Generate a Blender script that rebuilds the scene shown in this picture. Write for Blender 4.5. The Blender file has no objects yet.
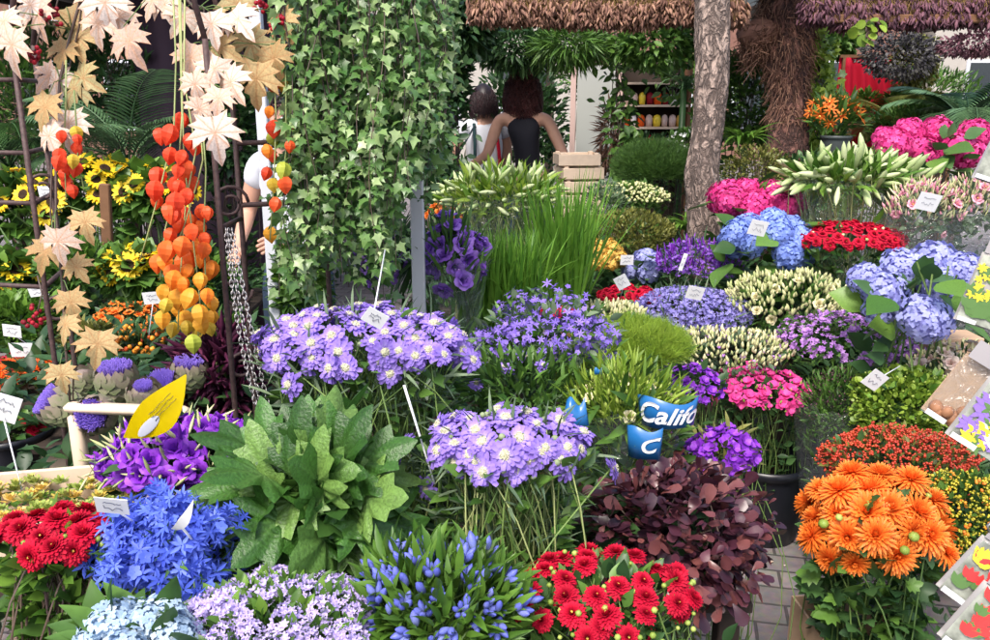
import bpy, math, numpy as np
from mathutils import Vector, Matrix

S = bpy.context.scene
COL = S.collection
R = math.radians
PI = math.pi

# ---------------------------------------------------------------- camera, sky, sun, exposure
FPX = 857.0                      # focal length in pixels of a 990 px wide frame
PITCH = R(14.7)
CAMZ = 1.6
CAM = np.array([0.0, 0.0, CAMZ])
FWD = np.array([0, math.cos(PITCH), -math.sin(PITCH)])
UPV = np.array([0, math.sin(PITCH), math.cos(PITCH)])
RGT = np.array([1.0, 0, 0])
cd = bpy.data.cameras.new('camera')
cam = bpy.data.objects.new('camera', cd)
COL.objects.link(cam)
cam.location = CAM
cam.rotation_euler = (R(90) - PITCH, 0, 0)
cd.sensor_width = 36.0
cd.lens = FPX / 990.0 * 36.0
cd.clip_start = 0.05
cd.clip_end = 3000
S.camera = cam

SUN_EL, SUN_AZ = R(56), R(200)   # azimuth clockwise from +Y: behind the camera, a little to the left
w = bpy.data.worlds.new('World')
S.world = w
w.use_nodes = True
wn = w.node_tree
bg = wn.nodes['Background']
sky = wn.nodes.new('ShaderNodeTexSky')
sky.sky_type = 'NISHITA'
sky.sun_disc = False
sky.sun_elevation = SUN_EL
sky.sun_rotation = SUN_AZ
sky.air_density = 1.0
sky.dust_density = 4.0
sky.ozone_density = 1.0
wn.links.new(sky.outputs[0], bg.inputs[0])
bg.inputs[1].default_value = 0.15
sd = bpy.data.lights.new('sun', 'SUN')
sun = bpy.data.objects.new('sun', sd)
COL.objects.link(sun)
sd.energy = 1.8
sd.angle = R(18)
sd.color = (1.0, 0.95, 0.88)
sdir = Vector((math.sin(SUN_AZ) * math.cos(SUN_EL), math.cos(SUN_AZ) * math.cos(SUN_EL), math.sin(SUN_EL)))
sun.rotation_euler = sdir.to_track_quat('Z', 'Y').to_euler()
S.view_settings.view_transform = 'Standard'
S.view_settings.look = 'None'
S.view_settings.exposure = 1.08
S.view_settings.gamma = 1.0
S.render.engine = 'CYCLES'
S.cycles.use_denoising = True
S.cycles.max_bounces = 6
S.cycles.diffuse_bounces = 4
S.cycles.transparent_max_bounces = 12


def at(px, py, D):
    """world point seen at photo pixel px,py at depth D metres along the lens axis"""
    return CAM + D * (FWD + (px - 495) / FPX * RGT + (320 - py) / FPX * UPV)


def at_z(px, py, z):
    d = FWD + (px - 495) / FPX * RGT + (320 - py) / FPX * UPV
    return CAM + d * ((z - CAMZ) / d[2])


# ---------------------------------------------------------------- materials
def lin(*c):
    return tuple(c) + (1.0,)


MATS = {}


def mat(name, stops, tip=None, tpow=1.0, base=None, trans=0.0, rough=0.55, spec=0.35, objvar=0.0, noise=0.0, nscale=60, bump=0.0,
        metal=0.0, coat=0.0, sheen=0.0):
    """stops: colours picked per element through attribute v; tip / base: own colours at t=1 / t=0 of an element"""
    m = bpy.data.materials.new(name)
    m.use_nodes = True
    nt = m.node_tree
    N, Lk = nt.nodes, nt.links
    for n in list(N):
        N.remove(n)
    out = N.new('ShaderNodeOutputMaterial')
    bs = N.new('ShaderNodeBsdfPrincipled')
    bs.inputs['Roughness'].default_value = rough
    bs.inputs['Specular IOR Level'].default_value = spec
    bs.inputs['Metallic'].default_value = metal
    bs.inputs['Coat Weight'].default_value = coat
    bs.inputs['Sheen Weight'].default_value = sheen
    if len(stops) > 1:
        at_v = N.new('ShaderNodeAttribute')
        at_v.attribute_name = 'v'
        cr = N.new('ShaderNodeValToRGB')
        el = cr.color_ramp.elements
        el[0].position = 0.0
        el[0].color = lin(*stops[0])
        el[1].position = 1.0
        el[1].color = lin(*stops[-1])
        for i, c in enumerate(stops[1:-1]):
            e = el.new((i + 1) / (len(stops) - 1))
            e.color = lin(*c)
        Lk.new(at_v.outputs['Fac'], cr.inputs[0])
        c = cr.outputs[0]
    else:
        rgb = N.new('ShaderNodeRGB')
        rgb.outputs[0].default_value = lin(*stops[0])
        c = rgb.outputs[0]

    def mixc(a, colour, fac):
        mx = N.new('ShaderNodeMix')
        mx.data_type = 'RGBA'
        Lk.new(fac, mx.inputs[0])
        Lk.new(a, mx.inputs[6])
        mx.inputs[7].default_value = lin(*colour)
        return mx.outputs[2]
    if tip is not None or base is not None:
        at_t = N.new('ShaderNodeAttribute')
        at_t.attribute_name = 't'
        if tip is not None:
            pw = N.new('ShaderNodeMath')
            pw.operation = 'POWER'
            pw.inputs[1].default_value = tpow
            Lk.new(at_t.outputs['Fac'], pw.inputs[0])
            c = mixc(c, tip, pw.outputs[0])
        if base is not None:
            iv = N.new('ShaderNodeMath')
            iv.operation = 'SUBTRACT'
            iv.inputs[0].default_value = 1.0
            Lk.new(at_t.outputs['Fac'], iv.inputs[1])
            pw = N.new('ShaderNodeMath')
            pw.operation = 'POWER'
            pw.inputs[1].default_value = 3.0
            Lk.new(iv.outputs[0], pw.inputs[0])
            c = mixc(c, base, pw.outputs[0])
    if objvar or noise:
        hs = N.new('ShaderNodeHueSaturation')
        Lk.new(c, hs.inputs['Color'])
        val = N.new('ShaderNodeMath')
        val.operation = 'ADD'
        val.inputs[0].default_value = 1.0
        val.inputs[1].default_value = 0.0
        if objvar:
            oi = N.new('ShaderNodeObjectInfo')
            mr = N.new('ShaderNodeMapRange')
            mr.inputs[3].default_value = -objvar
            mr.inputs[4].default_value = objvar
            Lk.new(oi.outputs['Random'], mr.inputs[0])
            Lk.new(mr.outputs[0], val.inputs[1])
        vo = val.outputs[0]
        if noise:
            tc = N.new('ShaderNodeTexCoord')
            nz = N.new('ShaderNodeTexNoise')
            nz.inputs['Scale'].default_value = nscale
            nz.inputs['Detail'].default_value = 3
            Lk.new(tc.outputs['Object'], nz.inputs['Vector'])
            mr2 = N.new('ShaderNodeMapRange')
            mr2.inputs[1].default_value = 0.3
            mr2.inputs[2].default_value = 0.7
            mr2.inputs[3].default_value = 1 - noise
            mr2.inputs[4].default_value = 1 + noise
            Lk.new(nz.outputs[0], mr2.inputs[0])
            ml = N.new('ShaderNodeMath')
            ml.operation = 'MULTIPLY'
            Lk.new(vo, ml.inputs[0])
            Lk.new(mr2.outputs[0], ml.inputs[1])
            vo = ml.outputs[0]
        Lk.new(vo, hs.inputs['Value'])
        c = hs.outputs[0]
    Lk.new(c, bs.inputs['Base Color'])
    if bump:
        tc = N.new('ShaderNodeTexCoord')
        nz = N.new('ShaderNodeTexNoise')
        nz.inputs['Scale'].default_value = nscale
        nz.inputs['Detail'].default_value = 6
        Lk.new(tc.outputs['Object'], nz.inputs['Vector'])
        bp = N.new('ShaderNodeBump')
        bp.inputs['Strength'].default_value = 1.0
        bp.inputs['Distance'].default_value = bump
        Lk.new(nz.outputs[0], bp.inputs['Height'])
        Lk.new(bp.outputs[0], bs.inputs['Normal'])
    if trans:
        tr = N.new('ShaderNodeBsdfTranslucent')
        Lk.new(c, tr.inputs['Color'])
        mx = N.new('ShaderNodeMixShader')
        mx.inputs[0].default_value = trans
        Lk.new(bs.outputs[0], mx.inputs[1])
        Lk.new(tr.outputs[0], mx.inputs[2])
        Lk.new(mx.outputs[0], out.inputs[0])
    else:
        Lk.new(bs.outputs[0], out.inputs[0])
    MATS[name] = m
    return m


def film_mat():
    m = bpy.data.materials.new('clear film')
    m.use_nodes = True
    nt = m.node_tree
    N, Lk = nt.nodes, nt.links
    for n in list(N):
        N.remove(n)
    out = N.new('ShaderNodeOutputMaterial')
    tb = N.new('ShaderNodeBsdfTransparent')
    tb.inputs[0].default_value = (0.96, 0.975, 0.98, 1)
    gl = N.new('ShaderNodeBsdfGlossy')
    gl.inputs['Roughness'].default_value = 0.12
    df = N.new('ShaderNodeBsdfDiffuse')
    df.inputs[0].default_value = (0.75, 0.8, 0.85, 1)
    tc = N.new('ShaderNodeTexCoord')
    nz = N.new('ShaderNodeTexNoise')
    nz.inputs['Scale'].default_value = 22
    nz.inputs['Distortion'].default_value = 2.0
    Lk.new(tc.outputs['Object'], nz.inputs[0])
    bp = N.new('ShaderNodeBump')
    bp.inputs['Distance'].default_value = 0.02
    Lk.new(nz.outputs[0], bp.inputs['Height'])
    Lk.new(bp.outputs[0], gl.inputs['Normal'])
    lw = N.new('ShaderNodeLayerWeight')
    lw.inputs[0].default_value = 0.25
    Lk.new(bp.outputs[0], lw.inputs['Normal'])
    m1 = N.new('ShaderNodeMixShader')
    m1.inputs[0].default_value = 0.025
    Lk.new(tb.outputs[0], m1.inputs[1])
    Lk.new(df.outputs[0], m1.inputs[2])
    m2 = N.new('ShaderNodeMixShader')
    mp = N.new('ShaderNodeMapRange')
    mp.inputs[3].default_value = 0.03
    mp.inputs[4].default_value = 0.28
    Lk.new(lw.outputs['Facing'], mp.inputs[0])
    Lk.new(mp.outputs[0], m2.inputs[0])
    Lk.new(m1.outputs[0], m2.inputs[1])
    Lk.new(gl.outputs[0], m2.inputs[2])
    Lk.new(m2.outputs[0], out.inputs[0])
    MATS['film'] = m
    return m


film_mat()


# ---------------------------------------------------------------- mesh kit
class T:
    """a small mesh: vertices, per-vertex t and v, faces as flat loops + totals, material slots"""

    def __init__(s, V, t, faces, m=0, v=None):
        s.V = np.asarray(V, float).reshape(-1, 3)
        s.t = np.asarray(t, float) if np.ndim(t) else np.full(len(s.V), float(t))
        s.v = None if v is None else np.asarray(v, float)
        if isinstance(faces, tuple):
            s.loops, s.tot, s.m = faces
        else:
            s.loops = np.array([i for f in faces for i in f], int)
            s.tot = np.array([len(f) for f in faces], int)
            s.m = np.full(len(s.tot), m, int) if np.ndim(m) == 0 else np.asarray(m, int)

    def mapped(s, fn):
        return T(fn(s.V.copy()), s.t, (s.loops, s.tot, s.m), v=s.v)


class MB:
    def __init__(s):
        s.V, s.t, s.v, s.L, s.n, s.m = [], [], [], [], [], []
        s.k = 0

    def add(s, tp, Rm=None, P=None, v=None, mat=None):
        if Rm is None:
            Rm = np.eye(3)[None]
        if P is None:
            P = np.zeros((len(Rm), 3))
        Rm = np.asarray(Rm, float)
        P = np.atleast_2d(np.asarray(P, float))
        if Rm.ndim == 2:
            Rm = Rm[None]
        n, k = len(P), len(tp.V)
        if len(Rm) != n:
            Rm = np.repeat(Rm, n, 0)
        if n == 0:
            return s
        W = np.einsum('nij,kj->nki', Rm, tp.V) + P[:, None]
        s.V.append(W.reshape(-1, 3))
        s.t.append(np.tile(tp.t, n))
        if v is None:
            vv = np.tile(tp.v, n) if tp.v is not None else np.full(n * k, 0.5)
        else:
            v = np.broadcast_to(np.asarray(v, float), (n,))
            vv = np.repeat(v, k) if tp.v is None else 0.5 * (np.repeat(v, k) + np.tile(tp.v, n))
        s.v.append(vv)
        s.L.append((tp.loops[None] + (s.k + np.arange(n) * k)[:, None]).reshape(-1))
        s.n.append(np.tile(tp.tot, n))
        s.m.append(np.tile(tp.m, n) if mat is None else np.full(n * len(tp.tot), mat, int))
        s.k += n * k
        return s

    def tpl(s):
        return T(np.concatenate(s.V), np.concatenate(s.t), (np.concatenate(s.L), np.concatenate(s.n), np.concatenate(s.m)),
                 v=np.concatenate(s.v))

    def mesh(s, name, mats, smooth=True):
        me = bpy.data.meshes.new(name)
        if s.k:
            V = np.concatenate(s.V)
            L = np.concatenate(s.L)
            n = np.concatenate(s.n)
            me.vertices.add(len(V))
            me.vertices.foreach_set('co', V.ravel())
            me.loops.add(len(L))
            me.loops.foreach_set('vertex_index', L.astype(np.int32))
            me.polygons.add(len(n))
            st = np.concatenate([[0], np.cumsum(n)[:-1]])
            me.polygons.foreach_set('loop_start', st.astype(np.int32))
            me.polygons.foreach_set('loop_total', n.astype(np.int32))
            me.polygons.foreach_set('material_index', np.concatenate(s.m).astype(np.int32))
            me.polygons.foreach_set('use_smooth', np.full(len(n), smooth))
            for nm, arr in (('v', s.v), ('t', s.t)):
                a = me.attributes.new(nm, 'FLOAT', 'POINT')
                a.data.foreach_set('value', np.concatenate(arr).astype(np.float32))
            me.update(calc_edges=True)
        for m in mats:
            me.materials.append(MATS[m] if isinstance(m, str) else m)
        return me

    def build(s, name, mats, parent=None, loc=None, smooth=True, kind=None):
        if isinstance(mats, str):
            mats = [mats]
        o = bpy.data.objects.new(name, s.mesh(name, mats, smooth))
        COL.objects.link(o)
        if parent is not None:
            o.parent = parent
        if loc is not None:
            o.location = loc
        if kind:
            o['kind'] = kind
        return o


def tag(o, label, cat, group=None, kind=None):
    if label:
        o['label'] = label
    if cat:
        o['category'] = cat
    if group:
        o['group'] = group
    if kind:
        o['kind'] = kind
    return o


def thing(name, label, cat, loc=(0, 0, 0), group=None, rz=0.0):
    o = bpy.data.objects.new(name, None)
    o.empty_display_size = 0.05
    COL.objects.link(o)
    o.location = loc
    o.rotation_euler.z = rz
    return tag(o, label, cat, group)


def put(name, me, parent, M=None, loc=None):
    o = bpy.data.objects.new(name, me)
    COL.objects.link(o)
    o.parent = parent
    if M is not None:
        o.matrix_local = M
    elif loc is not None:
        o.location = loc
    return o


def unit(a):
    a = np.asarray(a, float)
    return a / np.maximum(np.linalg.norm(a, axis=-1, keepdims=True), 1e-9)


def frames(d, spin=None, s=1.0):
    """z axis along d, spun about it; (N,3,3)"""
    d = unit(np.atleast_2d(d))
    h = np.where(np.abs(d[:, 2:3]) > 0.95, [[1.0, 0, 0]], [[0, 0, 1.0]])
    x = unit(np.cross(h, d))
    y = np.cross(d, x)
    if spin is not None:
        c, sn = np.cos(spin)[:, None], np.sin(spin)[:, None]
        x, y = c * x + sn * y, -sn * x + c * y
    M = np.stack([x, y, d], -1)
    return M * np.reshape(np.broadcast_to(s, (len(d),)), (-1, 1, 1))


def lframes(y, up, s=1.0, roll=None):
    """leaf frames: y along the leaf, z near up"""
    y = unit(np.atleast_2d(y))
    up = np.broadcast_to(np.asarray(up, float), y.shape)
    x = unit(np.cross(y, up + 1e-4 * np.array([1.0, 0.3, 0])))
    z = np.cross(x, y)
    if roll is not None:
        c, sn = np.cos(roll)[:, None], np.sin(roll)[:, None]
        x, z = c * x + sn * z, -sn * x + c * z
    M = np.stack([x, y, z], -1)
    return M * np.reshape(np.broadcast_to(s, (len(y),)), (-1, 1, 1))


def rotz(a):
    c, s = math.cos(a), math.sin(a)
    return np.array([[c, -s, 0], [s, c, 0], [0, 0, 1.0]])


def mat4(Rm, P):
    M = Matrix.Identity(4)
    for i in range(3):
        for j in range(3):
            M[i][j] = float(Rm[i][j])
        M[i][3] = float(P[i])
    return M


PROF = {
    'ovate': [.12, .75, 1, .8, .42, .03],
    'lance': [.25, .8, 1, .85, .5, .03],
    'spat': [.25, .5, .8, 1, .85, .3],
    'round': [.35, .85, 1, 1, .8, .3],
    'strap': [.7, .9, 1, .95, .7, .05],
    'blade': [.8, 1, .95, .8, .5, .04],
    'obov': [.12, .35, .65, .95, 1, .35],
    'ruff': [.4, .7, .9, 1.0, .98, .7],
}


def petal(L, W, e=0.0, b=0.0, fold=0.15, prof='ovate', n=5, m=0, wave=0.0):
    """strip along +Y rising at angle e and bending down by b over its length"""
    pr = np.interp(np.linspace(0, 1, n + 1), np.linspace(0, 1, 6), PROF[prof])
    y = z = 0.0
    V, t = [], []
    for i in range(n + 1):
        u = i / n
        if i:
            a = e - b * (u - 0.5 / n)
            y += L / n * math.cos(a)
            z += L / n * math.sin(a)
        ww = pr[i] * W / 2
        wv = wave * W * math.sin(i * 2.3)
        V += [(-ww, y, z + wv), (0, y, z - fold * ww * 2), (ww, y, z - wv)]
        t += [u, u, u]
    F = []
    for i in range(n):
        a = i * 3
        F += [(a, a + 1, a + 4, a + 3), (a + 1, a + 2, a + 5, a + 4)]
    return T(V, t, F, m)


def lathe(prof, seg=8, m=0, rib=0.0, cap=False):
    """prof: (r, z) list from bottom to top"""
    V, t, F = [], [], []
    k = len(prof)
    z0, z1 = prof[0][1], prof[-1][1]
    for i, (r, z) in enumerate(prof):
        for j in range(seg):
            a = 2 * PI * j / seg
            rr = r * (1 + (rib if j % 2 else -rib))
            V.append((rr * math.cos(a), rr * math.sin(a), z))
            t.append((i) / (k - 1))
    for i in range(k - 1):
        for j in range(seg):
            q = (j + 1) % seg
            F.append((i * seg + j, i * seg + q, (i + 1) * seg + q, (i + 1) * seg + j))
    if cap:
        F.append(tuple(range(seg))[::-1])
        F.append(tuple((k - 1) * seg + j for j in range(seg)))
    return T(V, t, F, m)


def ball(r, seg=6, ring=4, sq=1.0, m=0):
    return lathe([(max(r * math.sin(PI * i / ring), r * .02), -r * sq * math.cos(PI * i / ring)) for i in range(ring + 1)], seg, m)


def outline_leaf(pts, m=0, droop=0.2, fold=0.12, inner=0.5):
    """leaf from a half outline (x>=0, y) from base to tip, mirrored; fan around the midrib with an inner ring"""
    right = list(pts)
    left = [(-x, y) for x, y in pts[1:-1]][::-1]
    out = np.array(right + left, float)
    c = np.array([0, 0.35])
    n = len(out)
    inn = c + (out - c) * inner
    V2 = np.concatenate([out, inn, [c]])
    r = np.abs(V2[:, 0])
    z = -fold * 0 + fold * r - droop * (np.hypot(V2[:, 0], V2[:, 1] - 0.35)) ** 2
    V = np.column_stack([V2, z])
    F = []
    for i in range(n):
        j = (i + 1) % n
        F.append((i, j, n + j, n + i))
        F.append((n + i, n + j, 2 * n))
    rad = np.hypot(out[:, 0] - c[0], out[:, 1] - c[1])
    tip = (rad > np.roll(rad, 1)) & (rad > np.roll(rad, -1))
    to_ = np.where(tip, .0, 1.0)
    t = np.concatenate([to_, to_ * .9, [0.0]])
    return T(V, t, F, m)


MAPLE = [(0, 0), (.10, .02), (.34, -.10), (.30, .06), (.50, .12), (.36, .22), (.62, .42), (.46, .42), (.50, .62), (.33, .50), (.20, .42), (.24, .66), (.13, .70), (.12, .86), (0, 1.05)]
IVY = [(0, 0), (.22, -.12), (.26, .08), (.50, .30), (.26, .40), (.16, .62), (0, 1.0)]
BROAD = [(0, 0), (.18, -.09), (.42, -.10), (.32, .07), (.46, .14), (.60, .20), (.44, .30), (.50, .42), (.62, .58), (.40, .56), (.26, .52), (.30, .68), (.34, .84), (.17, .80), (.12, .96), (0, 1.1)]
OAKL = [(0, 0), (.16, .05), (.36, .10), (.28, .26), (.52, .36), (.36, .46), (.44, .66), (.22, .68), (.16, .86), (0, 1.0)]


def soft_leaf(pts, m=0, droop=.4, fold=.3, ripple=.03, lobes=5):
    """broad lobed leaf with rounded outline, rings of vertices and a softly undulating surface"""
    P = np.array(list(pts) + [(-x, y) for x, y in pts[1:-1]][::-1], float)
    Q = np.empty((len(P) * 2, 2))
    nx = np.roll(P, -1, 0)
    Q[0::2] = P * .9 + nx * .1
    Q[1::2] = P * .1 + nx * .9
    c = np.array([0, .30])
    n = len(Q)
    V, t = [], []
    for s in (1, .78, .52, .26):
        q = c + (Q - c) * (s if s == 1 else s)
        # inner rings relax to a round shape
        rr = np.hypot(*(q - c).T)
        rm = rr.mean()
        q = c + (q - c) * ((s ** .8) + (1 - s ** .8) * (rm / np.maximum(rr, 1e-6)))[:, None]
        V.append(q)
        t += [s] * n
    V = np.concatenate(V + [c[None]])
    t.append(0)
    d = np.hypot(V[:, 0], V[:, 1] - .3)
    a = np.arctan2(V[:, 0], V[:, 1] - .3)
    z = fold * np.abs(V[:, 0]) ** 1.4 - droop * d ** 2 + ripple * np.cos(a * lobes * 2) * d * 1.6
    F = []
    for k in range(3):
        for i in range(n):
            j = (i + 1) % n
            F.append((k * n + i, k * n + j, (k + 1) * n + j, (k + 1) * n + i))
    for i in range(n):
        F.append((3 * n + i, 3 * n + (i + 1) % n, 4 * n))
    return T(np.column_stack([V, z]), np.array(t), F, m)


def tubes(mb, P, r0, r1=None, sides=3, v=None, mat=None, close=False):
    """P (N,k,3) polylines; radii along: r0 at the start, r1 at the end"""
    P = np.asarray(P, float)
    if P.ndim == 2:
        P = P[None]
    N, k, _ = P.shape
    r1 = r0 if r1 is None else r1
    rr = np.linspace(0, 1, k)[None] * (np.reshape(r1, (-1, 1)) - np.reshape(r0, (-1, 1))) + np.reshape(r0, (-1, 1))
    rr = np.broadcast_to(rr, (N, k))
    d = np.gradient(P, axis=1)
    d = unit(d)
    tot = unit(P[:, -1] - P[:, 0] + 1e-6)
    h = np.where(np.abs(tot[:, 2:3]) > 0.8, [[1.0, 0.1, 0]], [[0, 0, 1.0]])[:, None]
    x = unit(np.cross(d, np.broadcast_to(h, d.shape)))
    y = np.cross(d, x)
    V = np.empty((N, k, sides, 3))
    for j in range(sides):
        a = 2 * PI * j / sides
        V[:, :, j] = P + rr[..., None] * (math.cos(a) * x + math.sin(a) * y)
    F = []
    for i in range(k - 1):
        for j in range(sides):
            q = (j + 1) % sides
            F.append((i * sides + j, i * sides + q, (i + 1) * sides + q, (i + 1) * sides + j))
    if sides > 3:
        F.append(tuple(range(sides))[::-1])
        F.append(tuple((k - 1) * sides + j for j in range(sides)))
    t = np.repeat(np.linspace(0, 1, k), sides)
    for i in range(N):
        mb.add(T(V[i].reshape(-1, 3), t, F), v=None if v is None else [np.broadcast_to(v, (N,))[i]], mat=mat)


def tubes_fast(mb, P, r0, r1, v=None, mat=0):
    """many 3-sided tubes at once"""
    N, k, _ = P.shape
    rr = np.linspace(r0, r1, k)[None, :, None]
    d = unit(np.gradient(P, axis=1))
    h = np.broadcast_to(np.array([1.0, 0.13, 0.2]), d.shape)
    x = unit(np.cross(d, h))
    y = np.cross(d, x)
    V = np.stack([P + rr * (math.cos(a) * x + math.sin(a) * y) for a in (0, 2.094, 4.189)], 2)
    F = []
    for i in range(k - 1):
        for j in range(3):
            q = (j + 1) % 3
            F.append((i * 3 + j, i * 3 + q, (i + 1) * 3 + q, (i + 1) * 3 + j))
    tp = T(np.zeros((k * 3, 3)), np.repeat(np.linspace(0, 1, k), 3), F)
    base = mb.k
    mb.add(tp, np.broadcast_to(np.eye(3), (N, 3, 3)), np.zeros((N, 3)), v=v if v is not None else np.random.RandomState(3).rand(N), mat=mat)
    mb.V[-1] = V.reshape(-1, 3)


def box(cx, cy, cz, sx, sy, sz, m=0, bev=0.0):
    x, y, z = sx / 2, sy / 2, sz / 2
    b = min(bev, x * .9, y * .9, z * .9)
    if b <= 0:
        V = [(sx_ * x, sy_ * y, sz_ * z) for sx_ in (-1, 1) for sy_ in (-1, 1) for sz_ in (-1, 1)]
        F = [(0, 1, 3, 2), (4, 6, 7, 5), (0, 4, 5, 1), (2, 3, 7, 6), (0, 2, 6, 4), (1, 5, 7, 3)]
    else:
        # octagonal plan, chamfered top and bottom
        ring = lambda xx, yy, zz: [(-xx + b, -yy, zz), (xx - b, -yy, zz), (xx, -yy + b, zz), (xx, yy - b, zz), (xx - b, yy, zz), (-xx + b, yy, zz), (-xx, yy - b, zz), (-xx, -yy + b, zz)]
        V = ring(x - b, y - b, -z) + ring(x, y, -z + b) + ring(x, y, z - b) + ring(x - b, y - b, z)
        F = [tuple(range(8))[::-1], tuple(range(24, 32))]
        for i in range(3):
            for j in range(8):
                q = (j + 1) % 8
                F.append((i * 8 + j, i * 8 + q, (i + 1) * 8 + q, (i + 1) * 8 + j))
    V = np.array(V, float) + [cx, cy, cz]
    return T(V, 0.5, F, m)


def rosette(rings, rng, jit=0.12):
    """rings: dict(n,L,W,e,b,r0,z0,prof,m,fold,v)"""
    mb = MB()
    for k, g in enumerate(rings):
        n = g['n']
        off = rng.rand() * 6
        for i in range(n):
            a = off + 2 * PI * (i + jit * (rng.rand() - .5) * 2) / n
            p = petal(g['L'] * (1 + jit * (rng.rand() - .5)), g['W'], g.get('e', 0) + jit * (rng.rand() - .5), g.get('b', 0), g.get('fold', .12), g.get('prof', 'spat'),
                      g.get('k', 4), g.get('m', 0), g.get('wave', 0))
            Rm = rotz(a)
            P = Rm @ np.array([0, g.get('r0', 0), g.get('z0', 0)])
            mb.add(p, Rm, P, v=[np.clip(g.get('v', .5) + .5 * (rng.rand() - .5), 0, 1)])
    return mb

# ---------------------------------------------------------------- plant materials
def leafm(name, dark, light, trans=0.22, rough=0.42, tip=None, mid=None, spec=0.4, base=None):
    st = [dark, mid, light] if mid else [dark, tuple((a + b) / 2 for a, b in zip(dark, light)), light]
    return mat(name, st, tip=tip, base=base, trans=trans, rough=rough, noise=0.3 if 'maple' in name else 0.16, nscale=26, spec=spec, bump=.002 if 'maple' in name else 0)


leafm('leaf', (.028, .080, .016), (.12, .24, .042))
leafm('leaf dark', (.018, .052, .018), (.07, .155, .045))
leafm('leaf bright', (.05, .13, .015), (.17, .31, .045))
leafm('leaf lime', (.12, .22, .02), (.32, .44, .06), trans=.3)
leafm('dill green', (.20, .36, .03), (.46, .62, .08), trans=.35)
leafm('leaf fresh', (.06, .17, .018), (.20, .40, .05), trans=.3)
leafm('leaf grey', (.055, .10, .055), (.17, .24, .13), rough=.6)
leafm('leaf olive', (.07, .085, .02), (.23, .23, .05))
leafm('leaf maple', (.028, .085, .013), (.15, .27, .06), mid=(.055, .155, .024), rough=.36, spec=.5, base=(.14, .26, .08))
leafm('leaf ivy', (.05, .13, .030), (.40, .50, .24), mid=(.125, .235, .06), rough=.34, spec=.5)
leafm('leaf burgundy', (.026, .010, .018), (.18, .06, .055), mid=(.070, .020, .034), rough=.33, trans=.1, spec=.45)
leafm('leaf palm', (.02, .06, .03), (.12, .22, .10), rough=.35)
leafm('stem', (.06, .12, .03), (.17, .26, .07), trans=0)
leafm('stem dark', (.05, .03, .035), (.14, .10, .07), trans=0)
leafm('stem pale', (.16, .22, .07), (.36, .40, .16), trans=0)
leafm('dry purple', (.05, .018, .03), (.21, .09, .12), trans=.1, rough=.7)
leafm('dry brown', (.08, .035, .02), (.42, .24, .16), mid=(.22, .11, .08), trans=.1, rough=.8)
leafm('dry gold', (.12, .07, .02), (.40, .27, .08), trans=.1, rough=.8)
mat('autumn pale', [(.58, .40, .32), (.74, .60, .50), (.82, .74, .68)], base=(.66, .38, .24), trans=.25, rough=.6, noise=.18, nscale=25)
mat('autumn ochre', [(.34, .22, .09), (.52, .38, .18), (.42, .40, .20)], base=(.44, .24, .10), trans=.25, rough=.6, noise=.2, nscale=25)
mat('lilac', [(.25, .15, .60), (.36, .24, .72), (.50, .38, .82)], tip=(.30, .19, .66), tpow=2.0, base=(.70, .60, .86), trans=.3, rough=.6, objvar=.12)
mat('cushion', [(.34, .36, .20), (.66, .62, .46), (.78, .68, .62)], rough=.8)
mat('seed head', [(.14, .20, .09), (.30, .36, .20)], rough=.8, trans=.1)
mat('red', [(.20, .002, .010), (.34, .002, .018), (.48, .004, .03)], tip=(.50, .005, .032), trans=.12, rough=.7, spec=.2, objvar=.15)
mat('deep red', [(.18, .003, .012), (.32, .006, .022), (.46, .01, .03)], trans=.15, rough=.55, objvar=.2)
mat('orange', [(.72, .11, .01), (.84, .17, .02), (.88, .25, .035)], tip=(.88, .25, .035), base=(.66, .06, .008), trans=.25, rough=.5, objvar=.08)
mat('bright orange', [(.85, .09, .008), (.90, .17, .015)], trans=.25, rough=.5, objvar=.1)
mat('yellow', [(.80, .50, .01), (.88, .62, .02)], tip=(.85, .60, .02), trans=.2, rough=.5)
mat('seed disc', [(.025, .012, .006), (.08, .035, .012)], rough=.9)
mat('gold centre', [(.55, .36, .04), (.75, .62, .14)], rough=.7)
mat('green bud', [(.16, .24, .03), (.36, .44, .10)], rough=.5)
mat('cream bud', [(.40, .46, .18), (.66, .64, .34), (.78, .72, .46)], rough=.5, trans=.15)
mat('lily bud', [(.26, .38, .10), (.46, .56, .24), (.66, .70, .42)], tip=(.50, .58, .30), rough=.42, trans=.15)
mat('cream', [(.62, .55, .30), (.78, .72, .46)], rough=.5, trans=.2)
mat('pale pink', [(.72, .44, .42), (.84, .66, .60), (.84, .78, .66)], trans=.25, rough=.5, objvar=.1)
mat('pink', [(.66, .22, .32), (.80, .42, .50)], trans=.25, rough=.5, objvar=.1)
mat('hot pink', [(.62, .03, .22), (.78, .06, .32), (.86, .14, .42)], trans=.25, rough=.5, objvar=.1)
mat('hydrangea pink', [(.50, .015, .14), (.68, .04, .24), (.80, .14, .38)], trans=.22, rough=.6, objvar=.08)
mat('hydrangea blue', [(.13, .20, .58), (.22, .32, .76), (.36, .46, .84)], trans=.22, rough=.6, objvar=.1)
mat('hydrangea mauve', [(.24, .24, .58), (.36, .38, .76), (.52, .56, .86)], trans=.22, rough=.6, objvar=.08)
mat('hydrangea pale', [(.22, .34, .52), (.42, .56, .72), (.62, .66, .62)], trans=.22, rough=.6, objvar=.1)
mat('blue', [(.045, .07, .46), (.09, .15, .68), (.20, .30, .84)], trans=.22, rough=.5)
mat('gentian', [(.08, .10, .42), (.17, .21, .62), (.34, .38, .74)], tip=(.12, .14, .62), base=(.30, .36, .58), trans=.15, rough=.45)
mat('violet', [(.12, .015, .34), (.23, .03, .52), (.36, .08, .64)], trans=.25, rough=.5, objvar=.12)
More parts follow.
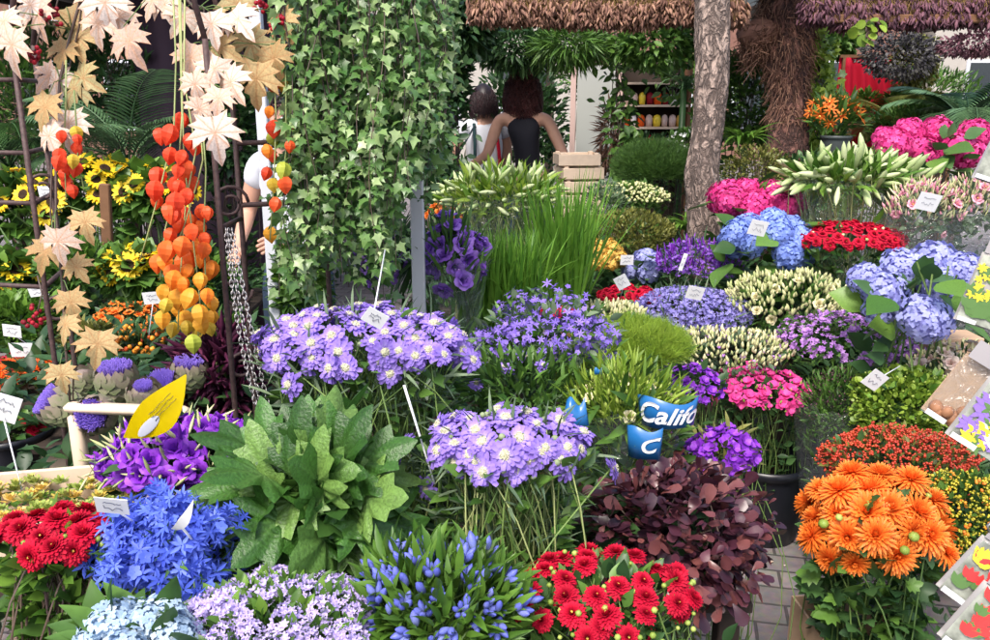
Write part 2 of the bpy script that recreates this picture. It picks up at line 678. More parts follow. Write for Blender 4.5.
mat('purple', [(.16, .05, .40), (.27, .11, .56), (.38, .20, .66)], trans=.22, rough=.55)
mat('statice', [(.15, .12, .40), (.25, .22, .56), (.40, .37, .70)], trans=.2, rough=.6)
mat('mauve', [(.30, .11, .44), (.46, .22, .60), (.62, .38, .72)], trans=.22, rough=.6)
mat('larkspur', [(.13, .07, .42), (.22, .14, .58), (.36, .24, .68)], trans=.22, rough=.55)
mat('ageratum', [(.42, .33, .72), (.58, .48, .82), (.72, .62, .88)], trans=.2, rough=.8)
mat('thistle', [(.26, .14, .66), (.38, .24, .82)], tip=(.42, .28, .88), trans=.2, rough=.8)
mat('artichoke', [(.13, .18, .07), (.22, .27, .12), (.28, .26, .17)], tip=(.26, .19, .17), rough=.6)
mat('amaranth', [(.03, .004, .02), (.075, .008, .04), (.13, .02, .06)], rough=.7, trans=.1)
mat('red berry', [(.34, .022, .015), (.50, .05, .02), (.60, .12, .03)], rough=.35, spec=.5)
mat('gold berry', [(.20, .26, .02), (.50, .42, .03), (.62, .50, .05)], rough=.4, spec=.5)
mat('kalanchoe', [(.62, .36, .06), (.80, .52, .12)], trans=.2, rough=.5)
mat('lantern', [(.80, .085, .03), (.84, .16, .03), (.86, .28, .03), (.80, .46, .05), (.46, .52, .07)], trans=.4, rough=.5, noise=.1, nscale=30)
mat('mixed rosettes', [(.60, .22, .24), (.26, .34, .06), (.34, .40, .09), (.70, .45, .08), (.66, .56, .40)], rough=.5, trans=.15)
mat('mixed berries', [(.70, .10, .02), (.78, .34, .03), (.35, .02, .02)], rough=.4)
mat('white petal', [(.70, .74, .66), (.82, .82, .76)], rough=.5, trans=.2)
# hard things
mat('card white', [(.78, .79, .80)], rough=.5)
mat('ink', [(.05, .06, .12)], rough=.6)
mat('stick white', [(.72, .74, .78)], rough=.3)
mat('rust iron', [(.070, .040, .038)], rough=.6, noise=.35, nscale=90, bump=.001, spec=.4)
mat('wood pale', [(.62, .47, .34), (.72, .57, .43)], rough=.75, noise=.08, nscale=18)
mat('wood brown', [(.13, .062, .03), (.19, .095, .045)], rough=.7, noise=.2, nscale=14)
mat('wood dark', [(.035, .024, .018)], rough=.8, noise=.2, nscale=14)
mat('plastic black', [(.008, .009, .014)], rough=.35, spec=.5)
mat('plastic grey', [(.05, .06, .06)], rough=.5)
mat('pole white', [(.62, .64, .70)], rough=.35)
mat('aluminium', [(.62, .62, .64)], rough=.3, metal=.15)
mat('chain metal', [(.34, .33, .33)], rough=.4, metal=.7)
mat('yellow card', [(.82, .66, .0)], rough=.35)
mat('grey print', [(.40, .42, .48)], rough=.4)
mat('blue wrap', [(.015, .13, .36)], rough=.3, spec=.6)
mat('cardboard', [(.46, .31, .20)], rough=.85, noise=.06, nscale=20)
mat('red cloth', [(.62, .01, .045)], rough=.8, trans=.45)
mat('skin', [(.56, .31, .22)], rough=.5, spec=.35, noise=.04, nscale=30)
mat('cloth black', [(.006, .006, .012)], rough=.85)
mat('cloth white', [(.66, .68, .74)], rough=.85)
mat('cloth grey', [(.36, .38, .40)], rough=.85)
mat('denim', [(.05, .08, .13)], rough=.85)
mat('cloth teal', [(.018, .05, .055)], rough=.85)
mat('hair dark', [(.012, .008, .010), (.04, .014, .018)], rough=.45)
mat('hair red', [(.03, .010, .012), (.14, .040, .038)], rough=.42)
mat('eye white', [(.7, .7, .7)], rough=.3)
mat('eye dark', [(.02, .015, .01)], rough=.2)
mat('lip', [(.38, .12, .10)], rough=.5)
mat('bag', [(.02, .035, .045)], rough=.6)
mat('printed paper', [(.36, .34, .32)], rough=.3, spec=.6, coat=.4)
mat('packet header', [(.34, .32, .33)], rough=.5)
mat('print red', [(.72, .05, .05)], rough=.3, coat=.4)
mat('print pink', [(.75, .30, .42)], rough=.3, coat=.4)
mat('print yellow', [(.86, .66, .05)], rough=.3, coat=.4)
mat('print violet', [(.26, .16, .52)], rough=.3, coat=.4)
mat('print green', [(.10, .20, .06)], rough=.3, coat=.4)
mat('print white', [(.80, .80, .82)], rough=.3, coat=.4)
mat('bulb brown', [(.30, .14, .07)], rough=.6)
mat('render wall', [(.40, .37, .33)], rough=.8, noise=.05, nscale=6)
mat('brick wall', [(.20, .10, .075)], rough=.85, noise=.2, nscale=10)
mat('glass dark', [(.03, .04, .05)], rough=.1, spec=.8)
mat('roof sheet', [(.05, .045, .04)], rough=.8)
mat('door pink', [(.58, .42, .38)], rough=.6)
mat('door grey', [(.40, .42, .40)], rough=.5)


def bark_mat(name, c1, c2, scale, dist):
    m = bpy.data.materials.new(name)
    m.use_nodes = True
    nt = m.node_tree
    N, Lk = nt.nodes, nt.links
    bs = N['Principled BSDF']
    bs.inputs['Roughness'].default_value = .9
    tc = N.new('ShaderNodeTexCoord')
    mp = N.new('ShaderNodeMapping')
    mp.inputs['Scale'].default_value = (1, 1, .45)
    Lk.new(tc.outputs['Object'], mp.inputs[0])
    vo = N.new('ShaderNodeTexVoronoi')
    vo.feature = 'DISTANCE_TO_EDGE'
    vo.inputs['Scale'].default_value = scale
    nz = N.new('ShaderNodeTexNoise')
    nz.inputs['Scale'].default_value = scale * 1.7
    nz.inputs['Detail'].default_value = 8
    nz.inputs['Distortion'].default_value = 1.0
    Lk.new(mp.outputs[0], nz.inputs[0])
    ad = N.new('ShaderNodeVectorMath')
    ad.operation = 'MULTIPLY_ADD'
    Lk.new(nz.outputs['Color'], ad.inputs[0])
    ad.inputs[1].default_value = (.12, .12, .12)
    Lk.new(mp.outputs[0], ad.inputs[2])
    Lk.new(ad.outputs[0], vo.inputs[0])
    mr = N.new('ShaderNodeMapRange')
    mr.inputs[2].default_value = .25
    Lk.new(vo.outputs[0], mr.inputs[0])
    ml = N.new('ShaderNodeMath')
    ml.operation = 'MULTIPLY'
    Lk.new(mr.outputs[0], ml.inputs[0])
    Lk.new(nz.outputs[0], ml.inputs[1])
    cr = N.new('ShaderNodeValToRGB')
    cr.color_ramp.elements[0].color = lin(*c1)
    cr.color_ramp.elements[1].color = lin(*c2)
    cr.color_ramp.elements[1].position = .5
    Lk.new(ml.outputs[0], cr.inputs[0])
    Lk.new(cr.outputs[0], bs.inputs[0])
    bp = N.new('ShaderNodeBump')
    bp.inputs['Distance'].default_value = dist
    Lk.new(ml.outputs[0], bp.inputs['Height'])
    Lk.new(bp.outputs[0], bs.inputs['Normal'])
    MATS[name] = m


bark_mat('cork bark', (.085, .06, .05), (.36, .27, .225), 15, .035)
bark_mat('fibre bark', (.035, .016, .014), (.20, .09, .07), 14, .04)


def paving_mat():
    m = bpy.data.materials.new('brick paving')
    m.use_nodes = True
    nt = m.node_tree
    N, Lk = nt.nodes, nt.links
    bs = N['Principled BSDF']
    bs.inputs['Roughness'].default_value = .8
    tc = N.new('ShaderNodeTexCoord')
    mp = N.new('ShaderNodeMapping')
    mp.inputs['Rotation'].default_value = (0, 0, R(12))
    Lk.new(tc.outputs['Object'], mp.inputs[0])
    br = N.new('ShaderNodeTexBrick')
    br.inputs['Color1'].default_value = lin(.13, .105, .105)
    br.inputs['Color2'].default_value = lin(.21, .175, .175)
    br.inputs['Mortar'].default_value = lin(.06, .05, .05)
    br.inputs['Scale'].default_value = 1.0
    br.inputs['Brick Width'].default_value = .205
    br.inputs['Row Height'].default_value = .108
    br.inputs['Mortar Size'].default_value = .0055
    br.inputs['Mortar Smooth'].default_value = .35
    Lk.new(mp.outputs[0], br.inputs[0])
    nz = N.new('ShaderNodeTexNoise')
    nz.inputs['Scale'].default_value = 35
    nz.inputs['Detail'].default_value = 7
    Lk.new(tc.outputs['Object'], nz.inputs[0])
    n2 = N.new('ShaderNodeTexNoise')
    n2.inputs['Scale'].default_value = 3
    n2.inputs['Detail'].default_value = 4
    Lk.new(tc.outputs['Object'], n2.inputs[0])
    mx = N.new('ShaderNodeMix')
    mx.data_type = 'RGBA'
    mx.blend_type = 'OVERLAY'
    mx.inputs[0].default_value = .55
    Lk.new(br.outputs['Color'], mx.inputs[6])
    Lk.new(nz.outputs['Color'], mx.inputs[7])
    hs = N.new('ShaderNodeHueSaturation')
    hs.inputs['Saturation'].default_value = .7
    mr = N.new('ShaderNodeMapRange')
    mr.inputs[3].default_value = .7
    mr.inputs[4].default_value = 1.3
    Lk.new(n2.outputs[0], mr.inputs[0])
    Lk.new(mr.outputs[0], hs.inputs['Value'])
    Lk.new(mx.outputs[2], hs.inputs['Color'])
    Lk.new(hs.outputs[0], bs.inputs[0])
    bp = N.new('ShaderNodeBump')
    bp.inputs['Distance'].default_value = .006
    ad = N.new('ShaderNodeMath')
    ad.operation = 'MULTIPLY_ADD'
    Lk.new(nz.outputs[0], ad.inputs[0])
    ad.inputs[1].default_value = .35
    sb = N.new('ShaderNodeMath')
    sb.operation = 'SUBTRACT'
    sb.inputs[0].default_value = 1
    Lk.new(br.outputs['Fac'], sb.inputs[1])
    Lk.new(sb.outputs[0], ad.inputs[2])
    Lk.new(ad.outputs[0], bp.inputs['Height'])
    Lk.new(bp.outputs[0], bs.inputs['Normal'])
    MATS['paving'] = m


paving_mat()

# ---------------------------------------------------------------- leaf templates (unit size, length 1)
LF = {
    'ovate': petal(1, .52, .25, .7, .16, 'ovate'),
    'wide': petal(1, .8, .2, .8, .12, 'ovate'),
    'lance': petal(1, .22, .2, .7, .2, 'lance'),
    'narrow': petal(1, .10, .1, .5, .2, 'lance', n=3),
    'obov': petal(1, .62, .15, .8, .14, 'obov'),
    'round': petal(1, .9, .1, .7, .1, 'round'),
    'maple': outline_leaf(MAPLE, droop=.50, fold=.30),
    'broad': soft_leaf(BROAD, droop=.45, fold=.3, ripple=.035),
    'broadflat': soft_leaf(BROAD, droop=.7, fold=.5, ripple=.05),
    'mapleflat': outline_leaf(MAPLE, droop=.25, fold=-.22),
    'ivy': outline_leaf(IVY, droop=.25, fold=.15),
    'oak': outline_leaf(OAKL, droop=.5, fold=.25),
    'big': petal(1, .85, .35, 1.0, .12, 'ovate', n=6, wave=.04),
}


# ---------------------------------------------------------------- flower heads: each returns [(mesh, [(sub name, mesh)])] variants
def vary(fn, k=3, seed=0):
    return [fn(np.random.RandomState(seed * 31 + i)) for i in range(k)]


def f_scabiosa(rng):
    mb = rosette([dict(n=15, L=.0275, W=.0108, e=.05, b=.35, r0=.004, prof='ruff', wave=.10, v=.25, k=5, fold=.25),
                  dict(n=13, L=.0215, W=.0095, e=.32, b=.5, r0=.004, z0=.002, prof='ruff', wave=.1, v=.55, k=5, fold=.2),
                  dict(n=10, L=.0125, W=.007, e=.7, b=.6, r0=.005, z0=.003, prof='ruff', wave=.1, v=.95, k=4)], rng, .42)
    c = MB()
    c.add(ball(.0098, 8, 5, .6), P=[[0, 0, .0045]], v=[.2])
    d = unit(rng.randn(46, 3) * [1, 1, .7] + [0, 0, .5])
    d[:, 2] = np.abs(d[:, 2])
    c.add(ball(.0013, 4, 2), frames(d), d * [.0104, .0104, .0068] + [0, 0, .0045], v=rng.rand(46))
    return mb.mesh('scabiosa petals', ['lilac']), [('pincushion', c.mesh('scabiosa centre', ['cushion']))]


def f_dahlia(m, r=.024, n=9, layers=5, W=.5, cm='gold centre', e0=.0, point='round'):
    def fn(rng):
        rings = []
        for i in range(layers):
            u = i / (layers - 1)
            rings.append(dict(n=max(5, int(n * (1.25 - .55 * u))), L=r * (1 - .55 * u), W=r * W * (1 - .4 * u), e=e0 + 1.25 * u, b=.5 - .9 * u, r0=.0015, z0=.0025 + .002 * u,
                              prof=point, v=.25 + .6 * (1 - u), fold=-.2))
        mb = rosette(rings, rng, .2)
        c = MB()
        c.add(ball(r * .13, 6, 4, .7), P=[[0, 0, r * .42]], v=[.5])
        return mb.mesh('layered petals', [m]), [('flower_centre', c.mesh('flower centre', [cm]))]
    return fn


def f_mum(rng):
    r = .048
    rings = []
    for i in range(8):
        u = i / 7
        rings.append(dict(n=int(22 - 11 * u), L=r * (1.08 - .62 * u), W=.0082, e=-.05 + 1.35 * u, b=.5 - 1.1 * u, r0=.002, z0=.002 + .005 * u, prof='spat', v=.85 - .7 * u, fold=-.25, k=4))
    return rosette(rings, rng, .22).mesh('chrysanthemum petals', ['orange']), []


def f_sun(rng):
    r = .055
    mb = rosette([dict(n=17, L=r * .62, W=.018, e=.15, b=.3, r0=.021, prof='lance', v=.4),
                  dict(n=15, L=r * .58, W=.017, e=.4, b=.4, r0=.020, z0=.003, prof='lance', v=.8)], rng, .25)
    c = MB()
    c.add(lathe([(.024, -.006), (.025, .002), (.020, .007), (.010, .006), (.001, .004)], 14), v=[.2])
    n = 60
    a = rng.rand(n) * 6.28
    q = np.sqrt(rng.rand(n)) * .022
    c.add(ball(.0016, 4, 2), P=np.column_stack([q * np.cos(a), q * np.sin(a), np.full(n, .006)]), Rm=np.repeat(np.eye(3)[None], n, 0), v=rng.rand(n))
    return mb.mesh('sunflower rays', ['yellow']), [('seed_disc', c.mesh('sunflower disc', ['seed disc']))]


def f_cup(m, r=.026, cm=None):
    """lisianthus / rose cup"""
    def fn(rng):
        mb = rosette([dict(n=3, L=r * .7, W=r * .9, e=1.35, b=-.1, r0=r * .12, prof='round', v=.3, fold=-.2),
                      dict(n=5, L=r * .95, W=r * 1.05, e=1.15, b=.25, r0=r * .2, prof='round', v=.55, fold=-.2, wave=.05),
                      dict(n=6, L=r * 1.1, W=r * 1.15, e=.85, b=.8, r0=r * .22, prof='round', v=.75, fold=-.15, wave=.07)], rng, .2)
        sub = []
        if cm:
            c = MB()
            c.add(ball(r * .16, 6, 4, 1.2), P=[[0, 0, r * .4]], v=[.6])
            sub = [('flower_centre', c.mesh('flower centre', [cm]))]
        return mb.mesh('cup petals', [m]), sub
    return fn


def f_open(m, r=.018, n=5, W=.9, e=.25, cm=None, layers=1):
    def fn(rng):
        rings = [dict(n=n, L=r * (1 - .25 * i), W=r * W, e=e + .5 * i, b=.3, r0=r * .08, prof='spat', v=.4 + .3 * i, wave=.06, z0=r * .08 * i, k=3) for i in range(layers)]
        mb = rosette(rings, rng, .2)
        sub = []
        if cm:
            c = MB()
            c.add(ball(r * .16, 5, 3, .8), P=[[0, 0, r * .1]], v=[.6])
            sub = [('flower_centre', c.mesh('flower centre', [cm]))]
        return mb.mesh('open petals', [m]), sub
    return fn


def floret4(r=.012, e=.2, n=4, k=3):
    return rosette([dict(n=n, L=r, W=r * .9, e=e, b=.5, r0=r * .05, prof='round', v=.5, k=k, fold=.06)], np.random.RandomState(5), .1).tpl()


FL4 = floret4()
FL5 = floret4(.009, .35, 5)
FLSTAR = rosette([dict(n=6, L=.018, W=.0058, e=.35, b=.5, r0=.001, prof='lance', v=.5, k=3)], np.random.RandomState(2), .3).tpl()
TRUMP = rosette([dict(n=5, L=.010, W=.0065, e=1.0, b=.9, r0=.001, prof='spat', v=.5, k=2)], np.random.RandomState(2), .2).tpl()
BUD = lathe([(.0008, 0), (.0030, .003), (.0036, .007), (.0024, .012), (.0004, .016)], 5)
BUDL = lathe([(.0008, 0), (.0022, .005), (.0030, .014), (.0020, .024), (.0003, .033)], 5)
ROUNDBUD = ball(.006, 6, 4, .9)
BERRY = ball(.0042, 5, 4, 1.15)


def fib(n, rng, jit=.25):
    i = np.arange(n) + .5
    z = 1 - 2 * i / n
    ph = i * 2.39996 + rng.rand() * 6.28
    r = np.sqrt(1 - z * z)
    d = np.column_stack([r * np.cos(ph), r * np.sin(ph), z])
    return unit(d + rng.randn(n, 3) * jit * math.sqrt(4 / n))


def f_hydra(m, r=.08, n=150):
    def fn(rng):
        d = fib(n, rng, .35)
        d = d[d[:, 2] > -.55]
        k = len(d)
        lump = 1 + .06 * np.sin(d @ np.array([5.1, 3.2, 4.4]) + rng.rand() * 6) + .04 * rng.randn(k)
        mb = MB()
        s = (r / .08) * math.sqrt(150 / n) * rng.uniform(.85, 1.15, k)
        mb.add(FL4, frames(unit(d + .25 * rng.randn(k, 3)), rng.rand(k) * 6, s * 1.15), d * (lump * r * .93)[:, None] * [1, 1, .8], v=np.clip(.5 + .36 * rng.randn(k), 0, 1))
        mb.add(ball(r * .8, 10, 6, .8), v=[.05])
        return mb.mesh('hydrangea florets', [m]), []
    return fn


def lump_noise(d, rng, amp=.12, fr=2.6):
    o = 0
    for i in range(4):
        k = rng.randn(3) * fr * (1 + .5 * i)
        o = o + np.sin(d @ k + rng.rand() * 6) / (1 + .5 * i)
    return 1 + amp * o / 2


VIEW = unit(np.array([0, -.55, .84]))


class Bunch:
    """a bunch of flowers: root Empty at its base, everything else in its local frame"""

    def __init__(s, name, label, cat, px, py, rx, ry, D, hgt=None, bk=.85, group=None, seed=None, cz=None, upright=False):
        s.rng = np.random.RandomState(seed if seed is not None else int(px * 7 + py * 13) % 9973)
        s.D = D
        s.C = at(px, py, D)
        s.a = rx * D / FPX
        s.b = s.a * bk
        th = PITCH + math.atan((py - 320) / FPX)
        h = ry * D / FPX
        c2 = h * h - (s.b * math.sin(th)) ** 2
        s.c = cz if cz else math.sqrt(max(c2, (h * .45) ** 2)) / max(math.cos(th), .3)
        if hgt is None:
            hgt = max(.05, s.C[2] - s.c - floor_z(s.C[0], s.C[1]))
        s.base = np.array([s.C[0], s.C[1], s.C[2] - s.c - hgt])
        s.loc = s.C - s.base
        s.hgt = hgt
        s.root = thing(name, label, cat, s.base, group)
        s.ax = np.array([s.a, s.b, s.c])
        s.phase = s.rng.randint(1 << 30)

    def local(s, px, py, D=None):
        return at(px, py, D or s.D) - s.base

    def shell(s, n, minz=-.15, jit=.3, lump=.12, lo=.93, hi=1.03, cull=True):
        """n points on the lumpy dome, with normals"""
        k = int(n * 2 / (1 - minz)) + 8
        d = fib(k, s.rng, jit)
        d = d[d[:, 2] > minz]
        if cull:
            d = d[d @ VIEW > -.45]
        if len(d) > n:
            d = d[np.sort(s.rng.choice(len(d), n, False))]
        rr = lump_noise(d, np.random.RandomState(s.phase), lump) * s.rng.uniform(lo, hi, len(d))
        P = s.loc + d * s.ax * rr[:, None]
        nrm = unit(d / s.ax)
        return P, nrm

    def blooms(s, name, variants, n, scale=1.0, face=.5, jit=.25, minz=-.1, lump=.12, lo=.93, hi=1.03, svar=.15, extra=(), tilt=.25, stems=None):
        P, N = s.shell(n, minz, jit, lump, lo, hi)
        if len(extra):
            E = np.array([s.local(*e) for e in extra])
            P = np.concatenate([P, E])
            N = np.concatenate([N, unit(E - s.loc)])
        d = unit(N + face * np.array([0, -.45, .75]) + tilt * s.rng.randn(len(P), 3))
        Rm = frames(d, s.rng.rand(len(P)) * 6.28, scale * s.rng.uniform(1 - svar, 1 + svar, len(P)))
        for i in range(len(P)):
            me, sub = variants[s.rng.randint(len(variants))]
            o = put(name, me, s.root, mat4(Rm[i], P[i]))
            for sn, sm in sub:
                put(sn, sm, o)
        if stems:
            s.stems(P - d * .004, **stems)
        return P, d

    def scatter(s, name, tp, n, mats, scale=1.0, face=.4, minz=-.2, lump=.12, lo=.85, hi=1.03, svar=.25, tilt=.5, jit=.8, kind=None, up=False, vr=(0, 1), stalks=0.0, stalkmat=None):
        """n small florets merged in one uncountable part"""
        P, N = s.shell(n, minz, jit, lump, lo, hi)
        m = len(P)
        d = unit(N + face * np.array([0, -.45, .75]) + tilt * s.rng.randn(m, 3))
        if up:
            d = unit(np.column_stack([N[:, :2] * .5, np.full(m, 1.0)]) + .22 * s.rng.randn(m, 3))
        mb = MB()
        tps = tp if isinstance(tp, list) else [tp]
        which = s.rng.randint(len(tps), size=m)
        sc = scale * s.rng.uniform(1 - svar, 1 + svar, m)
        v = s.rng.uniform(vr[0], vr[1], m)
        for k, t_ in enumerate(tps):
            w_ = which == k
            mb.add(t_, frames(d[w_], s.rng.rand(w_.sum()) * 6.28, sc[w_]), P[w_], v=v[w_])
        if stalks:
            Q = np.stack([P - d * stalks + .3 * stalks * s.rng.randn(m, 3) * .5, P - d * stalks * .5, P], 1)
            tubes_fast(mb, Q, .0011, .0008, v=v, mat=1)
            mats = [mats if isinstance(mats, str) else mats[0], stalkmat or 'stem']
        return mb.build(name, mats, s.root, kind=kind or 'stuff')

    def stems(s, P=None, n=40, m='stem', r=.0018, spread=.25, bow=.06, to=0.0, name='stems'):
        if P is None:
            P, _ = s.shell(n, .1, lo=.7, hi=.95)
        k = len(P)
        E = s.loc * [1, 1, 0] + s.rng.randn(k, 3) * [s.a * spread, s.b * spread, 0] + [0, 0, to]
        E = E + (P - s.loc) * [.35, .35, 0] * (1 if to == 0 else 0)
        u = np.linspace(0, 1, 6)[None, :, None]
        E, P_ = E[:, None], P[:, None]
        mid = E * (1 - u) + P_ * u
        horiz = (P - s.loc) * [1, 1, 0]
        mid = mid - (u * (1 - u)) * horiz[:, None] * 1.2 + (np.sin(u * PI) * bow) * s.rng.randn(k, 1, 3) * [1, 1, .2]
        mb = MB()
        tubes_fast(mb, mid, r * 1.3, r, v=s.rng.rand(k))
        return mb.build(name, [m], s.root)

    def leaves(s, tp, n, size, m='leaf', lo=.35, hi=.97, minz=-.9, droop=.2, name='leaves', svar=.35, lump=.14, below=.0, up=.35, out=.8, kmax=None, vr=(0, 1), grow=1.0, kind='stuff'):
        """leaves through the bunch's volume and in the cone beneath it"""
        if isinstance(tp, str):
            tp = LF[tp]
        size *= .74
        n = int(n * 1.5)
        n1 = int(n * (1 - below))
        d = unit(s.rng.randn(n1 * 3, 3))
        d = d[(d[:, 2] > minz)][:n1]
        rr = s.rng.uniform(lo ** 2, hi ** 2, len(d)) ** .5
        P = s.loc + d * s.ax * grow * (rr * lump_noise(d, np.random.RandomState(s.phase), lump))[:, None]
        if below:
            k = n - n1
            u = s.rng.rand(k)
            a = s.rng.rand(k) * 6.28
            q = np.sqrt(s.rng.uniform(.25, 1, k)) * (.45 + .6 * u)
            zt = s.loc[2] - .1 * s.c
            P2 = np.column_stack([s.loc[0] + q * s.a * grow * np.cos(a), s.loc[1] + q * s.b * grow * np.sin(a), zt * u])
            d2 = np.column_stack([np.cos(a), np.sin(a), np.full(k, .2)])
            P = np.concatenate([P, P2])
            d = np.concatenate([d, d2])
        k = len(P)
        y = unit(d * out + np.array([0, 0, up]) + .35 * s.rng.randn(k, 3))
        Rm = lframes(y, unit(np.array([0, 0, 1.0]) + .5 * d + .3 * s.rng.randn(k, 3)), size * s.rng.uniform(1 - svar, 1 + svar, k), s.rng.randn(k) * .35)
        mb = MB()
        mb.add(tp, Rm, P, v=s.rng.uniform(vr[0], vr[1], k))
        return mb.build(name, [m], s.root, kind=kind)

    def bigleaves(s, tp, n, size, m='leaf', name='leaf', minz=-.3, lo=.8, hi=1.0, up=.1, out=1.0, svar=.25, pts=None, faceup=np.array([0, -.2, .9])):
        """countable large leaves, one object each"""
        if isinstance(tp, str):
            tp = LF[tp]
        P, N = s.shell(n, minz, lo=lo, hi=hi)
        if pts is not None:
            P = np.array([s.local(*p) for p in pts])
            N = unit(P - s.loc)
        k = len(P)
        y = unit(N * out * [1, 1, .4] + [0, 0, up] + .25 * s.rng.randn(k, 3))
        Rm = lframes(y, unit(N + faceup + .3 * s.rng.randn(k, 3)), size * s.rng.uniform(1 - svar, 1 + svar, k), s.rng.randn(k) * .3)
        vs = []
        for q in range(5):
            mb = MB()
            mb.add(tp, v=[q / 4])
            vs.append(mb.mesh('leaf blade', [m]))
        for i in range(k):
            put(name, vs[s.rng.randint(5)], s.root, mat4(Rm[i], P[i]))

    def sleeve(s, r0=.35, r1=1.15, z0=0, z1=None, name='plastic_sleeve', seg=28):
        """clear film cone round the bunch with a crumpled rim"""
        z1 = z1 if z1 is not None else s.loc[2] + s.c * .1
        V, t = [], []
        k = 8
        for i in range(k):
            u = i / (k - 1)
            rr = (r0 + (r1 - r0) * u ** .8)
            for j in range(seg):
                a = 2 * PI * j / seg
                q = rr * (1 + .05 * u * math.sin(a * 5 + i) + .04 * u * s.rng.randn())
                V.append((s.loc[0] + q * s.a * math.cos(a), s.loc[1] + q * s.b * math.sin(a), z0 + (z1 - z0) * u + (.012 * s.rng.randn() if i == k - 1 else 0)))
        F = [(i * seg + j, i * seg + (j + 1) % seg, (i + 1) * seg + (j + 1) % seg, (i + 1) * seg + j) for i in range(k - 1) for j in range(seg)]
        mb = MB()
        mb.add(T(V, .5, F))
        return mb.build(name, ['film'], s.root)


def bucket(name, label, x, y, z, r, h, m='plastic black', group=None, cat='bucket'):
    o = thing(name, label, cat, (x, y, z), group)
    mb = MB()
    mb.add(lathe([(.001, 0), (r * .78, 0), (r * .8, .004), (r * .97, h * .93), (r * .97, h), (r * .93, h), (r * .76, .01), (.001, .01)], 28))
    mb.build('shell', [m], o)
    mb = MB()
    mb.add(lathe([(r * .97, h * .9), (r * 1.05, h * .91), (r * 1.05, h + .003), (r * .99, h + .004)], 28))
    mb.build('rim', [m], o)
    return o

# ---------------------------------------------------------------- the setting
def plane(name, x0, x1, y0, y1, z, m, kind='structure', sub=1):
    mb = MB()
    mb.add(T([(x0, y0, z), (x1, y0, z), (x1, y1, z), (x0, y1, z)], .5, [(0, 1, 2, 3)]))
    o = mb.build(name, [m], smooth=False)
    o['kind'] = kind
    return o


plane('ground', -400, 400, -400, 400, 0, 'paving')

# tiers of the flower stands: x0,x1,y0,y1,top
TIERS = [(-1.25, .50, .80, 1.50, .50), (-1.30, .52, 1.50, 2.10, .62), (-1.55, .45, 2.10, 3.0, .70),
         (-.42, 1.0, 3.08, 3.72, .42), (-.42, 2.9, 3.74, 4.7, .62), (1.02, 2.9, 2.98, 3.72, .50), (1.25, 2.9, 2.35, 2.96, .26),
         (-2.9, -1.6, 2.3, 3.4, .45), (-3.3, -1.2, 3.42, 4.6, .58)]


def floor_z(x, y):
    for t in TIERS:
        if t[0] <= x <= t[1] and t[2] <= y <= t[3]:
            return t[4]
    return 0.004


LB = ['low front board table under the blue and red flowers', 'board table under the lower scabiosa bunch', 'board table under the grasses and purple flowers',
      'low board table behind the black bucket', 'long board table under the pink hydrangeas and sedum', 'board table under the blue hydrangeas on the right',
      'lowest board table on the right behind the orange chrysanthemums', 'board table under the artichokes on the left', 'board table under the sunflowers']
for t, lb in zip(TIERS, LB):
    x0, x1, y0, y1, z = t
    o = thing('display_table', lb, 'display table', ((x0 + x1) / 2, (y0 + y1) / 2, 0), 'display tables under the flowers')
    w_, d_ = x1 - x0 - .01, y1 - y0 - .01
    mb = MB()
    n = max(2, int(d_ / .16))
    for i in range(n):
        mb.add(box(0, -d_ / 2 + (i + .5) * d_ / n, z - .012, w_, d_ / n - .006, .022, bev=.002))
    mb.build('table_top', ['wood dark'], o, smooth=False)
    for sx in (-1, 1):
        for sy in (-1, 1):
            mb = MB()
            mb.add(box(sx * (w_ / 2 - .04), sy * (d_ / 2 - .04), (z - .024) / 2 + .002, .045, .045, z - .03, bev=.003))
            mb.build('leg', ['wood dark'], o, smooth=False)

# market shelter behind: posts, front beam, rafters, roof sheet
sh = thing('market_shelter', 'timber market shelter with a brown front beam and dark roof at the back', 'shelter', (0, 5.6, 0))
mb = MB()
mb.add(box(2.78, -.62, 2.005, 1.9, .07, .045, bev=.006))
mb.build('front_beam', ['wood brown'], sh, smooth=False)
MB().add(box(0, -.62, 2.22, 7.6, .06, .05, bev=.004)).build('top_beam', ['wood dark'], sh, smooth=False)
for k, x in enumerate(np.linspace(-3.6, 4.6, 8)):
    mb = MB()
    mb.add(box(x, 1.75, 2.30, .06, 4.9, .1, bev=.006))
    mb.build('rafter', ['wood dark'], sh, smooth=False)
mb = MB()
for k in range(9):
    x = -4.2 + k * 1.05
    if k in (3, 4, 6, 7):
        continue
    if k not in (0, 1):
        mb.add(box(x + .5, .9, 2.385, 1.03, 3.0, .02))
    else:
        mb.add(box(x + .5, 1.75, 2.385, 1.03, 5.0, .02))
mb.build('roof', ['roof sheet'], sh, smooth=False)
for x, y in ((-3.9, -.55), (3.75, -.62), (-3.9, 4.1), (0.6, 4.1), (4.5, 4.1)):
    mb = MB()
    mb.add(box(x, y, 1.13, .09, .09, 2.24, bev=.006))
    mb.build('post', ['wood dark'], sh, smooth=False)

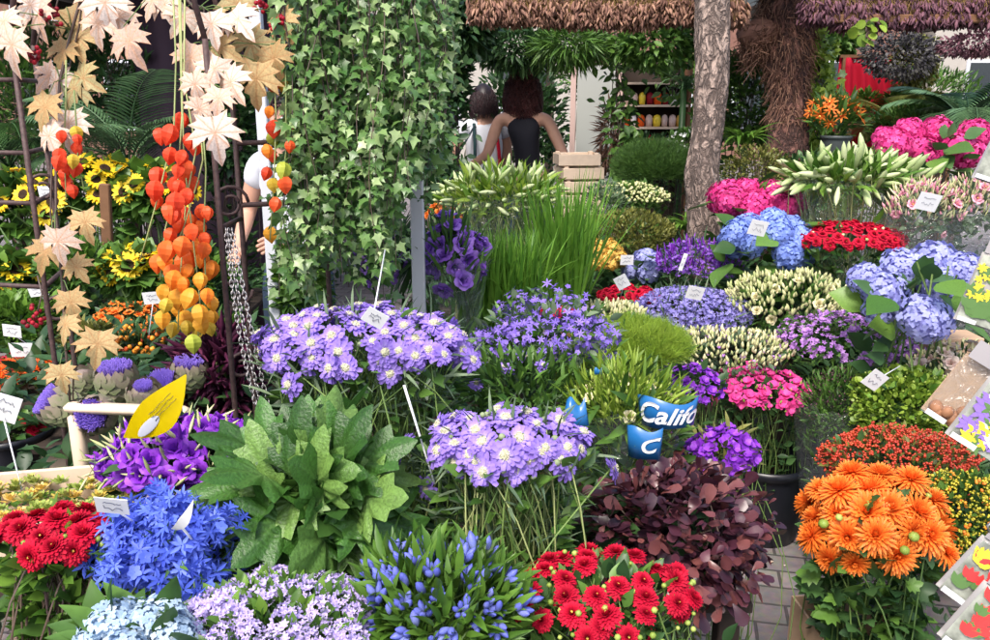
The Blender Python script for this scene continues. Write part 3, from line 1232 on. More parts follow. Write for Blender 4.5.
# pale house fronts across the street, seen through the gaps
for i, (x, wd, h, m, lb) in enumerate(((-9, 7, 9, 'brick wall', 'brick house across the street, leftmost behind the market'), (-1.5, 7.5, 8, 'render wall', 'pale rendered house across the street, behind the crate stack'),
                                       (6.5, 7.5, 8.6, 'brick wall', 'brick house across the street behind the red cloth'), (14.5, 7.5, 7.6, 'render wall', 'pale rendered house across the street, rightmost behind the palm'))):
    o = thing('town_house', lb, 'house', (x, 22, 0), 'houses across the street')
    mb = MB()
    mb.add(box(0, 3, h / 2, wd, 6, h))
    mb.build('wall', [m], o, smooth=False)
    for fx in (-.3, 0, .3):
        for fz in (1.6, 4.2, 6.4):
            if fz > h - 1:
                continue
            mb = MB()
            mb.add(box(fx * wd, -.02, fz, 1.3, .06, 1.7))
            wi = mb.build('window', ['pole white'], o, smooth=False)
            mb = MB()
            mb.add(box(fx * wd, -.06, fz, 1.14, .03, 1.54))
            mb.build('pane', ['glass dark'], wi, smooth=False)
    mb = MB()
    mb.add(T([(-wd / 2, -.2, h), (wd / 2, -.2, h), (wd / 2, 3, h + 2.4), (-wd / 2, 3, h + 2.4), (wd / 2, 6.2, h), (-wd / 2, 6.2, h)], .5, [(0, 1, 2, 3), (3, 2, 4, 5), (0, 3, 5), (1, 4, 2)]))
    mb.build('roof', ['roof sheet'], o, smooth=False)

# ---------------------------------------------------------------- the flowers
V_SCAB = vary(f_scabiosa, 4, 1)
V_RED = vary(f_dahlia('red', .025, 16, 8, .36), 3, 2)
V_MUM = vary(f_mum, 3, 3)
V_SUN = vary(f_sun, 3, 4)
V_LIS = vary(f_cup('violet', .027), 3, 5)
V_PINKROSE = vary(f_cup('pink', .022, 'gold centre'), 3, 6)
V_PALE = vary(f_cup('pale pink', .026), 3, 7)
V_CREAM = vary(f_cup('cream', .02), 3, 8)
V_DEEPROSE = vary(f_dahlia('red', .022, 8, 4, .8), 3, 9)
V_HOT = vary(f_open('hot pink', .024, 6, .85, .35, None, 2), 3, 10)
V_VIO = vary(f_open('violet', .017, 6, .8, .3, None, 2), 3, 11)
V_GERB = vary(f_dahlia('bright orange', .033, 17, 4, .22, 'seed disc', point='lance'), 3, 12)
V_OROSE = vary(f_cup('orange', .018), 2, 13)
V_MAUVE = vary(f_open('mauve', .014, 5, .9, .3, None, 2), 3, 14)
V_HB = vary(f_hydra('hydrangea blue', .075, 240), 3, 15)
V_HM = vary(f_hydra('hydrangea mauve', .085, 200), 3, 16)
V_HP = vary(f_hydra('hydrangea pink', .085, 260), 3, 17)
V_HL = vary(f_hydra('hydrangea pale', .05, 230), 3, 18)
V_HS = vary(f_hydra('hydrangea mauve', .06, 120), 2, 19)
V_KAL = vary(f_hydra('kalanchoe', .035, 60), 2, 20)
BLOOM = 'bloom'

# 1 upper scabiosa
b = Bunch('scabiosa_bunch', 'large bunch of lilac scabiosa under the hanging ivy, a white card in it', 'flowers', 368, 346, 104, 40, 1.85, bk=.6)
b.blooms(BLOOM, V_SCAB, 72, .88, face=.75, tilt=.3, lo=.86, hi=1.05, minz=-.25, extra=[(290, 385, 1.75), (268, 360, 1.9), (472, 360, 1.78), (330, 368, 1.72), (384, 352, 1.72), (415, 356, 1.72), (443, 355, 1.72), (350, 310, 1.95), (300, 320, 1.98)], stems=dict(r=.0017, spread=.3))
b.stems(n=80, m='stem', r=.0016, spread=.35, name='stems')
b.scatter('seed_heads', ball(.006, 6, 4, .9), 60, ['seed head'], lo=.55, hi=.85, minz=-.9, up=True)
b.leaves('narrow', 420, .09, 'leaf grey', below=.75)
b.leaves('ovate', 160, .05, 'leaf', below=.8)
# 2 lower scabiosa
b = Bunch('scabiosa_bunch', 'bunch of pale lilac scabiosa with long green stems, in front of the blue wrapped bouquet', 'flowers', 508, 445, 82, 36, 1.6, bk=.65)
b.blooms(BLOOM, V_SCAB, 38, .92, face=.75, tilt=.25, lo=.88, hi=1.05, minz=-.2, extra=[(404, 447, 1.6), (427, 488, 1.6), (613, 468, 1.62), (484, 472, 1.5), (505, 455, 1.5), (440, 425, 1.6), (455, 418, 1.62), (540, 452, 1.52), (566, 468, 1.55)], stems=dict(r=.0018, spread=.25))
b.stems(n=90, m='stem pale', r=.0015, spread=.35, name='stems')
b.scatter('seed_heads', ball(.0065, 7, 4, .9), 60, ['seed head'], lo=.75, hi=1.1, minz=-.95, up=True)
b.leaves('narrow', 300, .08, 'leaf grey', below=.8)
b.leaves('ovate', 320, .05, 'leaf', lo=.3, hi=.8, below=.85)
# 3 big green leaves
b = Bunch('oak_foliage_bunch', 'mound of large lobed green cut leaves at the centre left', 'foliage', 314, 500, 60, 50, 1.55, bk=.8)
b.bigleaves('broad', 46, .122, 'leaf maple', minz=-.6, up=-.1, out=.8, lo=.75, hi=.95, svar=.3, faceup=np.array([0, -.5, .5]))
b.bigleaves('broadflat', 26, .118, 'leaf maple', minz=-.1, up=1.0, out=.5, lo=.55, hi=.9, svar=.3, faceup=np.array([0, -.9, .3]))
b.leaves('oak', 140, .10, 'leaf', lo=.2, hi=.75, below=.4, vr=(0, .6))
# 4 blue delphinium
b = Bunch('delphinium_bunch', 'bright blue delphinium mass at the lower left, a bent white card stuck in it', 'flowers', 167, 548, 60, 48, 1.4, bk=.8)
b.scatter('florets', [FLSTAR, FLSTAR, FL5], 1150, ['blue'], 1.0, lump=.4, lo=.62, hi=1.1, minz=-.5, tilt=.8)
b.leaves('narrow', 200, .07, 'leaf', hi=.8, below=.6)
b.leaves('lance', 150, .06, 'leaf bright', hi=.6, below=.95)
b.stems(n=30, m='stem')
# 5 purple lisianthus
b = Bunch('lisianthus_bunch', 'deep violet lisianthus with many slim green buds, beside the pale crate', 'flowers', 180, 455, 66, 34, 1.7, bk=.8)
b.blooms(BLOOM, V_LIS, 52, .84, face=.5, lo=.92, hi=1.1, minz=-.25, stems=dict(r=.0016))
b.scatter('buds', BUDL, 130, ['cream bud'], 1.0, lo=.9, hi=1.25, tilt=.5, stalks=.05, face=.0, vr=(0, .7), minz=-.3)
b.scatter('closed_buds', BUDL, 26, ['violet'], 1.2, lo=.9, hi=1.15, tilt=.5, stalks=.04, face=.2)
b.leaves('narrow', 160, .07, 'leaf grey', below=.5)
b.leaves('ovate', 150, .06, 'leaf dark', below=.7)
# 6 red dahlias left
b = Bunch('dahlia_bunch', 'dark red dahlias on purple stems at the far lower left, white card above them', 'flowers', 56, 535, 54, 26, 1.42, bk=.8)
b.blooms(BLOOM, V_RED, 20, .95, face=.6, lo=.92, minz=-.15, lump=.05, stems=dict(m='stem dark', r=.0017))
b.scatter('buds', ROUNDBUD, 18, ['green bud'], .9, lo=.95, hi=1.15, up=True, stalks=.03)
b.stems(n=45, m='stem dark')
b.leaves('ovate', 300, .055, 'leaf bright', hi=.6, below=.97, grow=1.0)
b.leaves('ovate', 170, .055, 'leaf', hi=.6, below=.97)
# 7 pale blue hydrangea bottom
b = Bunch('hydrangea_bunch', 'pale blue hydrangea heads at the bottom edge below the bright blue delphinium', 'flowers', 133, 640, 50, 22, 1.22, bk=.8)
b.blooms('flower_head', V_HL, 7, .9, face=.3, minz=0, lo=.8, hi=.9, jit=.1)
b.leaves('ovate', 60, .09, 'leaf', below=.6)
# 8 ageratum
b = Bunch('ageratum_bunch', 'soft lilac ageratum clusters over small green leaves at the bottom, left of the gentians', 'flowers', 272, 622, 82, 42, 1.3, bk=.8)


def f_ager(rng):
    d = fib(60, rng, .6)
    d = d[d[:, 2] > -.15]
    mb = MB()
    mb.add(TRUMP, frames(unit(d + .3 * rng.randn(len(d), 3)), rng.rand(len(d)) * 6, .62), d * [.016, .016, .008], v=rng.rand(len(d)))
    return mb.mesh('ageratum florets', ['ageratum']), []


V_AG = vary(f_ager, 3, 22)
b.blooms('flower_cluster', V_AG, 56, 1.2, face=.6, minz=-.1, lo=1.0, hi=1.08, stems=dict(r=.0012))
b.leaves('ovate', 500, .036, 'leaf', lo=.6, hi=.98, below=.3)
b.leaves('ovate', 200, .036, 'leaf bright', lo=.8, hi=.95, minz=0)
# 9 gentian
b = Bunch('gentian_bunch', 'blue gentian buds on leafy upright stems at the bottom centre', 'flowers', 437, 606, 80, 56, 1.36, bk=.8)
GB = lathe([(.002, 0), (.0052, .006), (.0068, .014), (.0062, .021), (.0030, .027), (.0006, .030)], 6)
gcl = MB()
for q in range(5):
    a = q * 1.256
    gcl.add(GB, frames([[math.cos(a) * .5, math.sin(a) * .5, 1]], np.array([a]), .9), [[.004 * math.cos(a), .004 * math.sin(a), .001 * q]], v=[.2 * q])
me = gcl.mesh('gentian buds', ['gentian'])
b.blooms('bud_cluster', [(me, [])], 50, .9, face=.1, minz=-.1, tilt=.35, lo=.8, hi=1.06, stems=dict(r=.0018, m='stem'))
b.scatter('buds', GB, 50, ['gentian'], .9, up=True, lo=.7, hi=1.06)
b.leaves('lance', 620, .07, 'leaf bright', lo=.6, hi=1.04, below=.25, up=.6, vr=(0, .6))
b.leaves('lance', 240, .055, 'leaf', lo=.4, hi=.98, below=.3, up=.5)
# 10 red dahlias centre
b = Bunch('dahlia_bunch', 'scarlet dahlias with pale green round buds at the bottom centre, below the burgundy leaves', 'flowers', 606, 596, 88, 42, 1.45, bk=.75)
b.blooms(BLOOM, V_RED, 36, .84, face=.6, lo=.9, hi=1.05, minz=-.1, lump=.08, extra=[(517, 610, 1.4), (648, 640, 1.4), (680, 610, 1.42), (672, 578, 1.45)], stems=dict(r=.0016))
b.scatter('buds', ROUNDBUD, 60, ['green bud'], .82, lo=.98, hi=1.14, up=True, stalks=.04, minz=-.4)
b.leaves('ovate', 300, .045, 'leaf', lo=.3, hi=.8, below=.7)
b.leaves('ovate', 120, .05, 'leaf dark', hi=.8, below=.85)
b.stems(n=40, m='stem')
# 11 burgundy leaves
b = Bunch('burgundy_foliage_bunch', 'mound of dark burgundy round leaves overhanging the brick paving', 'foliage', 672, 530, 80, 60, 1.8, bk=.85)
b.leaves('obov', 1150, .044, 'leaf burgundy', lo=.62, hi=1.08, minz=-.85, up=.1, lump=.3, svar=.5)
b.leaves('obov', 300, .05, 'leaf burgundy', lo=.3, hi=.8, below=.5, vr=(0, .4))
b.stems(n=30, m='stem dark')
# 12 violet aster
b = Bunch('aster_bunch', 'small bunch of violet daisies beside the black bucket and burgundy leaves', 'flowers', 722, 455, 34, 28, 2.0, bk=.8)
b.blooms(BLOOM, V_VIO, 46, 1.0, face=.4, lo=.85, hi=1.05, minz=-.3, stems=dict(r=.0014))
b.leaves('lance', 160, .05, 'leaf olive', below=.4)
# 13 yellow alstroemeria in wrap
b = Bunch('wrapped_bouquet', 'bouquet of greenish yellow buds in clear film printed with blue bands and white letters', 'flowers', 625, 405, 52, 34, 1.95, bk=.8)
b.blooms(BLOOM, V_CREAM, 14, .62, face=.5, lo=.8, hi=1.0)
b.scatter('buds', BUD, 160, ['green bud'], 1.0, lo=.8, hi=1.1, up=True, vr=(.4, 1))
b.leaves('narrow', 420, .085, 'leaf lime', lo=.4, hi=1.05, below=.25, up=1.2)
b.leaves('lance', 160, .10, 'leaf', lo=.5, hi=1.0, below=.7)
WRAP = b
# 14 larkspur
b = Bunch('larkspur_bunch', 'blue violet larkspur spikes between the tall grass and the scabiosa', 'flowers', 545, 338, 74, 40, 2.15, bk=.7)
b.scatter('florets', [FL5, FLSTAR], 900, ['larkspur'], .68, lump=.32, lo=.7, hi=1.12, minz=-.5)
b.leaves('lance', 200, .06, 'leaf', below=.4)
b.leaves('ovate', 120, .04, 'leaf grey', lo=.6, hi=1.05)
# 15 leafy filler with few mauve asters
b = Bunch('leafy_filler_bunch', 'dark leafy greenery with a few mauve flowers right of the upper scabiosa', 'foliage', 520, 388, 62, 34, 2.0, bk=.8)
b.leaves('lance', 620, .06, 'leaf', lo=.5, hi=1.05, below=.3, up=.5)
b.blooms(BLOOM, V_SCAB, 7, .62, minz=.3)
# 16 dill
b = Bunch('dill_bunch', 'soft lime green feathery dill cushion in front of the purple statice', 'foliage', 632, 346, 54, 26, 2.65, bk=.9)
FEA = MB()
rg = np.random.RandomState(4)
dd = unit(rg.randn(16, 3) * [1, 1, .6] + [0, 0, 1])
tubes_fast(FEA, np.stack([dd * 0, dd * .016, dd * .032 + [0, 0, .002]], 1), .0006, .0003)
b.scatter('fronds', FEA.tpl(), 2300, ['dill green'], 1.05, lo=.5, hi=1.05, lump=.05, minz=-.4, up=True)
b.leaves('narrow', 300, .07, 'leaf', below=.5, vr=(0, .6))
# 17 olive filler
b = Bunch('olive_filler_bunch', 'olive green filler sprigs between the larkspur and the lime dill', 'foliage', 592, 374, 36, 20, 2.4, bk=.9)
b.leaves('ovate', 620, .022, 'leaf olive', lo=.5, hi=1.05, up=.8)
b.leaves('lance', 300, .06, 'leaf lime', lo=.6, hi=1.1, below=.2, up=1.2)
# 18 statice
b = Bunch('statice_bunch', 'wide flat mound of blue lavender statice, a square white card in its top', 'flowers', 690, 311, 58, 24, 3.45, bk=.9)
b.scatter('florets', TRUMP, 1500, ['statice'], 1.1, lo=.85, hi=1.05, lump=.06, minz=-.3, tilt=.5)
b.leaves('narrow', 250, .09, 'leaf grey', lo=.5, hi=1.0, below=.5)
# 19 white green buds
b = Bunch('snapdragon_bunch', 'low mound of pale green and white buds below the lavender statice', 'flowers', 726, 352, 58, 24, 3.15, bk=.9)
b.scatter('buds', BUD, 520, ['cream bud'], 1.4, up=True, lo=.8, hi=1.06)
b.leaves('ovate', 350, .035, 'leaf grey', lo=.6, hi=1.0, below=.3)
b.scatter('florets', TRUMP, 60, ['mauve'], 1.0, lo=.95, hi=1.08)
# 20 purple buds
b = Bunch('violet_carnation_bunch', 'dark violet ball flowers between the lime dill and the hot pink flowers', 'flowers', 690, 388, 34, 24, 2.9, bk=.9)
b.blooms(BLOOM, V_VIO, 44, 1.05, face=.3, lo=.85, hi=1.05, stems=dict(r=.0014))
b.leaves('ovate', 200, .05, 'leaf dark', below=.5)
# 21 hot pink in black bucket
b = Bunch('phlox_bunch', 'hot pink open flowers standing in the black bucket on the paving', 'flowers', 758, 393, 50, 25, 3.08, bk=.9)
b.blooms(BLOOM, V_HOT, 64, 1.0, face=.5, lo=.85, hi=1.05, minz=-.15, stems=dict(r=.0014))
b.scatter('buds', BUD, 60, ['green bud'], 1.0, up=True, lo=.98, hi=1.12)
b.leaves('ovate', 500, .045, 'leaf dark', below=.65, grow=1.0)
p = at(778, 518, 3.33)
bucket('bucket', 'tall black plastic bucket on the brick paving under the hot pink flowers', b.C[0] + .06, b.C[1] + .02, .004, .155, .30, group='black buckets')
# 22 cream green stock
b = Bunch('stock_bunch', 'cream and green flower spikes between the lavender statice and the red roses', 'flowers', 787, 302, 58, 30, 3.4, bk=.9)
b.blooms(BLOOM, V_CREAM, 22, .95, face=.6, minz=-.3, lo=.9, hi=1.0)
b.scatter('buds', BUD, 520, ['cream bud'], 1.7, up=True, lo=.85, hi=1.08, vr=(0, .6))
b.leaves('lance', 240, .07, 'leaf', below=.4)
# 23 mauve statice
b = Bunch('michaelmas_daisy_bunch', 'loose mauve small flowered bunch below the cream spikes', 'flowers', 850, 342, 68, 30, 3.1, bk=.8)
b.blooms(BLOOM, V_MAUVE, 90, 1.0, face=.4, lo=.8, hi=1.08, lump=.15)
b.scatter('florets', TRUMP, 420, ['mauve'], .95, lo=.85, hi=1.1, lump=.15)
b.leaves('ovate', 480, .03, 'leaf', lo=.6, hi=1.03, below=.2)
# 24 blue hydrangea left
b = Bunch('hydrangea_bunch', 'clear blue hydrangea heads with a white price card, below the left pink hydrangeas', 'flowers', 768, 247, 44, 33, 3.6, bk=.8)
b.blooms('flower_head', V_HB, 14, .95, face=.2, lo=.8, hi=.9, minz=-.35, jit=.1, lump=.04)
b.bigleaves('wide', 9, .13, 'leaf', minz=-.5, lo=.9, hi=1.1, up=-.1)
b.leaves('wide', 40, .12, 'leaf', below=.8)
# 25 pink hydrangea left
b = Bunch('hydrangea_bunch', 'deep pink hydrangea heads beside the foot of the cork tree trunk', 'flowers', 754, 206, 42, 20, 3.9, bk=.8)
b.blooms('flower_head', V_HP, 10, .92, face=.2, lo=.85, hi=.95, minz=-.1, jit=.1, lump=.04)
b.bigleaves('wide', 9, .13, 'leaf', minz=-.4, lo=1.0, hi=1.2, up=-.2)
b.leaves('wide', 40, .12, 'leaf', below=.8)
# 26 blue hydrangea right
b = Bunch('hydrangea_bunch', 'lavender blue hydrangea heads with large green leaves at the right', 'flowers', 918, 288, 48, 34, 2.75, bk=.8)
for i, (x, y, r_, dz) in enumerate([(866, 279, 19, .05), (886, 292, 24, 0), (903, 268, 23, .1), (935, 262, 24, .12), (963, 272, 23, .06), (925, 319, 28, -.1), (940, 285, 22, .06), (880, 310, 18, .02)]):
    D_ = 2.75 + dz
    me, _ = V_HM[i % 3]
    Rm = frames([[.1 * (i % 3 - 1), -.5, .8]], np.array([i * 1.0]), r_ * D_ / FPX / .085)[0]
    put('flower_head', me, b.root, mat4(Rm, at(x, y, D_) - b.base))
b.bigleaves('wide', 8, .13, 'leaf bright', pts=[(893, 300, 2.62), (938, 283, 2.6), (952, 298, 2.66), (895, 328, 2.75), (962, 320, 2.75), (872, 305, 2.8)], svar=.1)
b.leaves('wide', 60, .10, 'leaf dark', lo=.1, hi=.6, below=.8)
b.stems(n=10, r=.004)
# 27 pink hydrangea right
b = Bunch('hydrangea_bunch', 'bright pink hydrangea heads at the upper right below the palm', 'flowers', 935, 147, 50, 24, 3.8, bk=.8)
for i, (x, y, r_) in enumerate([(893, 145, 20), (921, 153, 21), (910, 132, 17), (938, 131, 17), (963, 152, 23), (976, 135, 19), (985, 150, 18), (930, 142, 18), (886, 138, 14)]):
    D_ = 3.8 + .04 * (i % 4)
    me, _ = V_HP[i % 3]
    put('flower_head', me, b.root, mat4(frames([[.1 * (i % 3 - 1), -.5, .8]], np.array([i * 1.0]), r_ * D_ / FPX / .085)[0], at(x, y, D_) - b.base))
b.bigleaves('wide', 8, .15, 'leaf', pts=[(932, 160, 3.75), (945, 150, 3.75), (945, 170, 3.8), (915, 175, 3.8), (885, 165, 3.85), (955, 178, 3.8), (925, 130, 3.9), (975, 175, 3.8)])
b.leaves('wide', 50, .10, 'leaf dark', lo=.1, hi=.6, below=.8)
# 28 red roses right
b = Bunch('rose_bunch', 'long low mass of red ruffled roses dotted with cream buds, beside the clear blue hydrangeas', 'flowers', 848, 240, 53, 17, 3.5, bk=.8)
b.blooms(BLOOM, V_DEEPROSE, 84, 1.0, face=.5, lo=.92, hi=1.03, minz=-.1, lump=.04)
b.scatter('buds', ROUNDBUD, 14, ['cream bud'], 1.0, up=True, lo=1.06, hi=1.12, minz=.1)
b.leaves('ovate', 420, .05, 'leaf dark', below=.9, grow=.95)
b.leaves('lance', 120, .09, 'leaf', below=.95, grow=.95)
# 29 liatris
b = Bunch('liatris_bunch', 'dark purple liatris spikes behind the lavender statice', 'flowers', 697, 268, 38, 24, 3.8, bk=.8)
b.scatter('florets', TRUMP, 700, ['purple'], 1.0, lump=.2, lo=.6, hi=1.1, up=True)
b.scatter('spikes', BUDL, 160, ['violet'], 1.3, lump=.2, lo=.8, hi=1.1, up=True)
b.leaves('narrow', 240, .1, 'leaf dark', lo=.5, hi=1.0, below=.5, up=1)
# 30 small hydrangea
b = Bunch('hydrangea_bunch', 'small pale blue hydrangea just behind the short red roses', 'flowers', 650, 272, 22, 14, 4.0, bk=.8)
b.blooms('flower_head', V_HS, 5, 1.0, face=.2, lo=.8, hi=.9, minz=-.1, jit=.1)
b.bigleaves('wide', 4, .13, 'leaf bright', pts=[(650, 258, 3.9), (662, 266, 3.9), (640, 285, 3.95), (665, 285, 3.95)])
b.leaves('wide', 20, .1, 'leaf', below=.6)
# 31 red small roses
b = Bunch('rose_bunch', 'short row of crimson roses above pale green buds, left of the lavender statice', 'flowers', 629, 297, 30, 10, 3.6, bk=.8)
b.blooms(BLOOM, V_DEEPROSE, 30, .95, face=.5, lo=.92, hi=1.03, minz=-.1, lump=.04)
b.leaves('ovate', 120, .05, 'leaf dark', below=.9)
b = Bunch('bud_filler_bunch', 'narrow row of pale green buds in front of the crimson roses', 'flowers', 607, 316, 34, 12, 3.3, bk=.7)
b.scatter('buds', BUD, 260, ['cream bud'], 1.6, up=True, lo=.8, hi=1.08)
b.leaves('ovate', 220, .035, 'leaf bright', lo=.6, hi=1.0, below=.3)
# red tulips glimpse
b = Bunch('rose_bunch', 'few crimson roses peeping between the tall grass and the larkspur', 'flowers', 560, 314, 16, 5, 2.5, bk=.7)
b.blooms(BLOOM, V_DEEPROSE, 10, .7, face=.5)
# 33 kalanchoe
b = Bunch('kalanchoe_plant', 'golden yellow kalanchoe beside the tall grass', 'plant', 600, 259, 25, 17, 4.0, bk=.8)
b.blooms('flower_cluster', V_KAL, 34, 1.0, face=.3, lo=.85, hi=1.0, minz=-.2)
b.leaves('round', 60, .06, 'leaf dark', below=.4)
# 34 sedum
b = Bunch('sedum_plant', 'olive green sedum cushion behind the yellow kalanchoe', 'plant', 628, 232, 48, 22, 4.4, bk=.8)
b.leaves('ovate', 2400, .026, 'leaf olive', lo=.75, hi=1.03, up=.9, out=.6)
b.leaves('ovate', 300, .04, 'leaf', below=.6)
# 34b cream bud plants behind
b = Bunch('sedum_plant', 'pale cream green flat topped buds at the back, left of the cork trunk', 'plant', 634, 197, 34, 14, 4.9, bk=.8, hgt=.35)
b.scatter('buds', ROUNDBUD, 420, ['cream bud'], 1.5, lo=.9, hi=1.05, vr=(0, .7))
b.leaves('ovate', 400, .05, 'leaf', below=.4)
b = Bunch('variegated_plant', 'small leaved variegated plant behind the tall grass', 'plant', 605, 205, 22, 22, 4.7, bk=.8)
b.leaves('ovate', 700, .03, 'leaf grey', lo=.5, hi=1.05)
b = Bunch('asparagus_fern', 'soft dark green feathery fern cushion left of the cork trunk', 'plant', 655, 168, 38, 22, 5.1, bk=.8, hgt=.5)
b.scatter('fronds', FEA.tpl(), 1800, ['leaf'], 1.7, lo=.5, hi=1.06, lump=.05, minz=-.5, up=True, vr=(0, .8))
b.leaves('narrow', 200, .1, 'leaf dark', below=.5)


# 35 lily buds
def lily(b, n, s=1.0, face=.2, m='lily bud', down=.0):
    LB_ = lathe([(.002, 0), (.006, .008), (.0105, .035), (.0115, .060), (.008, .083), (.001, .100)], 6, rib=.08)
    vs = []
    for q in range(4):
        mb = MB()
        mb.add(LB_, v=[q / 3])
        vs.append((mb.mesh('lily bud', [m]), []))
    P, N = b.shell(n, -.35, .3, .1, .75, 1.05)
    k = len(P)
    d = unit(N * [1, 1, .35] + [0, -.1, .12] + .35 * b.rng.randn(k, 3) - [0, 0, down])
    Rm = frames(d, b.rng.rand(k) * 6, s * b.rng.uniform(.75, 1.15, k))
    for i in range(k):
        put('bud', vs[b.rng.randint(4)][0], b.root, mat4(Rm[i], P[i]))
    b.stems(P, m='stem pale', r=.0022)


b = Bunch('lily_bunch', 'green white lily buds in clear film in front of the woman in black', 'flowers', 500, 196, 56, 24, 3.3, bk=.8)
lily(b, 110, .72, down=-.1)
b.leaves('lance', 220, .1, 'leaf lime', lo=.4, hi=1.0, below=.2, up=.6)
b.leaves('lance', 160, .09, 'leaf bright', lo=.4, hi=1.0, below=.2, up=1.0)
b.sleeve()
b = Bunch('lily_bunch', 'pale green lily buds fanning out over clear film, above the red roses on the right', 'flowers', 850, 180, 66, 18, 3.7, bk=.7)
lily(b, 96, 1.15, down=.12)
b.leaves('lance', 260, .13, 'leaf bright', lo=.3, hi=.95, below=.2, up=.35)
b.leaves('lance', 120, .11, 'leaf', lo=.3, hi=.95, below=.5, up=.3)
b.sleeve(r0=.4, r1=.85)


# 36 grasses
def grass(name, label, px, w_, top, bot, D, n, m='leaf bright', L=None, lean=.12, group=None, wd=.014, y0=None):
    A, B_ = at(px, top, D), at(px, bot, D)
    h = L or (A[2] - B_[2])
    z0 = A[2] - h
    rx = w_ * D / FPX
    rng = np.random.RandomState(int(px))
    root = thing(name, label, 'grass', (A[0], A[1], z0), group)
    mb = MB()
    bl = [petal(1, wd / h, 1.52, bb, .2, 'blade', n=6) for bb in (.12, .35, .7, 1.3)]
    pr = rng.choice(4, n, p=[.45, .3, .17, .08])
    q = np.sqrt(rng.rand(n)) * rx * .85
    a = rng.rand(n) * 6.28
    P = np.column_stack([q * np.cos(a), q * np.sin(a) * .7, np.zeros(n)])
    for k in range(4):
        w2 = pr == k
        mk = w2.sum()
        az = rng.rand(mk) * 6.28
        # lean each blade
        y = np.column_stack([np.cos(az), np.sin(az), np.zeros(mk)])
        Rm = lframes(y, [0, 0, 1.0], h * rng.uniform(.72, 1.08, mk))
        tl = lean * rng.randn(mk, 2)
        for i in range(mk):
            sh_ = np.eye(3)
            sh_[0, 2], sh_[1, 2] = tl[i]
            Rm[i] = sh_ @ Rm[i]
        mb.add(bl[k], Rm, P[w2], v=rng.rand(mk))
    mb.build('blades', [m], root, kind='stuff')
    return root


grass('grass_bunch', 'tall fresh green grass blades standing in front of the lily buds', 500, 48, 232, 312, 2.8, 760, m='leaf fresh', L=.34, wd=.012, lean=.06)
grass('grass_bunch', 'taller arching green blades behind the fresh grass, right of the lily buds', 562, 30, 178, 305, 3.1, 300, m='leaf fresh', L=.56, wd=.014, lean=.12)
# 38 gladiolus in film
b = Bunch('gladiolus_bunch', 'purple gladiolus in clear film sleeves beside the aluminium post', 'flowers', 452, 262, 30, 36, 2.6, bk=.8)
b.blooms(BLOOM, vary(f_cup('purple', .022), 3, 30), 34, 1.25, face=.3, lo=.8, hi=1.15, minz=-.8, tilt=.5)
b.leaves('narrow', 140, .16, 'leaf', lo=.3, hi=.8, up=1.4, below=.4)
b.sleeve(r0=.6, r1=1.2)
b = Bunch('gladiolus_bunch', 'dark purple gladiolus half hidden behind the foot of the hanging ivy', 'flowers', 385, 258, 28, 34, 2.7, bk=.8)
b.blooms(BLOOM, vary(f_cup('purple', .022), 2, 31), 26, 1.0, face=.3, lo=.5, hi=1.05, minz=-.8, tilt=.5)
b.leaves('narrow', 200, .16, 'leaf dark', lo=.3, hi=1.0, up=1.4, below=.3)
# 40 pink lisianthus
for (x, y, rx, lb) in ((925, 212, 34, 'pink lisianthus with pale buds in clear film, a white card in front'), (974, 208, 28, 'pink lisianthus with pale buds at the right edge above the hydrangeas')):
    b = Bunch('lisianthus_bunch', lb, 'flowers', x, y, rx, 28, 3.4, bk=.8)
    b.blooms(BLOOM, V_PINKROSE, 14, .85, face=.3, lo=.85, hi=1.0, minz=-.7)
    b.scatter('buds', BUDL, 230, ['cream bud'], 1.0, up=True, lo=.8, hi=1.1)
    b.scatter('pink_buds', BUD, 90, ['pink'], 1.4, up=True, lo=.8, hi=1.08)
    b.leaves('ovate', 200, .045, 'leaf grey', lo=.4, hi=.95, below=.4)
    b.sleeve(r0=.5, r1=1.1)
# 41 amaranth
b = Bunch('amaranth_bunch', 'dark maroon amaranth plumes behind the iron arbor side', 'flowers', 215, 378, 30, 44, 2.4, bk=.8)
b.scatter('plumes', lathe([(.002, 0), (.006, .01), (.007, .03), (.004, .055), (.001, .075)], 5, rib=.3), 520, ['amaranth'], 1.0, lo=.6, hi=1.1, minz=-.8, tilt=.6)
b.leaves('lance', 120, .08, 'leaf burgundy', below=.4, vr=(0, .5))
# 43.. left side
b = Bunch('rose_bunch', 'orange spray roses beside the pale price card below the sunflowers', 'flowers', 130, 320, 34, 16, 3.3, bk=.8)
b.blooms(BLOOM, V_OROSE, 34, 1.0, face=.3, lo=.8, hi=1.05, stems=dict(r=.0015))
b.leaves('ovate', 300, .045, 'leaf dark', below=.5)
b = Bunch('rosehip_bunch', 'orange and red hips on leafy stems behind the artichokes', 'flowers', 142, 345, 40, 18, 2.9, bk=.8)
b.scatter('berries', ball(.009, 6, 4), 90, ['mixed berries'], 1.0, lo=.8, hi=1.08, stalks=.03)
b.leaves('lance', 360, .055, 'leaf dark', lo=.4, hi=1.05, below=.5)
b = Bunch('gerbera_bunch', 'vivid orange red gerberas in a wooden box at the left edge', 'flowers', 28, 378, 36, 18, 2.7, bk=.7)
b.blooms(BLOOM, V_GERB, 24, .9, face=.5, lo=.85, hi=1.0)
b.leaves('lance', 200, .06, 'leaf', below=.8)
b = Bunch('rose_bunch', 'dark crimson roses behind the orange red gerberas', 'flowers', 40, 362, 44, 10, 3.2, bk=.8)
b.blooms(BLOOM, vary(f_cup('deep red', .02), 3, 33), 44, 1.0, face=.3)
b.leaves('ovate', 120, .05, 'leaf dark', below=.7)
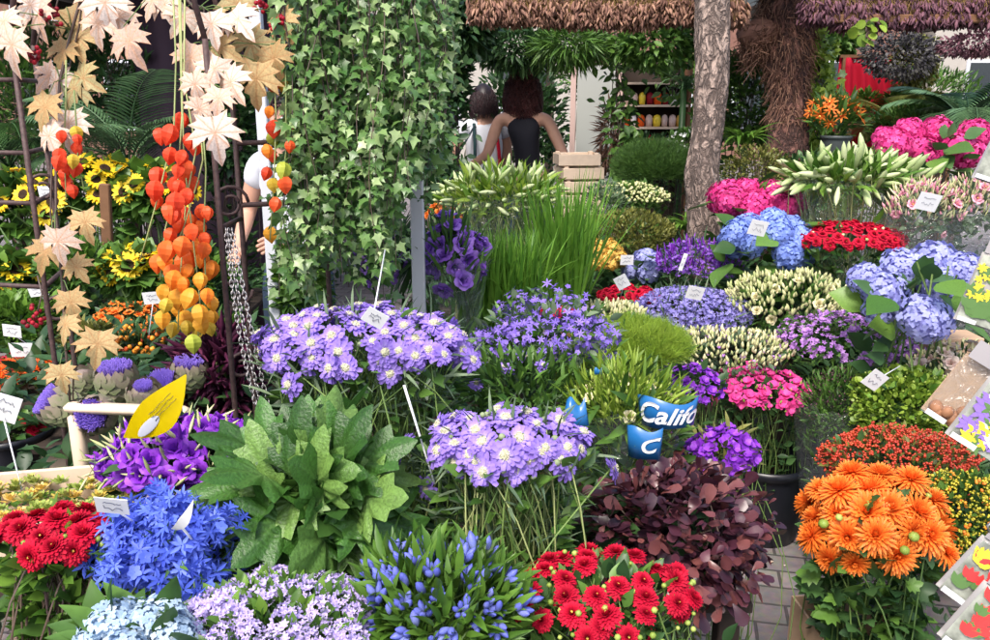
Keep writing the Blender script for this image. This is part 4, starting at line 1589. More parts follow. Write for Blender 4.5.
for (x, y, rx, ry, D, n, lb) in ((150, 192, 32, 22, 4.3, 8, 'sunflowers behind the physalis strands, below the palm fronds'), (95, 190, 40, 26, 4.4, 11, 'sunflowers below the palm fronds, left of the physalis strands'), (22, 205, 34, 30, 4.2, 9, 'sunflowers at the left edge behind the arbor post'),
                                 (135, 268, 26, 14, 3.7, 9, 'bright sunflowers low down beside the pale wooden board'), (12, 272, 22, 14, 3.9, 5, 'few sunflowers low at the left edge')):
    b = Bunch('sunflower_bunch', lb, 'flowers', x, y, rx, ry, D, bk=.6, group='sunflower bunches on the left')
    b.blooms(BLOOM, V_SUN, int(n * 1.7), 1.1, face=.9, lo=1.1, hi=1.25, minz=-.3, tilt=.3, stems=dict(r=.005, m='stem'))
    b.leaves('wide', 170, .105, 'leaf', lo=.5, hi=1.0, below=.45, up=.1)
    b.leaves('wide', 60, .10, 'leaf bright', lo=.7, hi=1.05, up=.1)
for (x, y, rx, ry, D, lb, m) in ((85, 268, 40, 26, 3.7, 'leafy green potted plants below the sunflowers', 'leaf'), (200, 290, 30, 40, 3.3, 'dark leafy plant behind the physalis strands', 'leaf dark'),
                                 (20, 318, 40, 22, 3.6, 'green leafy plants behind the white cards at the left edge', 'leaf bright')):
    b = Bunch('leafy_plant', lb, 'plant', x, y, rx, ry, D, bk=.7)
    b.leaves('ovate', 520, .06, m, lo=.5, hi=1.05, below=.3)
    b.leaves('ovate', 140, .06, 'leaf bright', lo=.85, hi=1.05, minz=0)
b = Bunch('alchemilla_bunch', 'yellow green filler leaves below the left arbor post', 'foliage', 88, 340, 26, 16, 2.9, bk=.8)
b.leaves('ovate', 520, .04, 'leaf olive', lo=.4, hi=1.05, below=.2)
b = Bunch('lily_bunch', 'few plump green lily buds beside the iron arbor side', 'flowers', 222, 345, 16, 20, 2.45, bk=.8)
lily(b, 12, .5, m='green bud')
b.leaves('lance', 60, .09, 'leaf bright', lo=.3, hi=1.0)
# right-hand fillers
b = Bunch('bupleurum_bunch', 'fine dark and green filler sprigs wrapped in film beside the hot pink flowers', 'foliage', 838, 405, 38, 36, 2.9, bk=.8)
b.leaves('lance', 900, .04, 'leaf', lo=.4, hi=1.05, below=.3, up=.8)
b.scatter('buds', ball(.003, 4, 3), 260, ['dry purple'], 1.0, lo=.8, hi=1.08)
b.sleeve(r0=.45, r1=1.1)
b = Bunch('bupleurum_bunch', 'bright yellow green filler sprigs above the red berries', 'foliage', 905, 405, 52, 36, 2.75, bk=.8)
b.leaves('round', 1300, .022, 'leaf lime', lo=.6, hi=1.05, minz=-.7, up=.7)
b.leaves('ovate', 500, .04, 'leaf bright', lo=.4, hi=.98, below=.3)
b.scatter('buds', ball(.0045, 5, 3), 200, ['green bud'], 1.0, lo=.85, hi=1.08)
b = Bunch('snapdragon_bunch', 'pale pink and cream snapdragons at the right behind the upper bulb packet', 'flowers', 955, 370, 40, 24, 2.85, bk=.8)
b.blooms(BLOOM, V_PALE, 30, .85, face=.4, lo=.8, hi=1.05, minz=-.6, lump=.2)
b.scatter('buds', BUD, 120, ['cream bud'], 1.4, up=True, lo=.9, hi=1.2, vr=(.2, 1))
b.leaves('lance', 200, .05, 'leaf dark', below=.4)
# hypericum
b = Bunch('hypericum_bunch', 'dense mass of small brick red berries behind the orange chrysanthemums', 'flowers', 900, 465, 74, 40, 2.45, bk=.8)
CL = MB()
rg = np.random.RandomState(8)
for q in range(6):
    dq = unit(rg.randn(3) * [1, 1, .5] + [0, 0, .9])
    CL.add(BERRY, frames([dq], None, .85), [dq * .011], v=[rg.rand()])
b.scatter('berries', CL.tpl(), 560, ['red berry'], 1.0, lo=.85, hi=1.06, lump=.1, minz=-.4)
b.leaves('ovate', 650, .026, 'leaf olive', lo=.7, hi=1.0, minz=-.5)
b.leaves('ovate', 240, .05, 'leaf dark', below=.8)
b = Bunch('hypericum_bunch', 'green and gold berry sprigs right of the orange chrysanthemums', 'flowers', 960, 515, 46, 44, 2.2, bk=.8)
b.scatter('berries', CL.tpl(), 300, ['gold berry'], .9, lo=.8, hi=1.06, minz=-.6)
b.scatter('red_berries', CL.tpl(), 40, ['mixed berries'], 1.0, lo=.9, hi=1.06, minz=-.7)
b.leaves('ovate', 800, .028, 'leaf', lo=.6, hi=1.0, minz=-.8)
b.leaves('ovate', 200, .05, 'leaf dark', below=.7)
# mums
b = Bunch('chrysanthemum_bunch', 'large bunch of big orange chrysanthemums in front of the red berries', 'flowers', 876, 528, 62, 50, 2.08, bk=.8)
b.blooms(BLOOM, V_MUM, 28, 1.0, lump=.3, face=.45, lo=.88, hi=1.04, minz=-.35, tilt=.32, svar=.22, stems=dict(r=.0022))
b.scatter('buds', ball(.011, 7, 5, .8), 9, ['green bud'], 1.0, lo=1.08, hi=1.12, up=True, minz=0)
b.leaves('oak', 260, .075, 'leaf dark', lo=.4, hi=.75, below=.85, grow=1.0)
b.leaves('oak', 90, .07, 'leaf', lo=.8, hi=1.0, minz=-.9, below=.95)


# ---------------------------------------------------------------- iron arbor
def polyline_tube(P, r, sides=6, mb=None):
    mb = mb or MB()
    tubes(mb, np.array(P), r, r, sides)
    return mb


ar_c = at(130, 150, 2.05)
arb = thing('iron_arbor', 'rusty iron garden arbor with scrolled side panels and a curved top', 'arbor', (ar_c[0], ar_c[1], 0.004))
AB = np.array([ar_c[0], ar_c[1], 0.004])


def vert(px, py, D):
    p = at(px, py, D)
    return np.array([p[0], p[1], 0])


posts = [vert(214, 150, 1.95), vert(236, 150, 2.12), vert(322, 150, 2.2), vert(26, 150, 2.0), vert(47, 150, 2.2)]
for i, p in enumerate(posts):
    polyline_tube([p - AB + [0, 0, z] for z in (.004, .6, 1.2, 1.72)], .0068, 8).build('post', ['rust iron'], arb)


def arch(p, q, zt=1.72, h=.42):
    return [p * (1 - u) + q * u + np.array([0, 0, zt + h * math.sin(PI * u) ** .7]) - AB for u in np.linspace(0, 1, 15)]


polyline_tube(arch(posts[0], posts[3]), .0068, 8).build('arch', ['rust iron'], arb)
polyline_tube(arch(posts[1], posts[4]), .0068, 8).build('arch', ['rust iron'], arb)
for py in (47, 143, 207):
    A = posts[1] + [0, 0, at(236, py, 2.12)[2]]
    B_ = posts[2] + [0, 0, at(236, py, 2.12)[2]]
    polyline_tube([A - AB, (A + B_) / 2 - AB, B_ - AB], .007).build('rail', ['rust iron'], arb)
for py in (80, 153, 205, 295):
    A = posts[3] + [0, 0, at(26, py, 2.0)[2]]
    B_ = A + [-.25, .05, 0]
    C_ = posts[4] + [0, 0, A[2]]
    polyline_tube([B_ - AB, (A + B_) / 2 - AB, A - AB], .006).build('rail', ['rust iron'], arb)
    polyline_tube([A - AB, (A + C_) / 2 - AB, C_ - AB], .006).build('rail', ['rust iron'], arb)


def scroll(c, r, du, up=1, turns=1.35):
    P = []
    for k in range(22):
        u = k / 21
        a = u * turns * 2 * PI
        q = r * (1 - .68 * u)
        P.append(c + du * q * math.cos(a) + np.array([0, 0, up * q * math.sin(a)]) - AB)
    return P


du = unit(posts[1] - posts[0])
for py, up, r in ((205, 1, .045), (385, 1, .04), (300, -1, .04)):
    c = (posts[0] + posts[1]) / 2 + [0, 0, at(226, py, 2.03)[2]]
    polyline_tube(scroll(c, r, np.array([.9, .4, 0]), up), .0045).build('scroll', ['rust iron'], arb)
for py in (190, 320):
    c = (posts[3] + posts[4]) / 2 + [0, 0, at(40, py, 2.1)[2]]
    polyline_tube(scroll(c, .04, np.array([.9, .4, 0]), 1), .0045).build('scroll', ['rust iron'], arb)
for z in (.3, .62, 1.3, 1.6):
    polyline_tube([posts[0] + [0, 0, z] - AB, posts[1] + [0, 0, z] - AB], .006).build('rung', ['rust iron'], arb)

# chain hanging beside the arbor
link = MB()
lp = []
for k in range(13):
    a = 2 * PI * k / 12
    lp.append((.0042 * math.cos(a), 0, .0095 * math.sin(a)))
tubes(link, np.array(lp), .0014, .0014, 5)
LK = link.tpl()
ch = thing('chain', 'bright metal chain looped down beside the iron arbor side', 'chain', at(228, 232, 1.9))
for off, ph in ((0, 0), (.022, .4), (.010, .9)):
    A = at(226 + off * 300, 232, 1.9)
    B_ = at(264 + off * 500, 436, 1.86)
    n = 36
    mb = MB()
    u = np.linspace(0, 1, n)
    P = A[None] * (1 - u[:, None]) + B_[None] * u[:, None] + np.sin(u * PI)[:, None] * np.array([-.012 + off * .4, 0, 0]) - at(228, 232, 1.9)
    d = np.gradient(P, axis=0)
    Rm = frames(d, np.where(np.arange(n) % 2, ph, ph + 1.57))
    mb.add(LK, Rm, P)
    mb.build('chain_strand', ['chain metal'], ch)

# ---------------------------------------------------------------- hanging ivy
rng = np.random.RandomState(77)
iv_c = at(365, -40, 2.15)
ivy = thing('hanging_ivy', 'thick curtain of green ivy hanging down in front of the stall', 'ivy', iv_c)
strands = []
for i in range(96):
    px = rng.choice([rng.uniform(284, 450), 296 + 13 * rng.randint(12) + rng.randn() * 2.2, 300 + 13 * rng.randint(8)])
    D = rng.uniform(1.98, 2.38)
    cen = 1 - abs(px - 372) / 85
    end = rng.uniform(140, 215) + 125 * cen * rng.uniform(.3, 1)
    if 392 < px < 425:
        end = min(end, rng.uniform(150, 225))
    if px > 424:
        end = rng.uniform(60, 190)
    if px < 318:
        end = rng.uniform(190, 320)
    A = at(px, -60, D)
    B_ = at(px + rng.uniform(-6, 6), end, D + .02)
    k = 14
    u = np.linspace(0, 1, k)[:, None]
    P = A * (1 - u) + B_ * u
    P[:, 0] += .018 * np.sin(u[:, 0] * rng.uniform(5, 12) + rng.rand() * 6)
    P[:, 1] += .018 * np.sin(u[:, 0] * rng.uniform(5, 12) + rng.rand() * 6)
    strands.append(P - iv_c)
for i in range(16):      # sprigs sticking out on the left
    A = at(rng.uniform(300, 330), rng.uniform(10, 200), 2.1)
    B_ = A + np.array([rng.uniform(-.13, -.04), rng.uniform(-.08, .05), rng.uniform(-.06, .08)])
    u = np.linspace(0, 1, 14)[:, None]
    strands.append(A * (1 - u) + B_ * u + np.sin(u * PI) * [0, 0, .02] - iv_c)
strands = np.array(strands)
sv = rng.uniform(-.22, .22, len(strands))
vo_ = []
mb = MB()
tubes_fast(mb, strands, .0022, .001)
mb.build('vines', ['stem dark'], ivy)
mb = MB()
pts, dr = [], []
for P in strands:
    L = np.linalg.norm(P[-1] - P[0])
    n = int(L / .0085)
    u = rng.rand(n) ** .9 * (len(P) - 1.001)
    i0 = u.astype(int)
    f = (u - i0)[:, None]
    q = P[i0] * (1 - f) + P[i0 + 1] * f
    a = rng.rand(n) * 6.28
    o = np.column_stack([np.cos(a), np.sin(a), np.zeros(n)]) * rng.uniform(.004, .028, (n, 1))
    pts.append(q + o)
    vo_.append(np.full(n, sv[len(vo_)]))
    dr.append(unit(o) * .8 + np.array([0, -.3, -.75]) + .35 * rng.randn(n, 3))
pts, dr = np.concatenate(pts), np.concatenate(dr)
keep = rng.rand(len(pts)) < 1
n = len(pts)
Rm = lframes(dr, unit(np.array([0, -.75, .55]) + .45 * rng.randn(n, 3)), .0235 * rng.uniform(.45, 1.6, n))
vv = np.clip(rng.beta(1.3, 2.2, n) + np.concatenate(vo_), 0, 1)
mb.add(LF['ivy'], Rm, pts, v=vv)
mb.build('leaves', ['leaf ivy'], ivy, kind='stuff')


# ---------------------------------------------------------------- autumn leaf garlands
def garland(label, lv, vine, m2='autumn pale'):
    c = at(*vine[0])
    g = thing('leaf_garland', label, 'garland', c, 'autumn leaf garlands on the iron arbor')
    mb = MB()
    P = np.array([at(*p) for p in vine]) - c
    tubes(mb, P, .004, .003, 5)
    P2 = P + np.random.RandomState(1).randn(*P.shape) * .012
    tubes(mb, P2, .0025, .002, 4)
    mb.build('vine', ['stem dark'], g)
    rg = np.random.RandomState(int(vine[0][0]) + 5)
    vs = {}
    for (x, y, s, ang, D, kind) in lv:
        me = MB().add(LF['maple' if rg.rand() < .6 else 'mapleflat'], v=[rg.rand()]).mesh('autumn leaf', [kind])
        d = np.array([math.sin(R(ang)), rg.uniform(-.45, .1), -math.cos(R(ang))])
        size = s * .86 * D / FPX
        P0 = at(x, y, D) - c - unit(d) * size * .45
        Rm = lframes([d], unit(np.array([rg.uniform(-.5, .5), -1, rg.uniform(0, .5)])), size)[0]
        o = put('leaf', me, g, mat4(Rm, P0))
        q = P[np.argmin(np.linalg.norm(P - P0, axis=1))]
        st = MB()
        mid = (q + P0) / 2 + [0, 0, .01]
        tubes(st, np.array([q, mid, P0]), .0013, .0011, 4)
        so = st.build('leaf_stalk', ['stem'], g)


A_, O_ = 'autumn pale', 'autumn ochre'
garland('pale cream and pink autumn leaves hanging from the arbor top down its right post',
        [(131, 46, 52, 20, 1.9, A_), (213, 72, 44, -20, 1.9, A_), (232, 86, 46, 30, 1.9, A_), (212, 28, 44, 10, 1.92, A_), (240, 22, 44, 40, 1.95, A_), (190, 62, 48, -15, 1.93, A_), (196, 88, 40, 10, 1.9, A_), (218, 102, 38, -10, 1.88, A_),
         (216, 138, 56, 8, 1.85, A_), (252, 48, 48, 10, 2.0, O_), (275, 62, 44, 15, 2.0, O_), (256, 84, 56, -8, 2.0, O_), (238, 8, 46, 10, 2.0, O_), (180, 20, 40, -30, 1.95, A_), (166, 8, 42, 20, 1.95, A_), (284, 26, 40, 20, 2.0, O_), (150, 4, 36, -20, 1.95, A_),
         (198, 112, 34, -30, 1.92, A_), (225, 50, 40, 60, 1.95, O_)],
        [(140, -50, 1.95), (170, -20, 1.95), (196, 10, 1.95), (206, 50, 1.95), (208, 90, 1.95), (212, 130, 1.95)])
garland('ochre and pink autumn leaves and vine trailing down the left arbor post',
        [(12, 50, 56, -10, 1.9, A_), (4, 25, 44, 10, 1.9, A_), (38, 18, 48, 5, 1.95, A_), (28, 8, 40, -40, 1.95, A_), (62, 55, 44, -15, 2.0, O_), (78, 42, 44, 10, 2.0, O_), (74, 22, 42, 25, 2.0, O_), (56, 86, 44, 0, 2.0, A_), (72, 92, 42, -30, 2.0, O_), (86, 80, 42, 60, 2.0, O_),
         (46, 78, 38, -40, 2.0, A_), (44, 112, 50, -15, 1.95, O_), (68, 128, 48, 0, 2.0, A_), (50, 140, 44, 20, 1.95, A_), (44, 256, 42, -20, 1.95, O_), (58, 246, 46, 0, 1.9, A_), (86, 226, 40, 10, 1.95, O_), (72, 306, 40, 10, 1.95, O_), (97, 348, 46, -5, 1.9, O_), (64, 328, 36, -10, 1.95, O_),
         (62, 378, 36, 5, 1.95, O_), (106, 8, 54, 5, 1.92, A_), (98, 28, 44, -10, 1.95, A_), (118, 22, 44, 15, 1.95, A_), (78, 270, 34, 30, 1.95, O_), (90, 4, 44, -25, 1.95, A_)],
        [(100, -50, 1.95), (84, -10, 1.95), (72, 30, 2.0), (60, 80, 2.0), (56, 140, 2.0), (56, 210, 2.0), (62, 280, 2.0), (66, 350, 2.0), (70, 400, 2.0)])


# berries clusters (red)
def berries(px, py, D, label, n=16):
    c = at(px, py, D)
    o = thing('berry_cluster', label, 'berries', c, 'red berry clusters on the arbor')
    rg = np.random.RandomState(px)
    mb = MB()
    mb.add(ball(.0055, 7, 5), P=rg.randn(n, 3) * .012, v=rg.rand(n), Rm=np.repeat(np.eye(3)[None], n, 0))
    mb.build('berries', ['deep red'], o)
    mb = MB()
    tubes(mb, np.array([[0, 0, 0], [.01, .02, .05], [.0, .03, .09]]), .002, .002, 4)
    mb.build('stem', ['stem dark'], o)


for x, y, D, lb in ((34, 54, 1.95, 'red berries on the left arbor post at rail height'), (54, 15, 1.95, 'red berries near the top of the left arbor post'), (262, 6, 2.0, 'red berries at the very top beside the ivy'), (278, 24, 2.0, 'red berries under the arbor top, left of the ivy'), (36, 318, 1.9, 'dark red berries low on the left arbor post')):
    berries(x, y, D, lb)


# ---------------------------------------------------------------- physalis (lantern) strands
def lantern_mesh(v, rng):
    prof = [(.0015, .0), (.009, -.003), (.0165, -.012), (.0185, -.022), (.0150, -.034), (.0075, -.044), (.001, -.052)]
    seg = 10
    V, t, F = [], [], []
    for i, (r, z) in enumerate(prof):
        for j in range(seg):
            a = 2 * PI * j / seg
            rr = r * (1.0 + (.20 if j % 2 == 0 else -.12) * (1 if 0 < i < 6 else 0))
            V.append((rr * math.cos(a), rr * math.sin(a), z))
            t.append(i / 6)
    for i in range(6):
        for j in range(seg):
            q = (j + 1) % seg
            F.append((i * seg + j, i * seg + q, (i + 1) * seg + q, (i + 1) * seg + j))
    return MB().add(T(V, t, F), v=[v]).mesh('lantern husk', ['lantern'], smooth=False)


rg = np.random.RandomState(50)
LM = [lantern_mesh(v, rng) for v in (0, .12, .3, .5, .7, .85, 1)]


def physalis(label, pts, D, s, stems_px, ymin, ymax, mix=None):
    c = at(pts[0][0], ymin - 20, D)
    g = thing('physalis_bunch', label, 'dried flowers', c, 'physalis bunches hanging from the arbor')
    rg = np.random.RandomState(int(pts[0][0]))
    for (x, y) in pts:
        u = (y - ymin) / (ymax - ymin) if mix is None else rg.choice(mix)
        k = int(np.clip(u ** 1.3 * 6.6 - .6 + rg.uniform(-.9, .9), 0, 6))
        P = at(x, y - 8, D + rg.uniform(-.06, .06)) - c
        Rm = frames([[rg.uniform(-.35, .35), rg.uniform(.0, .5), 1]], np.array([rg.rand() * 6]), s * .86 * rg.uniform(.75, 1.15))[0]
        o = put('lantern', LM[k], g, mat4(Rm, P))
    mb = MB()
    for a in stems_px:
        P = np.array([at(x, y, D + .01 * (i % 3)) for i, (x, y) in enumerate(a)]) - c
        tubes(mb, P, .0022, .0015, 4, v=rg.rand())
    mb.build('stems', ['stem pale'], g)


pm = [(183, 120), (159, 136), (172, 132), (189, 141), (172, 155), (158, 175), (188, 168), (180, 172), (196, 150), (157, 202), (181, 188), (200, 212), (185, 214), (175, 215), (206, 214), (172, 236), (190, 232), (168, 248), (184, 244), (196, 246), (204, 260), (180, 262), (212, 268), (170, 272),
      (190, 272), (182, 284), (200, 280), (177, 296), (192, 296), (208, 296), (176, 310), (184, 318), (198, 312), (163, 318), (212, 318), (200, 334), (158, 262), (188, 256), (204, 240), (176, 200), (212, 304), (156, 188), (165, 292), (198, 324), (184, 158), (176, 184), (194, 184), (188, 196), (170, 210), (192, 222), (180, 224), (198, 228), (164, 262), (206, 250), (176, 278), (186, 328), (174, 330), (192, 342), (208, 330), (168, 306)]
physalis('long hanging strand of red, orange and green paper lanterns beside the arbor side', pm, 1.9, 1.0,
         [[(178, -30), (180, 40), (182, 115), (178, 180), (165, 230), (160, 280)], [(172, -30), (176, 60), (174, 130), (160, 190), (146, 240), (140, 260)], [(185, -30), (184, 80), (196, 150), (186, 200), (180, 280), (178, 330)],
          [(180, -20), (182, 90), (184, 160), (192, 230), (200, 300), (198, 340)], [(200, 120), (203, 160), (198, 180), (186, 220), (168, 270)], [(203, 130), (206, 170), (204, 230), (206, 300), (200, 335)]], 110, 345)
physalis('short strand of red and green paper lanterns on the left arbor post', [(62, 138), (62, 162), (64, 176), (60, 150), (63, 168), (74, 134), (76, 150), (74, 162), (78, 170), (70, 192), (60, 156), (76, 142), (68, 184)], 1.95, .8,
         [[(66, 60), (66, 100), (64, 140), (66, 200)], [(74, 90), (76, 120), (78, 160), (84, 190)]], 130, 200, mix=[0, .1, .2, .9, 1])
physalis('small strand of orange and green paper lanterns against the ivy curtain', [(272, 88), (284, 86), (271, 114), (274, 128), (288, 130), (270, 140), (290, 148), (272, 158), (284, 170), (268, 175), (272, 186), (285, 184), (276, 205), (270, 234), (266, 152)], 2.0, .9,
         [[(276, 10), (274, 60), (276, 120), (274, 180), (270, 240)], [(284, 30), (286, 90), (286, 150), (282, 190)]], 80, 240, mix=[.1, .25, .35, .8, 1])

# ---------------------------------------------------------------- poles
def pole(name, label, px, py, D, r, z1, m, square=False):
    p = at(px, py, D)
    z0 = floor_z(p[0], p[1])
    mb = MB()
    if square:
        mb.add(box(0, 0, (z1 - z0) / 2, r * 2, r * 2, z1 - z0, bev=.003))
    else:
        mb.add(lathe([(r, 0), (r, z1 - z0)], 14, cap=True))
    o = mb.build(name, [m], loc=(p[0], p[1], z0), smooth=not square)
    return tag(o, label, 'pole')


pole('tent_pole', 'white square tent pole behind the arbor, left of the ivy', 263, 120, 2.75, .018, 2.3, 'pole white', True)
pole('tent_pole', 'brushed aluminium pole coming down out of the ivy curtain', 418, 240, 2.5, .019, 2.3, 'aluminium', True)

# ---------------------------------------------------------------- artichokes
def artichoke(px, py, D, r, v, label, tilt):
    c = at(px, py, D)
    z0 = floor_z(c[0], c[1])
    h = c[2] - z0 - r
    o = thing('artichoke_flower', label, 'artichoke', (c[0], c[1], z0), 'artichokes in flower')
    rg = np.random.RandomState(px)
    top = np.array([0, 0, h])
    d = unit(np.array(tilt, float))
    F_ = frames([d], np.array([rg.rand()]))[0]
    mb = MB()
    sc = petal(.040, .036, 1.5, -.75, .12, 'ovate', n=4)
    for k in range(7):
        u = k / 6
        n = 9
        lat = -1.25 + 1.55 * u
        for j in range(n):
            a = 2 * PI * (j + .5 * (k % 2)) / n + .1 * rg.randn()
            q = r * math.cos(lat) * .95
            z = r * math.sin(lat) * .95 + r * .1
            Rz = rotz(a - PI / 2)
            ti = -.7 + 1.0 * u
            tl = np.array([[1, 0, 0], [0, math.cos(-ti * .3), -math.sin(-ti * .3)], [0, math.sin(-ti * .3), math.cos(-ti * .3)]])
            mb.add(sc, (F_ @ Rz @ tl * (r / .05) * (1.0 if k < 6 else .8))[None], [F_ @ np.array([q * math.cos(a), q * math.sin(a), z]) + top + d * r * .3], v=[rg.rand()])
    mb.add(ball(r * .88, 12, 8), P=[top + d * r * .3], v=[.1])
    mb.build('bracts', ['artichoke'], o)
    if v > 0:
        mb = MB()
        n = 900
        q = np.sqrt(rg.rand(n)) * r * .62 * v
        a = rg.rand(n) * 6.28
        P = np.column_stack([q * np.cos(a), q * np.sin(a), np.full(n, r * .6)]) @ F_.T + top + d * r * .3
        dd = unit(np.column_stack([q * np.cos(a) * 6, q * np.sin(a) * 6, np.full(n, 1.0)]) + .12 * rg.randn(n, 3)) @ F_.T
        Q = np.stack([P, P + dd * r * .22, P + dd * (r * rg.uniform(.4, .5, n))[:, None]], 1)
        tubes_fast(mb, Q, .0016, .0011, v=rg.rand(n))
        mb.build('thistle_tuft', ['thistle'], o)
    mb = MB()
    tubes(mb, np.array([[0, 0, 0], [0, 0, h * .5], [0, 0, h]]), .008, .010, 7, v=.5)
    mb.build('stem', ['leaf grey'], o)


for a in ((68, 390, 2.1, .054, 1, 'artichoke tilted left with a wide purple tuft, leftmost of the row', (-.9, -.5, .8)), (98, 394, 2.02, .05, 1, 'artichoke with a round purple tuft facing forward above the pale crate', (.1, -1, .35)),
          (116, 370, 2.25, .058, 1, 'large artichoke with a flat violet top behind the others', (0, -.1, 1)), (144, 386, 2.1, .046, .6, 'small artichoke barely opening with a small purple tip', (.1, -.3, 1)), (166, 378, 2.2, .05, 1, 'artichoke with a purple tuft just behind the yellow card', (-.1, -.5, 1)),
          (188, 364, 2.3, .052, 1, 'artichoke with a broad lilac top at the right end of the row', (.1, -.1, 1)), (84, 372, 2.3, .045, 0, 'closed green artichoke between the purple ones', (-.2, -.2, 1))):
    artichoke(*a)

# ---------------------------------------------------------------- crates, tray, boxes
def slat_crate(name, label, loc, rz, L, W, H, t=.012, m='wood pale', nslat=2, posts_up=.0, group=None):
    o = thing(name, label, 'crate', loc, group, rz)
    for sy in (-1, 1):
        for k in range(nslat):
            hh = H / nslat - .012
            MB().add(box(0, sy * (W / 2 - t / 2), .006 + hh / 2 + k * (hh + .012), L, t, hh, bev=.002)).build('long_slat', [m], o, smooth=False)
    for sx in (-1, 1):
        for k in range(nslat):
            hh = H / nslat - .012
            MB().add(box(sx * (L / 2 - t / 2 - .001), 0, .008 + hh / 2 + k * (hh + .012), t, W - 2 * t - .004, hh - .002, bev=.002)).build('end_slat', [m], o, smooth=False)
        for sy in (-1, 1):
            MB().add(box(sx * (L / 2 - t - .016), sy * (W / 2 - t - .016), (H + posts_up) / 2 + .003, .028, .028, H + posts_up, bev=.003)).build('corner_post', [m], o, smooth=False)
    MB().add(box(0, 0, .004, L - 2 * t - .004, W - 2 * t - .004, .006)).build('bottom', [m], o, smooth=False)
    return o


# pale crate with a cut handle, turned slightly
cc = at(124, 470, 1.95)
cr = thing('plastic_crate', 'pale beige harvest crate with an open frame end behind the violet lisianthus', 'crate', (cc[0], cc[1] + .05, .62), rz=R(-6))
ztop = at(110, 412, 1.95)[2] - .62
MB().add(box(0, 0, ztop, .30, .035, .022, bev=.008)).build('top_rail', ['wood pale'], cr)
for sx in (-1, 1):
    MB().add(box(sx * .128, 0, ztop / 2 - .004, .03, .03, ztop - .024, bev=.006)).build('upright', ['wood pale'], cr)
    MB().add(box(sx * .134, .13, ztop - .16, .014, .22, .03, bev=.005)).build('side_rail', ['wood pale'], cr)
    MB().add(box(sx * .134, .13, .03, .014, .22, .05, bev=.005)).build('side_rail', ['wood pale'], cr)
    MB().add(box(sx * .128, .255, ztop / 2 - .06, .03, .03, ztop - .14, bev=.006)).build('upright', ['wood pale'], cr)
MB().add(box(0, 0, .05, .22, .02, .09, bev=.004)).build('lower_board', ['wood pale'], cr)

# wooden tray with mixed rosettes
tc_ = at(62, 500, 1.62)
tr = thing('wooden_tray', 'shallow pale wooden tray of small rosette plants behind the left red dahlias', 'tray', tc_ - [0, 0, .06], rz=R(12))
L_, W_ = .32, .24
for sy in (-1, 1):
    MB().add(box(0, sy * W_ / 2, .04, L_, .010, .07, bev=.002)).build('side_board', ['wood pale'], tr, smooth=False)
for sx in (-1, 1):
    MB().add(box(sx * (L_ / 2 + .006), 0, .042, .010, W_ + .01, .074, bev=.002)).build('end_board', ['wood pale'], tr, smooth=False)
MB().add(box(0, 0, .0, L_, W_, .008)).build('bottom', ['wood pale'], tr, smooth=False)
for sx in (-1, 1):
    for sy in (-1, 1):
        hh = tc_[2] - .066 - floor_z(tc_[0], tc_[1])
        MB().add(box(sx * .14, sy * .1, -.005 - hh / 2, .03, .03, hh, bev=.003)).build('leg', ['wood pale'], tr, smooth=False)
rg = np.random.RandomState(21)
ros = [rosette([dict(n=7, L=.013, W=.009, e=.3, b=-.3, r0=.001, prof='obov', k=2), dict(n=6, L=.009, W=.007, e=.8, b=-.2, r0=.001, z0=.002, prof='obov', k=2), dict(n=4, L=.006, W=.005, e=1.2, b=-.1, r0=.0, z0=.003, prof='obov', k=2)], rg, .3).tpl() for _ in range(2)]
for q in range(5):
    me = MB().add(ros[q % 2], v=[q / 4]).mesh('rosette', ['mixed rosettes'])
    for k in range(17):
        x, y = rg.uniform(-.145, .145), rg.uniform(-.105, .105)
        o = thing('rosette_plant', None, None) if False else put('rosette', me, tr, mat4(rotz(rg.rand() * 6) * rg.uniform(.9, 1.6), (x, y, .052 + rg.uniform(-.008, .014))))
mb = MB()
mb.add(LF['ovate'], lframes(unit(rg.randn(400, 3) * [1, 1, .4] + [0, 0, .3]), [0, 0, 1.], .02 * rg.uniform(.7, 1.3, 400)), np.column_stack([rg.uniform(-.15, .15, 400), rg.uniform(-.11, .11, 400), rg.uniform(.02, .055, 400)]), v=rg.rand(400))
mb.build('small_leaves', ['leaf bright'], tr)

# black bucket with red flowers at the left edge, wooden box behind it
bp_ = at(12, 455, 2.35)
bucket('bucket', 'squat black bucket at the left edge behind the wooden tray', bp_[0], bp_[1], bp_[2] - .10, .105, .17, group='black buckets')
bb = Bunch('red_bedding_plant', 'few red flowers and dark leaves in the squat black bucket at the left edge', 'plant', 12, 432, 28, 14, 2.35, bk=.9, hgt=.06)
bb.blooms(BLOOM, V_DEEPROSE, 9, .9, face=.4)
bb.leaves('ovate', 140, .05, 'leaf', below=.3)
for i, (x, y, D, lb, L2) in enumerate(((30, 400, 2.85, 'wooden box holding the orange red gerberas', .34), (58, 440, 2.45, 'wooden box under the artichokes, beside the black bucket', .30))):
    c = at(x, y, D)
    slat_crate('wooden_box', lb, (c[0], c[1], c[2] - .13), R(8), L2, .26, .17, group='wooden boxes on the left')
# board between sunflower stands
c = at(108, 250, 3.9)
bd = MB().add(box(0, 0, 0, .045, .03, .6, bev=.004)).build('wooden_post', ['wood brown'], loc=c, smooth=False)
bd.rotation_euler = (0, R(4), 0)
tag(bd, 'tan wooden board standing between the sunflower bunches', 'board')
